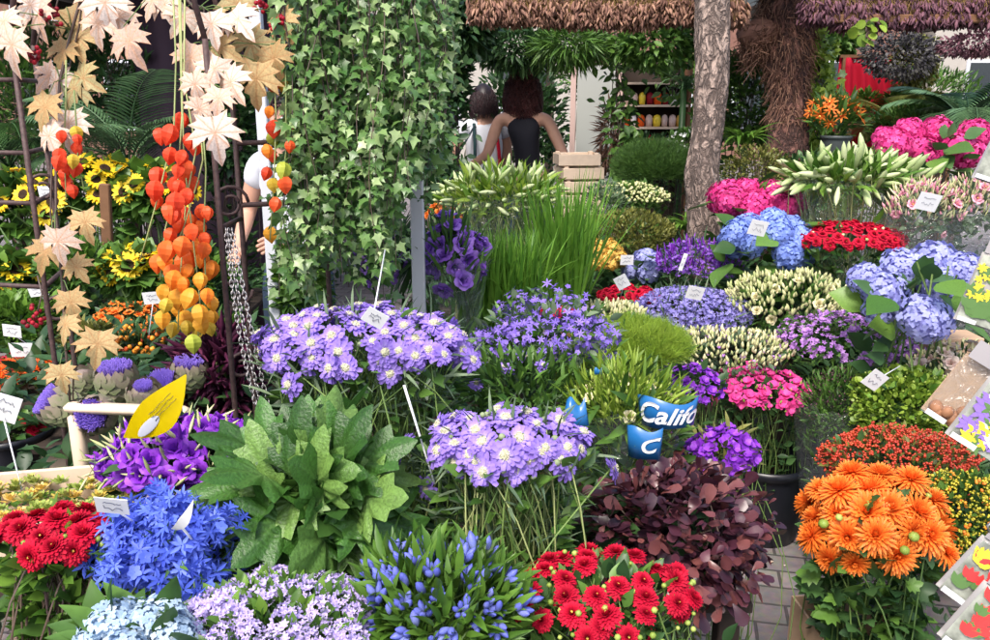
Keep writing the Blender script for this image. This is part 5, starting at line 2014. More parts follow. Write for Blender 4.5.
# cardboard boxes
c = at(862, 636, 2.15)
cbx = thing('cardboard_box', 'open cardboard box at the bottom edge under the orange chrysanthemums', 'box', (c[0] + .02, c[1] + .06, .004), rz=R(4))
hz = c[2]
for (x, y, sx, sy) in ((0, -.12, .25, .006), (0, .12, .25, .006), (-.128, 0, .006, .245), (.128, 0, .006, .245)):
    MB().add(box(x, y, hz / 2, sx, sy, hz)).build('side', ['cardboard'], cbx, smooth=False)
fl = MB().add(box(-.055, -.16, hz - .006, .10, .07, .005)).build('flap', ['cardboard'], cbx, smooth=False)
fl2 = MB().add(box(.07, -.16, hz - .012, .10, .07, .005)).build('flap', ['cardboard'], cbx, smooth=False)
c = at(950, 350, 3.1)
tag(MB().add(box(0, 0, 0, .17, .12, .12, bev=.003)).build('cardboard_box', ['cardboard'], loc=c, smooth=False), 'plain cardboard box behind the pale pink snapdragons', 'box')
MB_ = c
mbx = MB().add(box(0, 0, 0, .03, .03, c[2] - .06 - floor_z(c[0], c[1]) - .004, bev=.003))
tag(mbx.build('wooden_post', ['wood pale'], loc=(c[0], c[1], (c[2] - .06 + floor_z(c[0], c[1])) / 2), smooth=False), 'short wooden post holding up the plain cardboard box', 'post')
c = at(15, 634, 1.22)
z0 = floor_z(c[0], c[1])
tag(MB().add(box(0, 0, 0, .12, .10, c[2] - z0, bev=.003)).build('cardboard_box', ['cardboard'], loc=(c[0] - .03, c[1] - .02, (c[2] + z0) / 2 - .03), smooth=False), 'brown cardboard box corner at the bottom left below the red dahlias', 'box')


# ---------------------------------------------------------------- price cards
def scribble(mb, w_, h_, rg, lines=2):
    for k in range(lines):
        z = h_ * (.22 - .34 * k) if lines > 1 else 0
        n = 9
        x = np.linspace(-w_ * .28, w_ * .28, n) + rg.randn(n) * w_ * .02
        zz = z + rg.randn(n) * h_ * (.05 if k == 0 else .09)
        P = np.column_stack([x, np.full(n, -.0014), zz])
        tubes(mb, P, .00055, .00055, 3)


def card(px, py, s, D, label, roll=0.0, tilt=.25, yaw=0.0, ar=.8, stick=None, m='card white', sr=.0016):
    c = at(px, py, D)
    sz = s * D / FPX
    o = thing('price_card', label, 'price card', c, 'white price cards stuck in the flowers')
    rg = np.random.RandomState(int(px * 3 + py))
    M = np.array(Matrix.Rotation(R(yaw), 3, 'Z') @ Matrix.Rotation(tilt, 3, 'X') @ Matrix.Rotation(R(roll), 3, 'Y'))
    mb = MB()
    mb.add(box(0, 0, 0, sz, .0012, sz * ar, bev=.0), M, [[0, 0, 0]])
    mb.build('card', [m], o, smooth=False)
    ib = MB()
    scribble(ib, sz, sz * ar, rg)
    ob = MB()
    ob.add(ib.tpl(), M, [[0, -.0, 0]])
    ob.build('handwriting', ['ink'], o)
    e = at(*stick) - c if stick else np.array([rg.uniform(-.01, .02), .10, -.10])
    mb = MB()
    q0 = M @ np.array([0, .002, -sz * ar * .3])
    tubes(mb, np.array([q0, (q0 + e) / 2, e]), sr, sr, 5)
    mb.build('stick', ['stick white'], o)


for a in ((375, 318, 23, 1.62, 'square price card standing in the upper scabiosa', 35, .35, 0, .8, (385, 250, 1.9)), (46, 192, 15, 3.6, 'small card among the sunflowers at the upper left', 0, .2), (38, 291, 19, 3.1, 'card in the leafy plants at the left edge', -8, .2, 0, .6),
          (12, 331, 18, 2.9, 'upper card at the left edge above the crimson roses', 8, .2, 0, .75), (22, 350, 24, 2.7, 'lower card at the left edge just above the gerberas', 0, .2, 0, .65), (152, 298, 18, 2.6, 'card on a white stick over the orange spray roses', -5, .1, 0, .7, (149, 335, 2.62)),
          (5, 408, 26, 1.7, 'card on a long white stick at the left edge beside the wooden tray', 25, .2, 10, 1.2, (22, 490, 1.68)), (112, 506, 32, 1.3, 'large price card above the left red dahlias', 10, .5, 0, .8), (695, 293, 17, 3.2, 'card on the lavender statice', 12, .3, 0, .85),
          (758, 228, 18, 3.3, 'card on the clear blue hydrangeas', 12, .3, 0, .9), (622, 282, 13, 3.4, 'card in the crimson roses left of the statice', -30, .2, 0, 1.1), (627, 260, 13, 3.8, 'cream card beside the yellow kalanchoe', 0, .2, 0, .8), (683, 262, 4, 3.6, 'card seen edge on above the liatris', 15, .1, 0, 4.5),
          (928, 202, 23, 3.1, 'card on the pink lisianthus at the upper right', 12, .3, 0, .8), (875, 380, 20, 2.5, 'card on a wire over the yellow green filler at the right', 35, .3, 0, 1.0, (900, 366, 2.6)), (887, 364, 0.1, 2.6, '', 0)):
    if a[4]:
        card(*a[:5], roll=a[5], tilt=a[6] if len(a) > 6 else .2, yaw=a[7] if len(a) > 7 else 0, ar=a[8] if len(a) > 8 else .8, stick=a[9] if len(a) > 9 else None)


def bent_card(name, label, m, px, py, D, L, W, roll, bow, extra=None, stick=True):
    c = at(px, py, D)
    o = thing(name, label, 'plant label', c)
    M = np.array(Matrix.Rotation(R(roll), 3, 'Y'))
    n = 12
    V, F = [], []
    for i in range(n + 1):
        u = i / n
        w2 = W / 2 * max(.04, 1 - abs(2 * u - 1) ** 1.7)
        z = (u - .5) * L
        x0 = -bow * 4 * (u - .5) ** 2
        for dx in (-w2, 0, w2):
            V.append((x0 + dx, -.004 + .016 * (u - .5) ** 2 * 4, z))
    for i in range(n):
        a = i * 3
        F += [(a, a + 1, a + 4, a + 3), (a + 1, a + 2, a + 5, a + 4)]
    mb = MB().add(T(V, .5, F), M)
    ob = mb.build('card', [m], o, smooth=False)
    if extra:
        eb = MB()
        k = 16
        EV = [(extra[0] + extra[2] * math.cos(2 * PI * j / k), yy_, extra[1] + extra[3] * math.sin(2 * PI * j / k)) for yy_ in (-.0075, -.0055) for j in range(k)]
        eb.add(ball(1.0, 16, 8), M @ np.diag([extra[2], .0012, extra[3]]), [M @ np.array([extra[0], -.0045, extra[1]])])
        eb.build('print', ['grey print'], o, smooth=False)
        ib = MB()
        rg = np.random.RandomState(3)
        for kk in range(3):
            z = np.linspace(-.01, .05, 10)
            tubes(ib, np.column_stack([.004 - kk * .007 + rg.randn(10) * .0008, np.full(10, -.0062), z]), .0006, .0005, 3)
        t2 = MB().add(ib.tpl(), M)
        t2.build('printed_lines', ['ink'], o)
    if stick:
        sb = MB()
        tubes(sb, np.array([M @ np.array([-bow * .5, .006, -L * .2]), M @ np.array([0, .01, -L * .4]) + [0, .10, -.10]]), .002, .002, 5)
        sb.build('stick', ['stick white'], o)
    o_th = ob.modifiers.new('thick', 'SOLIDIFY')
    o_th.thickness = .0012
    return o


bent_card('plant_label', 'curved bright yellow leaf shaped label with a grey patch over the pale crate', 'yellow card', 158, 414, 1.55, .175, .070, 46, .014, extra=(.004, -.028, .010, .028))
bent_card('plant_label', 'small bent white label sticking up from the blue delphinium', 'card white', 184, 521, 1.28, .062, .016, 38, .008)
# slim white stake in front of the upper scabiosa
st = MB()
A = at(404, 385, 1.6)
B_ = at(421, 440, 1.6)
tubes(st, np.array([A, (A + B_) / 2, B_, B_ + (B_ - A) * .8]) - A, .0028, .0018, 6)
tag(st.build('plant_stake', ['stick white'], loc=A), 'slim white plant stake between the two scabiosa bunches', 'stake')

# ---------------------------------------------------------------- printed wrap on the bouquet
WB = WRAP.base


def wrap_panel(a0, a1, r0, r1, z0, z1, m, text=None, ts=.05, sag=.01, name='printed_film', cx=(0, 0), toff=.5):
    """band of printed film bent round the bouquet, angles from -Y"""
    n = 16
    V, F = [], []
    for i in range(n + 1):
        u = i / n
        a = R(a0 + (a1 - a0) * u)
        for k, (rr, z) in enumerate(((r0, z0), ((r0 + r1) / 2, (z0 + z1) / 2), (r1, z1))):
            zz = z + sag * math.sin(u * 7) * (k - .4)
            V.append((cx[0] + rr * math.sin(a), cx[1] - rr * math.cos(a), zz))
    for i in range(n):
        a = i * 3
        F += [(a, a + 3, a + 4, a + 1), (a + 1, a + 4, a + 5, a + 2)]
    o = MB().add(T(V, .5, F)).build(name, [m], WRAP.root)
    so = o.modifiers.new('thick', 'SOLIDIFY')
    so.thickness = .0006
    if text:
        cu = bpy.data.curves.new('txt', 'FONT')
        cu.body = text
        cu.size = 1.0
        cu.shear = .35
        cu.offset = .022
        to = bpy.data.objects.new('txt', cu)
        COL.objects.link(to)
        bpy.context.view_layer.update()
        me = bpy.data.meshes.new_from_object(to.evaluated_get(bpy.context.evaluated_depsgraph_get()))
        bpy.data.objects.remove(to)
        co = np.array([v.co[:] for v in me.vertices])
        w0, w1 = co[:, 0].min(), co[:, 0].max()
        rr = (r0 + r1) / 2
        for v in me.vertices:
            s = (v.co.x - w0) / (w1 - w0)
            arc = (w1 - w0) * ts
            amid = R(a0 + (a1 - a0) * toff)
            a = amid + (s - .5) * arc / rr
            h = (v.co.y - .33) * ts
            uu = h / (z1 - z0) + .5
            q = r0 + (r1 - r0) * uu + .0022
            u = (math.degrees(a) - a0) / (a1 - a0)
            zz = z0 + (z1 - z0) * uu + sag * math.sin(u * 7) * (2 * uu - .4)
            v.co = (cx[0] + q * math.sin(a), cx[1] - q * math.cos(a), zz)
        me.materials.clear()
        me.materials.append(MATS['print white'])
        t_ = bpy.data.objects.new('lettering', me)
        COL.objects.link(t_)
        t_.parent = o


zc = WRAP.loc[2]
q = WRAP.local(672, 416, 1.82)
wrap_panel(-75, 62, .062, .070, q[2] - .030, q[2] + .034, 'blue wrap', 'Califo', .060, .004, cx=(q[0], q[1] + .06), toff=.52)
q = WRAP.local(651, 447, 1.80)
wrap_panel(-60, 25, .05, .056, q[2] - .030, q[2] + .040, 'blue wrap', 'C', .05, .003, cx=(q[0], q[1] + .05), toff=.7)
q = WRAP.local(576, 416, 1.75)
wrap_panel(-38, 38, .045, .03, q[2] - .022, q[2] + .028, 'blue wrap', None, .05, .006, cx=(q[0], q[1] + .04))
q = WRAP.local(598, 372, 1.9)
wrap_panel(-16, 16, .03, .03, q[2] - .006, q[2] + .008, 'blue wrap', None, .05, .002, cx=(q[0], q[1] + .03))
q = WRAP.local(668, 388, 1.95)
wrap_panel(-40, 40, .045, .05, q[2] - .010, q[2] + .012, 'blue wrap', None, .05, .006, cx=(q[0], q[1] + .05))
WRAP.sleeve(r0=.5, r1=1.25)


# ---------------------------------------------------------------- bulb packets
mat('print backdrop', [(.30, .32, .27)], rough=.3, noise=.5, nscale=45, coat=.4)
def tulip_print(mb_list, x, z, s, kind, rg):
    n = {'tulip': 4, 'crocus': 5, 'daffodil': 6}[kind]
    for j in range(n):
        a = (-40 + 80 * j / (n - 1)) if kind == 'tulip' else (360 * j / n)
        p = petal(s, s * .55, 0, 0, 0, 'ovate', n=3)
        c, sn = math.cos(R(a)), math.sin(R(a))
        Rm = np.array([[c, sn, 0], [0, 0, -1.0], [-sn, c, 0]])
        mb_list.add(p, Rm[None], [[x, -.0004 * j - .0002 * rg.rand(), z]])


def packet(label, px, py, D, w_, h_, roll, prints, yaw=-25, back='printed paper', header=.28, see=False, tilt=-.1, hook=None):
    c = at(px, py, D)
    o = thing('bulb_packet', label, 'bulb packet', c, 'flower bulb packets hanging at the right edge', 0)
    o.rotation_euler = (tilt, R(roll), R(yaw))
    rg = np.random.RandomState(int(px + py))
    V, F = [], []
    nx, nz = 7, 9
    for sgn in (-1, 1):
        for i in range(nx):
            for k in range(nz):
                u, v = i / (nx - 1) * 2 - 1, k / (nz - 1) * 2 - 1
                th = .011 * (1 - u * u) ** .5 * (1 - v * v) ** .5 + .0008
                V.append((u * w_ / 2, sgn * th + .0006 * rg.randn() * (1 - u * u), v * h_ / 2))
    q = nx * nz
    for s_ in (0, 1):
        for i in range(nx - 1):
            for k in range(nz - 1):
                a = s_ * q + i * nz + k
                f = (a, a + nz, a + nz + 1, a + 1)
                F.append(f if s_ == 0 else f[::-1])
    for i in range(nx - 1):
        for k in (0, nz - 1):
            F.append((i * nz + k, (i + 1) * nz + k, q + (i + 1) * nz + k, q + i * nz + k))
    for k in range(nz - 1):
        for i in (0, nx - 1):
            F.append((i * nz + k, i * nz + k + 1, q + i * nz + k + 1, q + i * nz + k))
    MB().add(T(V, .5, F)).build('pouch', ['film' if see else back], o)
    if see:
        mb = MB()
        n = 14
        mb.add(ball(.011, 8, 6, 1.1), P=np.column_stack([rg.uniform(-.35, .35, n) * w_, rg.uniform(-.004, .004, n), rg.uniform(-.42, -.1, n) * h_]), Rm=np.repeat(np.eye(3)[None], n, 0))
        mb.build('bulbs', ['bulb brown'], o)
        MB().add(box(0, .013, 0, w_ * .98, .0015, h_)).build('backing_card', [back], o, smooth=False)
    yb = -.0135
    mb = MB()
    mb.add(box(0, yb + .0024, 0, w_ * .9, .0006, h_ * .94))
    mb.build('picture', ['print backdrop'], o, smooth=False) if not see else None
    for (kind, m, n, s, x0, x1, z0, z1) in prints:
        mb = MB()
        for j in range(n):
            tulip_print(mb, rg.uniform(x0, x1) * w_, rg.uniform(z0, z1) * h_, s * rg.uniform(.8, 1.2), kind, rg)
        pic = MB().add(mb.tpl(), np.eye(3)[None], [[0, yb - .0002 * prints.index((kind, m, n, s, x0, x1, z0, z1)), 0]])
        pic.build('printed_flowers', [m], o)
    MB().add(box(0, -.002, h_ / 2 + h_ * header / 2, w_ * .9, .002, h_ * header, bev=.0)).build('header_card', ['packet header'], o, smooth=False)
    MB().add(box(-w_ * .2, yb - .0016, -h_ / 2 + .008, w_ * .45, .0008, .009)).build('title_strip', ['print white'], o, smooth=False)
    if hook:
        mb = MB()
        c0 = np.array([0, -.03, h_ / 2 + h_ * header * .8])
        P = [c0 + [-.05, -.01, .012], c0 + [-.052, -.015, .004], c0 + [-.045, -.012, -.002], c0 + [.0, .03, -.001], c0 + [.12, .12, 0]]
        P2 = [p + np.array([.0, 0, .014]) for p in P[2:]]
        tubes(mb, np.array([P2[2], P2[1], P2[0]] + [P[0]] + P[1:]), .0022, .0022, 6)
        hk = mb.build('wire_hook', ['chain metal'], o)
    return o


packet('bulb packet with a printed picture of violet, white and yellow crocuses, grey header card', 995, 420, 1.35, .09, .12, 26, [('crocus', 'print green', 16, .013, -.38, .38, -.42, .42), ('crocus', 'print violet', 26, .014, -.36, .38, -.3, .42), ('crocus', 'print white', 12, .011, -.3, .35, -.4, .4), ('crocus', 'print yellow', 7, .012, -.3, .1, -.4, -.1)], yaw=-32)
packet('clear bulb packet with brown bulbs and a beige backing card behind the crocus packet', 964, 396, 1.45, .078, .12, 28, [], yaw=-30, back='cardboard', see=True)
packet('bulb packet with a printed picture of red, pink and yellow tulips on a wire hook', 984, 578, 1.25, .08, .105, 28, [('tulip', 'print green', 9, .022, -.36, .36, -.42, .3), ('tulip', 'print yellow', 6, .018, -.36, -.1, -.1, .35), ('tulip', 'print red', 13, .020, -.32, .3, -.42, .3), ('tulip', 'print pink', 6, .017, -.1, .35, .0, .4)], yaw=-32, hook=True)
packet('lowest bulb packet with red printed flowers cut by the bottom right corner', 990, 628, 1.22, .09, .11, 26, [('tulip', 'print green', 8, .02, -.36, .36, -.4, .3), ('tulip', 'print red', 12, .019, -.34, .3, -.4, .36)], yaw=-32)
packet('bulb packet with printed yellow daffodils beside the blue hydrangeas', 988, 292, 1.9, .085, .16, 14, [('tulip', 'print green', 14, .03, -.34, .35, -.45, .3), ('daffodil', 'print yellow', 14, .011, -.38, .38, -.2, .42)], yaw=-30)
o = packet('grey backed bulb packet at the right edge beside the bright pink hydrangeas', 1003, 158, 1.9, .08, .12, 18, [], yaw=-30, back='packet header')
# rack the packets hang on
rk = at(1035, 300, 1.6)
rack = thing('packet_rack', 'upright wire display rack holding the bulb packets, just past the right edge', 'rack', (rk[0] + .05, rk[1], .004))
for dx in (0, .25):
    polyline_tube([(dx, dx * .4, 0), (dx, dx * .4, .9), (dx, dx * .4, 1.9)], .008, 8).build('upright', ['chain metal'], rack)
for z in (.3, .75, 1.05, 1.35, 1.75):
    polyline_tube([(0, 0, z), (.12, .05, z), (.25, .1, z)], .004, 6).build('crossbar', ['chain metal'], rack)


# ---------------------------------------------------------------- tree trunks
def trunk(name, label, pts, m, seg=20, rough=.06, parts=None):
    """pts: (px, py, D, half width px) from top to bottom, then straight down to the ground"""
    c = at(*pts[-1][:3])
    base = np.array([c[0], c[1], 0])
    P, r = [], []
    for (x, y, D, hw) in pts:
        P.append(at(x, y, D))
        r.append(hw * D / FPX)
    if P[-1][2] > .05:
        P.append(np.array([P[-1][0], P[-1][1], 0.0]))
        r.append(r[-1] * 1.15)
    P, r = np.array(P)[::-1], np.array(r)[::-1]
    s = np.linspace(0, len(P) - 1, 90)
    Q = np.array([np.interp(s, range(len(P)), P[:, k]) for k in range(3)]).T
    # smooth
    for _ in range(6):
        Q[1:-1] = (Q[:-2] + 2 * Q[1:-1] + Q[2:]) / 4
    rr = np.interp(s, range(len(P)), r)
    rg = np.random.RandomState(int(pts[0][0]))
    ph = rg.rand(6) * 6
    V, F = [], []
    seg = 40
    ridg = rg.rand(90, seg)
    for _ in range(1):
        ridg = (ridg + np.roll(ridg, 1, 0) + np.roll(ridg, 1, 1) * .5) / 2.5
    for i in range(90):
        for j in range(seg):
            a = 2 * PI * j / seg
            q = rr[i] * (1 + .05 * math.sin(3 * a + ph[0] + i * .09) + .035 * math.sin(7 * a + ph[1] + i * .21) + rough * (ridg[i, j] - .5) * 2.4)
            V.append(Q[i] - base + q * np.array([math.cos(a), math.sin(a), 0]))
    for i in range(89):
        for j in range(seg):
            k = (j + 1) % seg
            F.append((i * seg + j, i * seg + k, (i + 1) * seg + k, (i + 1) * seg + j))
    o = thing(name, label, 'tree trunk', base)
    MB().add(T(np.array(V), .5, F)).build('trunk', [m], o)
    return o, Q, rr, base


trunk('tree_trunk', 'pale cork barked tree trunk standing left of the pink hydrangeas', [(714, -60, 4.35, 16), (712, 30, 4.35, 17), (711, 90, 4.35, 16), (706, 140, 4.35, 15), (701, 175, 4.35, 17), (706, 205, 4.35, 18), (708, 245, 4.35, 19)], 'cork bark', rough=.05)
to, Q, rr, tb = trunk('tree_trunk', 'dark brown shaggy fibrous trunk with a thick matted top behind the cork trunk', [(788, -40, 5.2, 27), (787, 20, 5.2, 26), (787, 60, 5.2, 22), (790, 100, 5.2, 16), (788, 135, 5.2, 19), (785, 165, 5.2, 22)], 'fibre bark', rough=.1)
rg = np.random.RandomState(5)
n = 2600
s = rg.randint(35, 90, n)
a = rg.rand(n) * 6.28
o_ = np.column_stack([np.cos(a), np.sin(a), np.zeros(n)])
P = Q[s] - tb + o_ * rr[s][:, None]
P2 = P + o_ * rg.uniform(.01, .035, (n, 1)) + np.column_stack([rg.randn(n, 2) * .015, rg.uniform(-.08, .01, n)])
mb = MB()
tubes_fast(mb, np.stack([P, (P + P2) / 2 + [0, 0, .01], P2], 1), .0028, .0015)
mb.build('shaggy_fibre', ['dry brown'], to, kind='stuff')
# matted limb reaching left
n = 2600
u = rg.rand(n)[:, None]
A, B_ = at(785, 20, 5.2), at(748, 48, 5.2)
P = A * (1 - u) + B_ * u + rg.randn(n, 3) * [.03, .05, .055] - tb
P2 = P + rg.randn(n, 3) * .03 + [0, 0, -.03]
mb = MB()
tubes_fast(mb, np.stack([P, (P + P2) / 2, P2], 1), .0035, .002)
mb.add(ball(.11, 12, 8, 1.0), np.array([[[1.7, 0, 0], [0, 1, 0], [0, 0, .9]]]), [(A + B_) / 2 - tb])
mb.build('matted_limb', ['dry brown'], to, kind='stuff')


# ---------------------------------------------------------------- dried bunches hanging from the front beam
def dried(px, w_, D, label, m, top=2.2, bot=None, n=420, seed=0):
    c = at(px, 10, D)
    rg = np.random.RandomState(seed + int(px))
    zb = at(px, bot, D)[2]
    o = thing('dried_bunch', label, 'dried flowers', (c[0], c[1], top), 'dried flower bunches hanging from the beam')
    rx = w_ * D / FPX
    q = np.sqrt(rg.rand(n))
    a = rg.rand(n) * 6.28
    E = np.column_stack([q * rx * np.cos(a), q * rx * .9 * np.sin(a), (zb - top) * rg.uniform(.55, 1.0, n) + .02 * q])
    St = E * [.15, .15, 0] + rg.randn(n, 3) * .006
    St[:, 2] = -.01
    mb = MB()
    tubes_fast(mb, np.stack([St, (St + E) / 2 + [0, 0, 0], E], 1), .001, .001)
    mb.build('stalks', ['dry gold'], o, kind='stuff')
    mb = MB()
    hd = lathe([(.001, -.02), (.006, -.012), (.0075, 0), (.005, .012), (.001, .022)], 5, rib=.3)
    P = E + rg.randn(n, 3) * .006
    mb.add(hd, frames(np.column_stack([E[:, 0] * 2, E[:, 1] * 2, np.full(n, -.6)]) + .2 * rg.randn(n, 3), rg.rand(n) * 6, rg.uniform(.6, 1.3, n)), P, v=rg.rand(n))
    P = St + (E - St) * rg.uniform(.35, 1, (n, 1)) + rg.randn(n, 3) * .008
    mb.add(hd, frames(rg.randn(n, 3) * .5 + [0, 0, -1], rg.rand(n) * 6, rg.uniform(.4, .9, n)), P, v=rg.rand(n))
    mb.build('dried_heads', [m], o, kind='stuff')


L1 = ['leftmost dried pinkish brown bunch at the top edge', 'second dried bunch from the left at the top edge', 'third dried bunch from the left at the top edge, over the woman in black', 'fourth dried bunch from the left at the top edge', 'fifth dried bunch from the left at the top edge, over the crate stack',
      'sixth dried bunch from the left at the top edge', 'seventh dried bunch from the left at the top edge', 'eighth dried bunch, just left of the cork trunk', 'ninth dried bunch, between the two trunks']
for k in range(9):
    dried(488 + k * 30, 21, 4.75, L1[k], 'dry brown', bot=26 + (k * 7) % 6, n=560, seed=k)
L2 = ['dark purple dried bunch nearest the shaggy trunk at the top edge', 'dark purple dried bunch, second along the beam', 'dark purple dried bunch, third along the beam', 'dark purple dried bunch, fourth along the beam', 'dark purple dried bunch, fifth along the beam', 'dark purple dried bunch at the top right corner']
for k in range(6):
    dried(822 + k * 31, 22, 4.75, L2[k], 'dry purple', bot=27 + (k * 5) % 6, n=560, seed=k + 20)


# ---------------------------------------------------------------- palms and big-leaved plants
def frond(mb, L, nl, ll, droop, rg, v, W=.018, curl=.6):
    """pinnate frond along +Y rising then drooping, returned in local frame"""
    k = 16
    P = []
    y = z = 0
    for i in range(k + 1):
        u = i / k
        P.append((0, y, z))
        a = .95 - droop * u
        y += L / k * math.cos(a)
        z += L / k * math.sin(a)
    P = np.array(P)
    tubes(mb, P, .006, .002, 4, v=v, mat=0)
    lt = petal(1, W / ll, .1, curl, .15, 'lance', n=3)
    us = np.linspace(.15, 1, nl)
    for sgn in (-1, 1):
        q = np.array([np.interp(us * k, range(k + 1), P[:, j]) for j in range(3)]).T
        d = np.gradient(q, axis=0)
        d = unit(d)
        y_ = unit(d * .75 + np.array([sgn * 1.0, 0, 0]) + np.array([0, 0, -.05]))
        ln = ll * np.sin(np.clip(us * 2.9, 0.3, 2.95)) ** .6 * rg.uniform(.85, 1.1, nl)
        Rm = lframes(y_, [0, 0, 1.0], ln)
        mb.add(lt, Rm, q, v=np.clip(v + .2 * rg.randn(nl), 0, 1), mat=0)


def palm(name, label, px, py, D, n, L, m='leaf palm', ll=.22, nl=34, z0=None, seed=1, droop=1.5, az=None):
    c = at(px, py, D)
    fz = floor_z(c[0], c[1])
    o = thing(name, label, 'palm', (c[0], c[1], fz))
    rg = np.random.RandomState(seed)
    for i in range(n):
        mb = MB()
        frond(mb, L * rg.uniform(.7, 1.1), nl, ll, droop * rg.uniform(.7, 1.2), rg, rg.rand())
        f = mb.build('frond', [m], o)
        f.location = (0, 0, c[2] - fz)
        a = (2 * PI * i / n + .5 * rg.rand()) if az is None else rg.uniform(*az)
        f.rotation_euler = (rg.uniform(-.1, .5), 0, a)
    mb = MB()
    tubes(mb, np.array([[0, 0, 0], [0, .01, (c[2] - fz) * .5], [0, 0, c[2] - fz]]), .035, .03, 9, v=.2)
    mb.build('trunk', ['fibre bark'], o)
    return o


palm('palm_plant', 'arching palm fronds behind the sunflowers at the left', 130, 170, 4.7, 11, .72, seed=3, droop=1.7, ll=.26, nl=30)
palm('palm_plant', 'dark feathery palm at the far left behind the arbor post', 10, 170, 4.6, 9, .6, m='leaf dark', seed=5, droop=1.8)
palm('palm_plant', 'grey green palm with arching fronds at the upper right under the beam', 968, 135, 4.9, 13, .62, seed=8, droop=1.8, ll=.2)
palm('palm_plant', 'small olive palm beside the hanging dark bunch at the right', 905, 135, 5.6, 9, .5, m='leaf olive', seed=9, droop=1.6, ll=.2)


def strappy(name, label, px, py, D, n, L, W, m, seed=1, up=.8, cat='plant'):
    c = at(px, py, D)
    fz = floor_z(c[0], c[1])
    o = thing(name, label, cat, (c[0], c[1], fz))
    rg = np.random.RandomState(seed)
    mb = MB()
    tp = [petal(1, W / L, .9, b_, .2, 'blade', n=6) for b_ in (.9, 1.4, 1.9)]
    for k in range(n):
        a = rg.rand() * 6.28
        Rm = rotz(a) * L * rg.uniform(.6, 1.1)
        mb.add(tp[k % 3], Rm[None], [[rg.randn() * .02, rg.randn() * .02, c[2] - fz - .02]], v=[rg.rand()])
    mb.build('leaves', [m], o)
    mb = MB()
    tubes(mb, np.array([[0, 0, 0], [0, .004, (c[2] - fz) / 2], [0, 0, c[2] - fz]]), .03, .02, 8, v=.3)
    mb.build('stalk', ['leaf dark'], o)


strappy('strappy_plant', 'bright green strappy leaved plant between the two trunks', 745, 140, 4.9, 46, .26, .030, 'leaf bright', 3)
strappy('strappy_plant', 'light green pointed leaves at the left foot of the cork trunk', 690, 225, 4.6, 40, .20, .026, 'leaf bright', 4)
strappy('strappy_plant', 'spiky green plant left of the cork trunk at the height of the white flowers', 684, 85, 5.4, 30, .28, .018, 'leaf palm', 5)


def bush(name, label, px, py, rx, ry, D, tp, n, size, m, lo=.55, hgt=None, extra=None, cat='shrub', group=None, **k):
    bb_ = Bunch(name, label, cat, px, py, rx, ry, D, bk=k.pop('bk', .8), hgt=hgt, group=group)
    bb_.leaves(tp, n, size, m, lo=lo, hi=1.06, below=k.pop('below', .25), **k)
    bb_.stems(n=14, m='stem dark', r=.004)
    return bb_


bush('box_shrub', 'round olive green shrub between the two trunks above the pink hydrangeas', 755, 172, 32, 24, 4.75, 'ovate', 1500, .028, 'leaf olive')
b = bush('flowering_shrub', 'dark shrub with small white flowers left of the cork trunk', 690, 150, 24, 20, 5.3, 'ovate', 700, .05, 'leaf')
b.scatter('white_flowers', FL5, 90, ['white petal'], 1.3)
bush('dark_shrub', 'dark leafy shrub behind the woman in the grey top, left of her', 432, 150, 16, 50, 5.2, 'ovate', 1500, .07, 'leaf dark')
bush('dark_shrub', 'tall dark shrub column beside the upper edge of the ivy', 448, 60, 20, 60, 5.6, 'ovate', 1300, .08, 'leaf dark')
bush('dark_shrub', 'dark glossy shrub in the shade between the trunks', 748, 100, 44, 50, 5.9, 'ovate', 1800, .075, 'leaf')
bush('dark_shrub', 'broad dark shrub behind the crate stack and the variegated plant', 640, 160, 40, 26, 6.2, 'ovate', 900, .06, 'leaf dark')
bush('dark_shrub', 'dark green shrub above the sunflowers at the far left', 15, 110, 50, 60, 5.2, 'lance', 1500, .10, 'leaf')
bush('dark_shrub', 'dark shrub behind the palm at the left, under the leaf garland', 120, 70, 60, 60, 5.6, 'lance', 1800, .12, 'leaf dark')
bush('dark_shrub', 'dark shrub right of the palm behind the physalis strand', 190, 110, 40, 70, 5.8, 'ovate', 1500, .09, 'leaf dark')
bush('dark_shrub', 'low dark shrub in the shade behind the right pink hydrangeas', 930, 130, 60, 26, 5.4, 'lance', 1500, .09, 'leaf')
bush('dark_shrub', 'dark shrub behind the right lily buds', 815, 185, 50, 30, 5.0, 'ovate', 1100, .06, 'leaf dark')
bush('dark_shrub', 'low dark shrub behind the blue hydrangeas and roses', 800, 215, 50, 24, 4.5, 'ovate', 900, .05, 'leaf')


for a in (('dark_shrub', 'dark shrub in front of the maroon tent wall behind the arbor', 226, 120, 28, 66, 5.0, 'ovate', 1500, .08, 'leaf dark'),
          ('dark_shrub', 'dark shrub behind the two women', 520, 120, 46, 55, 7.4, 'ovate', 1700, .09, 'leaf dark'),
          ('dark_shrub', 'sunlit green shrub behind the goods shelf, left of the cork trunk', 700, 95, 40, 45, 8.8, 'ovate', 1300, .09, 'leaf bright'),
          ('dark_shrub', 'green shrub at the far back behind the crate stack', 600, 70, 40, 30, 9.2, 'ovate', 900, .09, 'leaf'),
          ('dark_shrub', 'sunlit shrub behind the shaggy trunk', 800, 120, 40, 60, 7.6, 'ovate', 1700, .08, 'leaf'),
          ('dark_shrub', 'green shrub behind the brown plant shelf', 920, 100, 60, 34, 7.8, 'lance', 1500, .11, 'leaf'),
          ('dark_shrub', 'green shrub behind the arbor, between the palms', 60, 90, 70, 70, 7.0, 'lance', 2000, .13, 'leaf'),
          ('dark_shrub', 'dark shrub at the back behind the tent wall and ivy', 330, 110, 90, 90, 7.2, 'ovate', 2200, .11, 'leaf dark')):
    bush(*a)


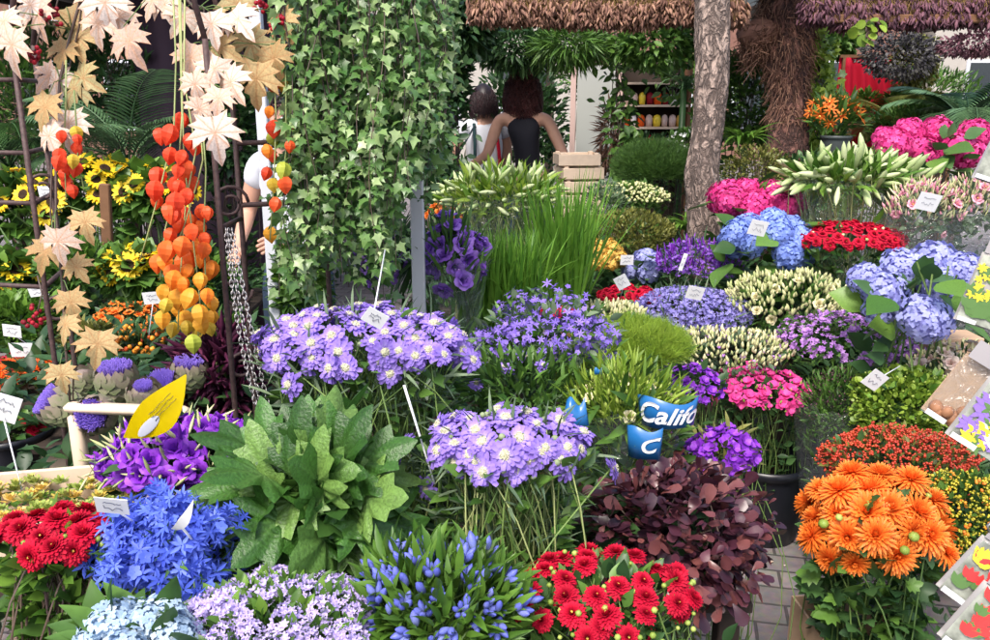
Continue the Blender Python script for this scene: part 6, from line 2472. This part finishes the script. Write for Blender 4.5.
# climbers: hanging vine columns
def vine(name, label, px0, px1, top, bot, D, n, size, m, tp='ovate', seed=0, spread=.05, cat='climbing plant'):
    A, B_ = at(px0, top, D), at(px1, bot, D)
    o = thing(name, label, cat, A)
    rg = np.random.RandomState(seed + int(px0))
    u = rg.rand(n, 1)
    w_ = spread * (.6 + .8 * rg.rand(n, 1))
    P = (B_ - A) * u + rg.randn(n, 3) * w_ * [1, 1, .4] + np.sin(u * 9 + seed) * [spread * .5, 0, 0]
    y = unit(rg.randn(n, 3) * [1, .8, .3] + [0, -.2, -.6])
    mb = MB().add(LF[tp], lframes(y, unit([0, -.7, .6] + .4 * rg.randn(n, 3)), size * rg.uniform(.6, 1.25, n)), P, v=rg.rand(n))
    mb.build('leaves', [m], o, kind='stuff')
    mb = MB()
    for k in range(5):
        q = np.linspace(0, 1, 12)[:, None]
        tubes(mb, (B_ - A) * q + np.sin(q * 8 + k) * [spread * .5, spread * .3, 0], .004, .003, 4, v=.3)
    mb.build('vines', ['stem dark'], o)


vine('climbing_vine', 'leafy vine hanging from the beam behind the crate stack', 618, 622, -10, 185, 5.8, 420, .07, 'leaf', seed=1, spread=.06)
vine('climbing_vine', 'leafy vine beside the shelves, left of the cork trunk', 678, 676, -10, 100, 5.9, 260, .065, 'leaf', seed=2, spread=.07)
vine('climbing_vine', 'yellow green vine beside the shaggy trunk', 822, 820, 20, 160, 5.4, 520, .055, 'leaf lime', tp='ivy', seed=3, spread=.05)
vine('climbing_vine', 'dark vine between the shaggy trunk and the yellow green vine', 808, 806, -10, 190, 5.6, 620, .06, 'leaf', tp='ivy', seed=4, spread=.06)
vine('climbing_vine', 'small bright lime sprig hanging under the beam', 868, 868, 20, 38, 4.55, 26, .06, 'leaf lime', tp='round', seed=5, spread=.03)
vine('climbing_vine', 'dark vine column left of the women, beside the ivy', 440, 440, -30, 190, 5.0, 700, .06, 'leaf dark', seed=6, spread=.07)


def hangmass(name, label, px, py, rx, ry, D, n, m, tp='lance', size=.06, seed=0, bk=.8):
    c = at(px, py, D)
    o = thing(name, label, 'hanging plant', c)
    rg = np.random.RandomState(seed + int(px))
    a, h = rx * D / FPX, ry * D / FPX
    d = unit(rg.randn(n, 3))
    P = d * [a, a * bk, h] * (rg.uniform(.25, 1, (n, 1)) ** .5) * lump_noise(d, rg, .2)[:, None]
    y = unit(d + .5 * rg.randn(n, 3) + [0, 0, -.3])
    mb = MB().add(LF[tp], lframes(y, unit(rg.randn(n, 3) + [0, 0, 1.]), size * rg.uniform(.6, 1.3, n)), P, v=rg.rand(n))
    mb.build('foliage', [m], o, kind='stuff')
    mb = MB()
    top = 2.33 - c[2]
    if top > h:
        tubes(mb, np.array([[0, 0, 0], [0, 0, top / 2], [0, 0, top]]), .003, .003, 4, v=.5)
        mb.build('hanging_cord', ['stem dark'], o)


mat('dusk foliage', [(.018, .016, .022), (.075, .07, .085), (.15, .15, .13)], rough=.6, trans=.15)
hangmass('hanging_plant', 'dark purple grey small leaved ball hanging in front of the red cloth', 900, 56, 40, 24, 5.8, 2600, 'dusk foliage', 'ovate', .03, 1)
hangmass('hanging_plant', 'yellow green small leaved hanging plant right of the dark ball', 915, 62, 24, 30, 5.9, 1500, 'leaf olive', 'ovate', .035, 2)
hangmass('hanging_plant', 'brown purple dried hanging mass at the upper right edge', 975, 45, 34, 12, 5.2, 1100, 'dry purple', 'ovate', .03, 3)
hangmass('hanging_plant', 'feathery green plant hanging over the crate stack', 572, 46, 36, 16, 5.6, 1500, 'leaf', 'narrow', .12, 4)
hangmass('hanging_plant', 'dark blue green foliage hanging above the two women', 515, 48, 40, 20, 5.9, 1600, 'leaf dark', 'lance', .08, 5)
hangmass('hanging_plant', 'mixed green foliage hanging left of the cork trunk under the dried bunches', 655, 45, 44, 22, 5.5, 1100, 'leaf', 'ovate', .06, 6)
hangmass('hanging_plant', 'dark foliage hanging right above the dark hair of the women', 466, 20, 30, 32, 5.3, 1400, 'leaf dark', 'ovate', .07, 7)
hangmass('hanging_plant', 'rusty brown pot plant foliage beside the pink door', 611, 135, 9, 32, 6.0, 700, 'dry brown', 'narrow', .10, 8)
hangmass('hanging_plant', 'fern and small leaved greenery hanging over the red cloth at the back', 840, 42, 20, 16, 6.6, 700, 'leaf', 'ovate', .06, 9)

# ---------------------------------------------------------------- back of the stall
# red cloth
c = at(862, 112, 6.3)
o = thing('red_cloth', 'hot red cloth hanging at the back, behind the orange lilies', 'cloth', (c[0], c[1], 0.9))
V, F = [], []
nx, nz = 30, 12
H_ = at(862, 60, 6.3)[2] - at(862, 156, 6.3)[2]
for i in range(nx):
    for k in range(nz):
        u, v = i / (nx - 1), k / (nz - 1)
        wv = (.26 + .16 * (1 - v))
        V.append(((u - .5) * wv * 1.5 + .12 * (1 - v), .03 * math.sin(u * 26 + v) * (1 - .3 * v), v * H_ + .28))
for i in range(nx - 1):
    for k in range(nz - 1):
        a = i * nz + k
        F.append((a, a + nz, a + nz + 1, a + 1))
cl = MB().add(T(V, .5, F)).build('cloth', ['red cloth'], o)
cl.modifiers.new('t', 'SOLIDIFY').thickness = .004
# its rail
MB().add(box(.05, 0, H_ + .29, .5, .02, .02)).build('rail', ['wood brown'], o, smooth=False)
for sx in (-.17, .27):
    MB().add(box(sx, 0, (H_ + .28) / 2 - .45, .02, .02, H_ + .28 + .9)).build('post', ['wood brown'], o, smooth=False)

# pot of orange lilies on the back tier
c = at(835, 150, 5.0)
bucket('flower_pot', 'grey green pot holding the orange lilies at the back', c[0], c[1], c[2] - .07, .085, .15, m='plastic grey', cat='pot')
b = Bunch('orange_lily_bunch', 'orange bird like lilies in the grey pot in front of the red cloth', 'flowers', 834, 116, 25, 16, 5.0, bk=.8, hgt=.05)
b.blooms(BLOOM, vary(f_dahlia('orange', .05, 7, 2, .25, 'gold centre', e0=.5, point='lance'), 3, 40), 22, 1.0, face=.2, tilt=.5, minz=-.4)
b.leaves('lance', 140, .12, 'leaf', up=.8, below=.3)
c = at(835, 150, 5.0)
sp = MB().add(box(0, 0, 0, .22, .2, c[2] - .07 - .62 - .004, bev=.004)).build('plinth', ['wood brown'], loc=(c[0], c[1], (c[2] - .07 + .62) / 2), smooth=False)
tag(sp, 'brown wooden plinth under the grey pot of orange lilies', 'plinth')
# shelf with plants right of the cloth
c = at(895, 118, 6.2)
o = thing('plant_shelf', 'brown wooden shelf of small potted plants right of the red cloth', 'shelf', (c[0], c[1], 0.004))
for z in (c[2] - .05, c[2] - .42, c[2] - .8):
    MB().add(box(0, 0, z, .7, .25, .03, bev=.003)).build('board', ['wood brown'], o, smooth=False)
for sx in (-1, 1):
    MB().add(box(sx * .37, 0, (c[2] + .1) / 2, .03, .25, c[2] + .1)).build('side', ['wood brown'], o, smooth=False)
for k, (dx, m, s) in enumerate(((-.22, 'leaf bright', .04), (0, 'leaf', .05), (.2, 'leaf olive', .04))):
    t = thing('potted_plant', ['bright green potted plant, nearest the red cloth on the shelf', 'dark green potted plant in the middle of the brown shelf', 'olive potted plant at the right end of the brown shelf'][k], 'plant', (c[0] + dx, c[1], c[2] - .03), 'potted plants on the brown shelf')
    MB().add(lathe([(.001, 0), (.05, 0), (.065, .09), (.055, .09), (.05, .08)], 16)).build('pot', ['bulb brown'], t)
    rg = np.random.RandomState(k)
    d = unit(rg.randn(260, 3))
    MB().add(LF['ovate'], lframes(unit(d + [0, 0, .3]), [0, 0, 1.], s * rg.uniform(.7, 1.3, 260)), d * [.1, .1, .07] * rg.uniform(.5, 1, (260, 1)) + [0, 0, .15], v=rg.rand(260)).build('leaves', [m], t)

# shelves with red and orange goods behind
c = at(652, 130, 8.2)
o = thing('goods_shelf', 'tall back shelf unit with rows of red and orange goods, left of the cork trunk', 'shelf', (c[0], c[1], .004))
zs = [at(652, y, 8.2)[2] for y in (168, 148, 128, 106, 84)]
for z in zs:
    MB().add(box(0, 0, z, .62, .25, .02)).build('board', ['wood pale'], o, smooth=False)
for sx in (-1, 1):
    MB().add(box(sx * .32, 0, (zs[-1] + .2) / 2, .025, .25, zs[-1] + .2)).build('side', ['wood brown'], o, smooth=False)
MB().add(box(0, .14, (zs[-1] + .2) / 2, .66, .02, zs[-1] + .2)).build('back_panel', ['wood dark'], o, smooth=False)
rg = np.random.RandomState(9)
cols = ['red', 'bright orange', 'kalanchoe', 'deep red', 'pale pink', 'print white', 'print yellow']
gl_ = ['lowest shelf', 'second shelf up', 'third shelf up', 'top shelf']
for zi, z in enumerate(zs[:-1]):
    for k in range(8):
        m_ = cols[rg.randint(len(cols))]
        cn = {'red': 'red', 'bright orange': 'bright orange', 'kalanchoe': 'golden', 'deep red': 'dark red', 'pale pink': 'pale pink', 'print white': 'white', 'print yellow': 'yellow'}[m_]
        r_ = rg.uniform(.022, .034)
        q = MB().add(lathe([(.001, 0), (r_, 0), (r_ * 1.2, .05), (r_ * 1.25, .07), (r_ * .9, .10), (.002, .112)], 10)).build('jar', [m_], loc=(c[0] - .26 + k * .074, c[1] - .03, z + .016))
        tag(q, '%s goods pot, %s from the left, %s of the back unit' % (cn, ['first', 'second', 'third', 'fourth', 'fifth', 'sixth', 'seventh', 'eighth'][k], gl_[zi]), 'pot', 'goods on the back shelves')

# pink door leaf / panel
c = at(592, 120, 6.7)
o = thing('door_panel', 'pinkish framed door leaf standing open behind the crate stack', 'door', (c[0], c[1], .004), rz=R(-8))
h = at(592, 66, 6.9)[2]
MB().add(box(-.15, 0, h / 2, .04, .05, h)).build('frame_stile', ['door pink'], o, smooth=False)
MB().add(box(.21, 0, h / 2, .04, .05, h)).build('frame_stile', ['door pink'], o, smooth=False)
MB().add(box(.03, .0, h / 2, .30, .02, h - .02)).build('panel', ['door grey'], o, smooth=False)
MB().add(lathe([(.012, -.02), (.016, 0), (.012, .02)], 8, cap=True)).build('knob', ['aluminium'], o, loc=(-.09, -.04, 1.05))

# stack of crates
c = at(578, 200, 5.6)
zt = at(578, 151, 5.6)[2]
n = 9
hh = .085
for k in range(n):
    z = zt - (k + 1) * hh
    nm = ['topmost', 'second from the top', 'third from the top', 'fourth from the top', 'fifth from the top', 'sixth from the top', 'seventh from the top', 'eighth from the top', 'ninth from the top'][k]
    slat_crate('wooden_crate', 'shallow pale wooden crate, %s in the stack beside the woman in black' % nm, (c[0] + .008 * ((k * 37) % 5 - 2), c[1], z), R(8 + (k * 13) % 7 - 3), .27, .24, hh - .004, t=.010, nslat=1, group='stack of shallow wooden crates')
zb = zt - n * hh
s_ = MB().add(box(0, 0, zb / 2, .3, .28, zb - .008, bev=.004)).build('wooden_pedestal', ['wood brown'], loc=(c[0], c[1], 0.002), smooth=False)
tag(s_, 'brown wooden block under the stack of shallow crates', 'block')

# yellow flowers and white ones glimpsed under the lilies left
b = Bunch('yellow_flower_bunch', 'soft yellow flowers at the left below the lily buds', 'flowers', 448, 214, 20, 10, 3.4, bk=.8)
b.blooms(BLOOM, V_OROSE, 16, .9, face=.3)
b.leaves('ovate', 80, .05, 'leaf', below=.7)

# dark tent side behind the left person
c = at(225, 90, 5.4)
o = thing('tent_wall', 'dark maroon cloth wall of the neighbouring tent behind the arbor', 'tent wall', (c[0], c[1], 0))
V, F = [], []
for i in range(25):
    for k in range(5):
        V.append(((i / 24 - .5) * 1.1, .03 * math.sin(i * 1.1), .02 + k / 4 * 2.2))
for i in range(24):
    for k in range(4):
        a = i * 5 + k
        F.append((a, a + 5, a + 6, a + 1))
mat('maroon cloth', [(.04, .022, .038)], rough=.85)
w_ = MB().add(T(V, .5, F)).build('cloth', ['maroon cloth'], o)
w_.modifiers.new('t', 'SOLIDIFY').thickness = .004


# ---------------------------------------------------------------- people
def skin_mesh(name, pts, edges, rad, m, parent, sub=2, loc=None, root=0):
    me = bpy.data.meshes.new(name)
    me.from_pydata([tuple(p) for p in pts], edges, [])
    o = bpy.data.objects.new(name, me)
    COL.objects.link(o)
    sm = o.modifiers.new('skin', 'SKIN')
    sm.use_smooth_shade = True
    ly = me.skin_vertices[0] if me.skin_vertices else None
    if ly is None:
        bpy.context.view_layer.objects.active = o
        me.skin_vertices.new() if hasattr(me.skin_vertices, 'new') else None
        ly = me.skin_vertices[0]
    for i, r in enumerate(rad):
        ly.data[i].radius = (r, r) if np.ndim(r) == 0 else r
        ly.data[i].use_root = (i == root)
    ss = o.modifiers.new('sub', 'SUBSURF')
    ss.levels = ss.render_levels = sub
    bpy.context.view_layer.update()
    m2 = bpy.data.meshes.new_from_object(o.evaluated_get(bpy.context.evaluated_depsgraph_get()))
    bpy.data.objects.remove(o)
    m2.materials.clear()
    m2.materials.append(MATS[m])
    for p in m2.polygons:
        p.use_smooth = True
    o = bpy.data.objects.new(name, m2)
    COL.objects.link(o)
    o.parent = parent
    return o


def head_template(face=True):
    """continuous head: scaled ellipsoid with jaw, nose, brow; facing +Y"""
    nu, nv = 28, 22
    V, F = [], []
    for k in range(nv + 1):
        ph = PI * k / nv
        for j in range(nu):
            a = 2 * PI * j / nu
            x, y, z = math.sin(ph) * math.sin(a), math.sin(ph) * math.cos(a), -math.cos(ph)
            X = x * .076 * (1 - .20 * max(0, -z) ** 1.5)
            Y = y * .094 * (1 - .10 * max(0, -z))
            Z = z * .118
            if y > 0:
                fx = abs(x)
                Y += .020 * math.exp(-(x / .16) ** 2 - ((z + .14) / .16) ** 2)          # nose
                Y += .006 * math.exp(-((fx - .32) / .2) ** 2 - ((z - .22) / .09) ** 2)   # brow
                Y -= .009 * math.exp(-((fx - .34) / .14) ** 2 - ((z - .04) / .10) ** 2)  # eye sockets
                Y += .007 * math.exp(-(x / .3) ** 2 - ((z + .48) / .10) ** 2)            # lips
                Y += .010 * math.exp(-(x / .3) ** 2 - ((z + .86) / .2) ** 2)             # chin
            V.append((X, Y, Z))
    for k in range(nv):
        for j in range(nu):
            q = (j + 1) % nu
            F.append((k * nu + j, k * nu + q, (k + 1) * nu + q, (k + 1) * nu + j))
    t = T(V, .5, F)
    mb = MB().add(t)
    for s in (-1, 1):        # ears
        mb.add(ball(.03, 8, 6, 1.0), np.array([[[.32, 0, 0], [0, .62, 0], [0, 0, 1.0]]]), [[s * .076, -.006, -.005]])
    return mb.tpl()


HEAD = head_template()


def person(label, loc, yaw, J, skirt=None, head_rot=(0, 0, 0), hs=1.0):
    """J: joint dict in the person's frame (facing +Y)"""
    o = thing('person', label, 'person', loc, rz=yaw)
    pts, edges, rad = [], [], []

    def p(v, r, prev=None):
        pts.append(np.array(v, float))
        rad.append(r)
        if prev is not None:
            edges.append((prev, len(pts) - 1))
        return len(pts) - 1
    pel = p(J['pelvis'], (.125, .095))
    wst = p(J['waist'], (.105, .08), pel)
    che = p(J['chest'], (.125, .09), wst)
    upc = p(J['upper'], (.10, .075), che)
    nk = p(J['neck'], .048, upc)
    hd = p(J['head'], .05, nk)
    for s in ('L', 'R'):
        sh_ = p(J['shoulder' + s], .052, upc)
        el = p(J['elbow' + s], .038, sh_)
        fr = p((np.array(J['elbow' + s]) * .6 + np.array(J['wrist' + s]) * .4), .036, el)
        wr = p(J['wrist' + s], .024, fr)
        d = unit(np.array(J['wrist' + s], float) - np.array(J['elbow' + s], float))
        sd_ = unit(np.cross(d, [0, 1, .2]))
        pm_ = p(np.array(J['wrist' + s]) + d * .05, (.034, .018), wr)
        curl = np.array([0, .5, -.15])
        for q, (off, ln) in enumerate(((-.027, .070), (-.009, .080), (.009, .075), (.026, .058))):
            b0 = np.array(J['wrist' + s]) + d * .088 + sd_ * off
            k0 = p(b0, .0095, pm_)
            k1 = p(b0 + unit(d + curl * .5) * ln * .5, .0085, k0)
            p(b0 + unit(d + curl * .5) * ln * .5 + unit(d + curl * 1.2) * ln * .45, .007, k1)
        t0 = p(np.array(J['wrist' + s]) + d * .04 + sd_ * -.036 + [0, .008, 0], .011, pm_)
        p(np.array(J['wrist' + s]) + d * .082 + sd_ * -.055 + [0, .02, 0], .008, t0)
        hp = p(np.array(J['pelvis']) + [(-.09 if s == 'L' else .09), 0, -.06], .085, pel)
        kn = p(J['knee' + s], .055, hp)
        cf = p(np.array(J['knee' + s]) * .65 + np.array(J['ankle' + s]) * .35 + [0, -.015, 0], .052, kn)
        an = p(J['ankle' + s], .034, cf)
        p(np.array(J['ankle' + s]) + [0, .14, -.055], .030, an)
    body = skin_mesh('body', pts, edges, rad, 'skin', o, 2)
    # head joined into the body mesh as one continuous skin coloured surface
    hr = np.array(Matrix.Rotation(head_rot[2], 3, 'Z') @ Matrix.Rotation(head_rot[0], 3, 'X') @ Matrix.Rotation(head_rot[1], 3, 'Y')) * hs
    hc = np.array(J['head']) + np.array([0, .015, .045])
    import bmesh
    bm = bmesh.new()
    bm.from_mesh(body.data)
    hm = MB().add(HEAD, hr[None], [hc]).mesh('h', ['skin'])
    bm.from_mesh(hm)
    bm.to_mesh(body.data)
    bm.free()
    for s in (-1, 1):
        e = MB().add(ball(.011, 10, 8), P=[[0, 0, 0]]).build('eye', ['eye white'], o)
        e.location = Vector(hc + hr @ np.array([s * .030, .078, .008]))
        MB().add(ball(.0055, 8, 6), P=[hr @ np.array([0, .0075, 0])]).build('iris', ['eye dark'], e)
    MB().add(ball(.018, 10, 6, .35), (hr @ np.array([[1, 0, 0], [0, .35, 0], [0, 0, 1.]]))[None], [hc + hr @ np.array([0, .094, -.057])]).build('mouth', ['lip'], o)
    return o, hc, hr


def clothes(o, J, m, name='top', sleeves=None, chain=None, infl=1.12, straps=True):
    pts, edges, rad = [], [], []

    def p(v, r, prev=None):
        pts.append(np.array(v, float))
        rad.append(r)
        if prev is not None:
            edges.append((prev, len(pts) - 1))
        return len(pts) - 1
    a0 = p(np.array(J['pelvis']) + [0, 0, -.10], (.15 * infl, .12 * infl))
    a1 = p(J['waist'], (.112 * infl, .088 * infl), a0)
    a2 = p(J['chest'], (.15 * infl, .10 * infl), a1)
    a3 = p(np.array(J['upper']) + [0, 0, -.01], (.14 * infl, .09 * infl), a2)
    for s in ('L', 'R'):
        sh_, el = np.array(J['shoulder' + s]), np.array(J['elbow' + s])
        k = p(sh_ * .62 + np.array(J['upper']) * .38 + [0, 0, .012], .066, a3)
        if sleeves:
            k2 = p(sh_, .066, k)
            p(sh_ * (1 - sleeves) + el * sleeves, .064, k2)
    return skin_mesh(name, pts, edges, rad, m, o, 2)


def trousers(o, J, m, name='trousers'):
    pts, edges, rad = [], [], []

    def p(v, r, prev=None):
        pts.append(np.array(v, float))
        rad.append(r)
        if prev is not None:
            edges.append((prev, len(pts) - 1))
        return len(pts) - 1
    a0 = p(np.array(J['pelvis']) + [0, 0, .05], (.125, .10))
    a1 = p(np.array(J['pelvis']) + [0, 0, -.03], (.15, .115), a0)
    for s in ('L', 'R'):
        h_ = p(np.array(J['pelvis']) + [(-.09 if s == 'L' else .09), 0, -.10], .10, a1)
        k = p(J['knee' + s], .073, h_)
        p(np.array(J['ankle' + s]) + [0, 0, .03], .062, k)
    return skin_mesh(name, pts, edges, rad, m, o, 2)


def shoes(o, J):
    for s in ('L', 'R'):
        a = np.array(J['ankle' + s])
        mb = MB()
        V = []
        for (y, w1, h1) in ((-.07, .030, .07), (-.02, .040, .085), (.05, .044, .06), (.12, .042, .045), (.17, .026, .03)):
            for q in range(8):
                an = 2 * PI * q / 8
                V.append((a[0] + w1 * math.cos(an), a[1] + y, .004 + h1 / 2 + h1 / 2 * math.sin(an)))
        F = [(i * 8 + q, i * 8 + (q + 1) % 8, (i + 1) * 8 + (q + 1) % 8, (i + 1) * 8 + q) for i in range(4) for q in range(8)] + [tuple(range(8))[::-1], tuple(range(32, 40))]
        mb.add(T(V, .5, F)).build('shoe', ['cloth black'], o)


def hair(o, hc, hr, m, n, L, vol, curly=.012, seed=0, back=.3, low=-.5):
    """many curved locks over the skull"""
    rg = np.random.RandomState(seed)
    d = unit(rg.randn(n * 3, 3))
    ok = (d[:, 2] > low) & ~((d[:, 1] > .35) & (d[:, 2] < .45))
    d = d[ok][:n]
    k = len(d)
    R0 = np.array([.08, .098, .12])
    A = d * R0
    steps = 7
    P = [A]
    ph = rg.rand(k, 1) * 6
    for i in range(1, steps):
        u = i / (steps - 1)
        out = d * vol * np.sin(u * PI * .6)[..., None] if False else d * (vol * math.sin(u * PI * .62))
        dn = np.array([0, -.02, -1.0]) * L * u * u * .8
        cu = curly * np.concatenate([np.sin(ph + i * 1.9), np.cos(ph * 1.3 + i * 2.1), np.sin(ph * 2 + i * 1.4)], 1)
        P.append(A + out + dn + cu)
    P = np.stack(P, 1)
    P = P @ hr.T + hc
    mb = MB()
    tubes_fast(mb, P, .0042, .0018, v=rg.rand(k))
    cap = T(np.array(ball(1.0, 18, 12).V) * (R0 * 1.06) + [0, -.012, .008], .5, (ball(1.0, 18, 12).loops, ball(1.0, 18, 12).tot, ball(1.0, 18, 12).m))
    V = cap.V.copy()
    fm = (V[:, 1] > .02) & (V[:, 2] < .05)
    V[fm] *= .82
    cap.V = V
    mb.add(cap, hr[None], [hc], v=[.1])
    mb.build('hair', [m], o)


def joints(h=1.68, elL=None, wrL=None, elR=None, wrR=None, lean=(0, 0)):
    k = h / 1.68
    lx, ly = lean
    J = dict(pelvis=(0, 0, .92), waist=(lx * .3, ly * .3, 1.08), chest=(lx * .7, ly * .7, 1.24), upper=(lx, ly, 1.36), neck=(lx, ly + .005, 1.455), head=(lx * 1.1, ly * 1.1 + .015, 1.52),
             shoulderL=(lx - .165, ly, 1.375), shoulderR=(lx + .165, ly, 1.375), kneeL=(-.10, .02, .49), kneeR=(.10, .0, .49), ankleL=(-.11, -.01, .085), ankleR=(.12, -.03, .085))
    J['elbowL'] = elL or (-.24, -.02, 1.10)
    J['elbowR'] = elR or (.24, -.02, 1.10)
    J['wristL'] = wrL or (-.27, .08, .86)
    J['wristR'] = wrR or (.27, .08, .86)
    return {a: tuple(np.array(v) * k) for a, v in J.items()}


# woman in black tank top, curly dark red hair, back to the camera, reaching left
c = at(529, 130, 6.15)
J = joints(1.75, elL=(-.30, -.02, 1.13), wrL=(-.50, .10, .99), elR=(.25, -.05, 1.10), wrR=(.26, .06, .86), lean=(-.05, .0))
o, hc, hr = person('woman in a black sleeveless top with curly dark red hair, seen from behind reaching left', (c[0] + .01, c[1], .004), R(-4), J, hs=1.0)
clothes(o, J, 'cloth black', 'tank_top', infl=1.07)
trousers(o, J, 'denim')
shoes(o, J)
hair(o, hc, hr, 'hair red', 1300, .13, .055, .016, 1, low=-.75)
# woman in grey white top with dark cap of hair, leaning, dark bag
c = at(487, 150, 6.45)
J2 = joints(1.66, elL=(-.26, .06, 1.12), wrL=(-.20, .28, 1.0), elR=(.2, .08, 1.10), wrR=(.12, .28, 1.0), lean=(.01, .06))
o, hc, hr = person('woman in a pale top with dark bobbed hair, beside the woman in black', (c[0] - .02, c[1], .004), R(12), J2, hs=1.0, head_rot=(-.2, 0, 0))
clothes(o, J2, 'cloth white', 'shirt', sleeves=.35, infl=1.1)
trousers(o, J2, 'cloth teal', 'dungarees')
for s in (-1, 1):
    mb = MB()
    u = np.linspace(0, 1, 12)
    P = np.array([[s * (.10 - .02 * q_), -.118 - .012 * math.sin(q_ * PI) + .05 * q_ ** 3 + .06 * q_, 1.02 + .37 * q_] for q_ in u])
    tubes(mb, P, .014, .012, 6)
    mb.build('strap', ['cloth teal' if s < 0 else 'red cloth'], o)
shoes(o, J2)
hair(o, hc, hr, 'hair dark', 1100, .10, .028, .004, 2, low=-.45)
bg_ = thing('shoulder_bag', 'dark grey bag carried at the left side of the woman in the pale top', 'bag', (c[0] - .19, c[1] - .16, 1.0))
mb = MB()
mb.add(ball(1.0, 16, 10), np.array([[[.15, 0, 0], [0, .07, 0], [0, 0, .12]]]), [[0, 0, .0]])
mb.build('bag_body', ['bag'], bg_)
mb = MB()
tubes(mb, np.array([[-.08, 0, .08], [.02, .03, .25], [.10, .12, .38], [.13, .2, .33], [.1, .16, .1]]), .008, .008, 5)
mb.build('strap', ['bag'], bg_)
# person in white t-shirt behind the arbor
c = at(277, 205, 3.7)
hh_ = at(250, 118, 3.7)[2]
J3 = joints(1.60, elL=(-.23, .02, 1.12), wrL=(-.10, .24, 1.08), elR=(.24, .0, 1.14), wrR=(.17, .22, 1.02))
o, hc, hr = person('person in a white t-shirt and jeans behind the white tent pole, facing this way', (c[0] + .06, c[1] + .05, .004), R(165), J3)
clothes(o, J3, 'cloth white', 't_shirt', sleeves=.55, infl=1.1)
trousers(o, J3, 'denim')
shoes(o, J3)
hair(o, hc, hr, 'hair dark', 800, .05, .02, .004, 3, low=-.3)

b = Bunch('leafy_plant', 'leafy plant with pale new leaves between the white tent pole and the ivy', 'plant', 300, 282, 28, 38, 2.9, bk=.7)
b.leaves('ovate', 460, .06, 'leaf', lo=.4, hi=1.05, below=.3)
b.leaves('ovate', 120, .05, 'leaf bright', lo=.8, hi=1.05, minz=-.2)

# loose greenery lying over the table tops between the bunches
rg = np.random.RandomState(12)
mb = MB()
for t in TIERS:
    x0, x1, y0, y1, z = t
    n = int((x1 - x0) * (y1 - y0) * 900)
    P = np.column_stack([rg.uniform(x0 + .03, x1 - .03, n), rg.uniform(y0 + .03, y1 - .03, n), z + rg.uniform(.01, .14, n)])
    mb.add(LF['ovate'], lframes(unit(rg.randn(n, 3) * [1, 1, .5] + [0, 0, .5]), [0, 0, 1.], .07 * rg.uniform(.6, 1.3, n)), P, v=rg.rand(n) * .6)
u_ = mb.build('ground_greenery', ['leaf dark'], kind='stuff')
tag(u_, None, None)
# fallen leaves and petals on the paving
n = 60
mb = MB()
P = np.column_stack([rg.uniform(.5, 1.1, n), rg.uniform(1.6, 3.3, n), np.full(n, .006)])
mb.add(LF['ovate'], lframes(unit(rg.randn(n, 3) * [1, 1, .0]), [0, 0, 1.], .02 * rg.uniform(.4, 1.6, n)), P, v=rg.rand(n))
mb.build('fallen_leaves', ['autumn pale'], kind='stuff')
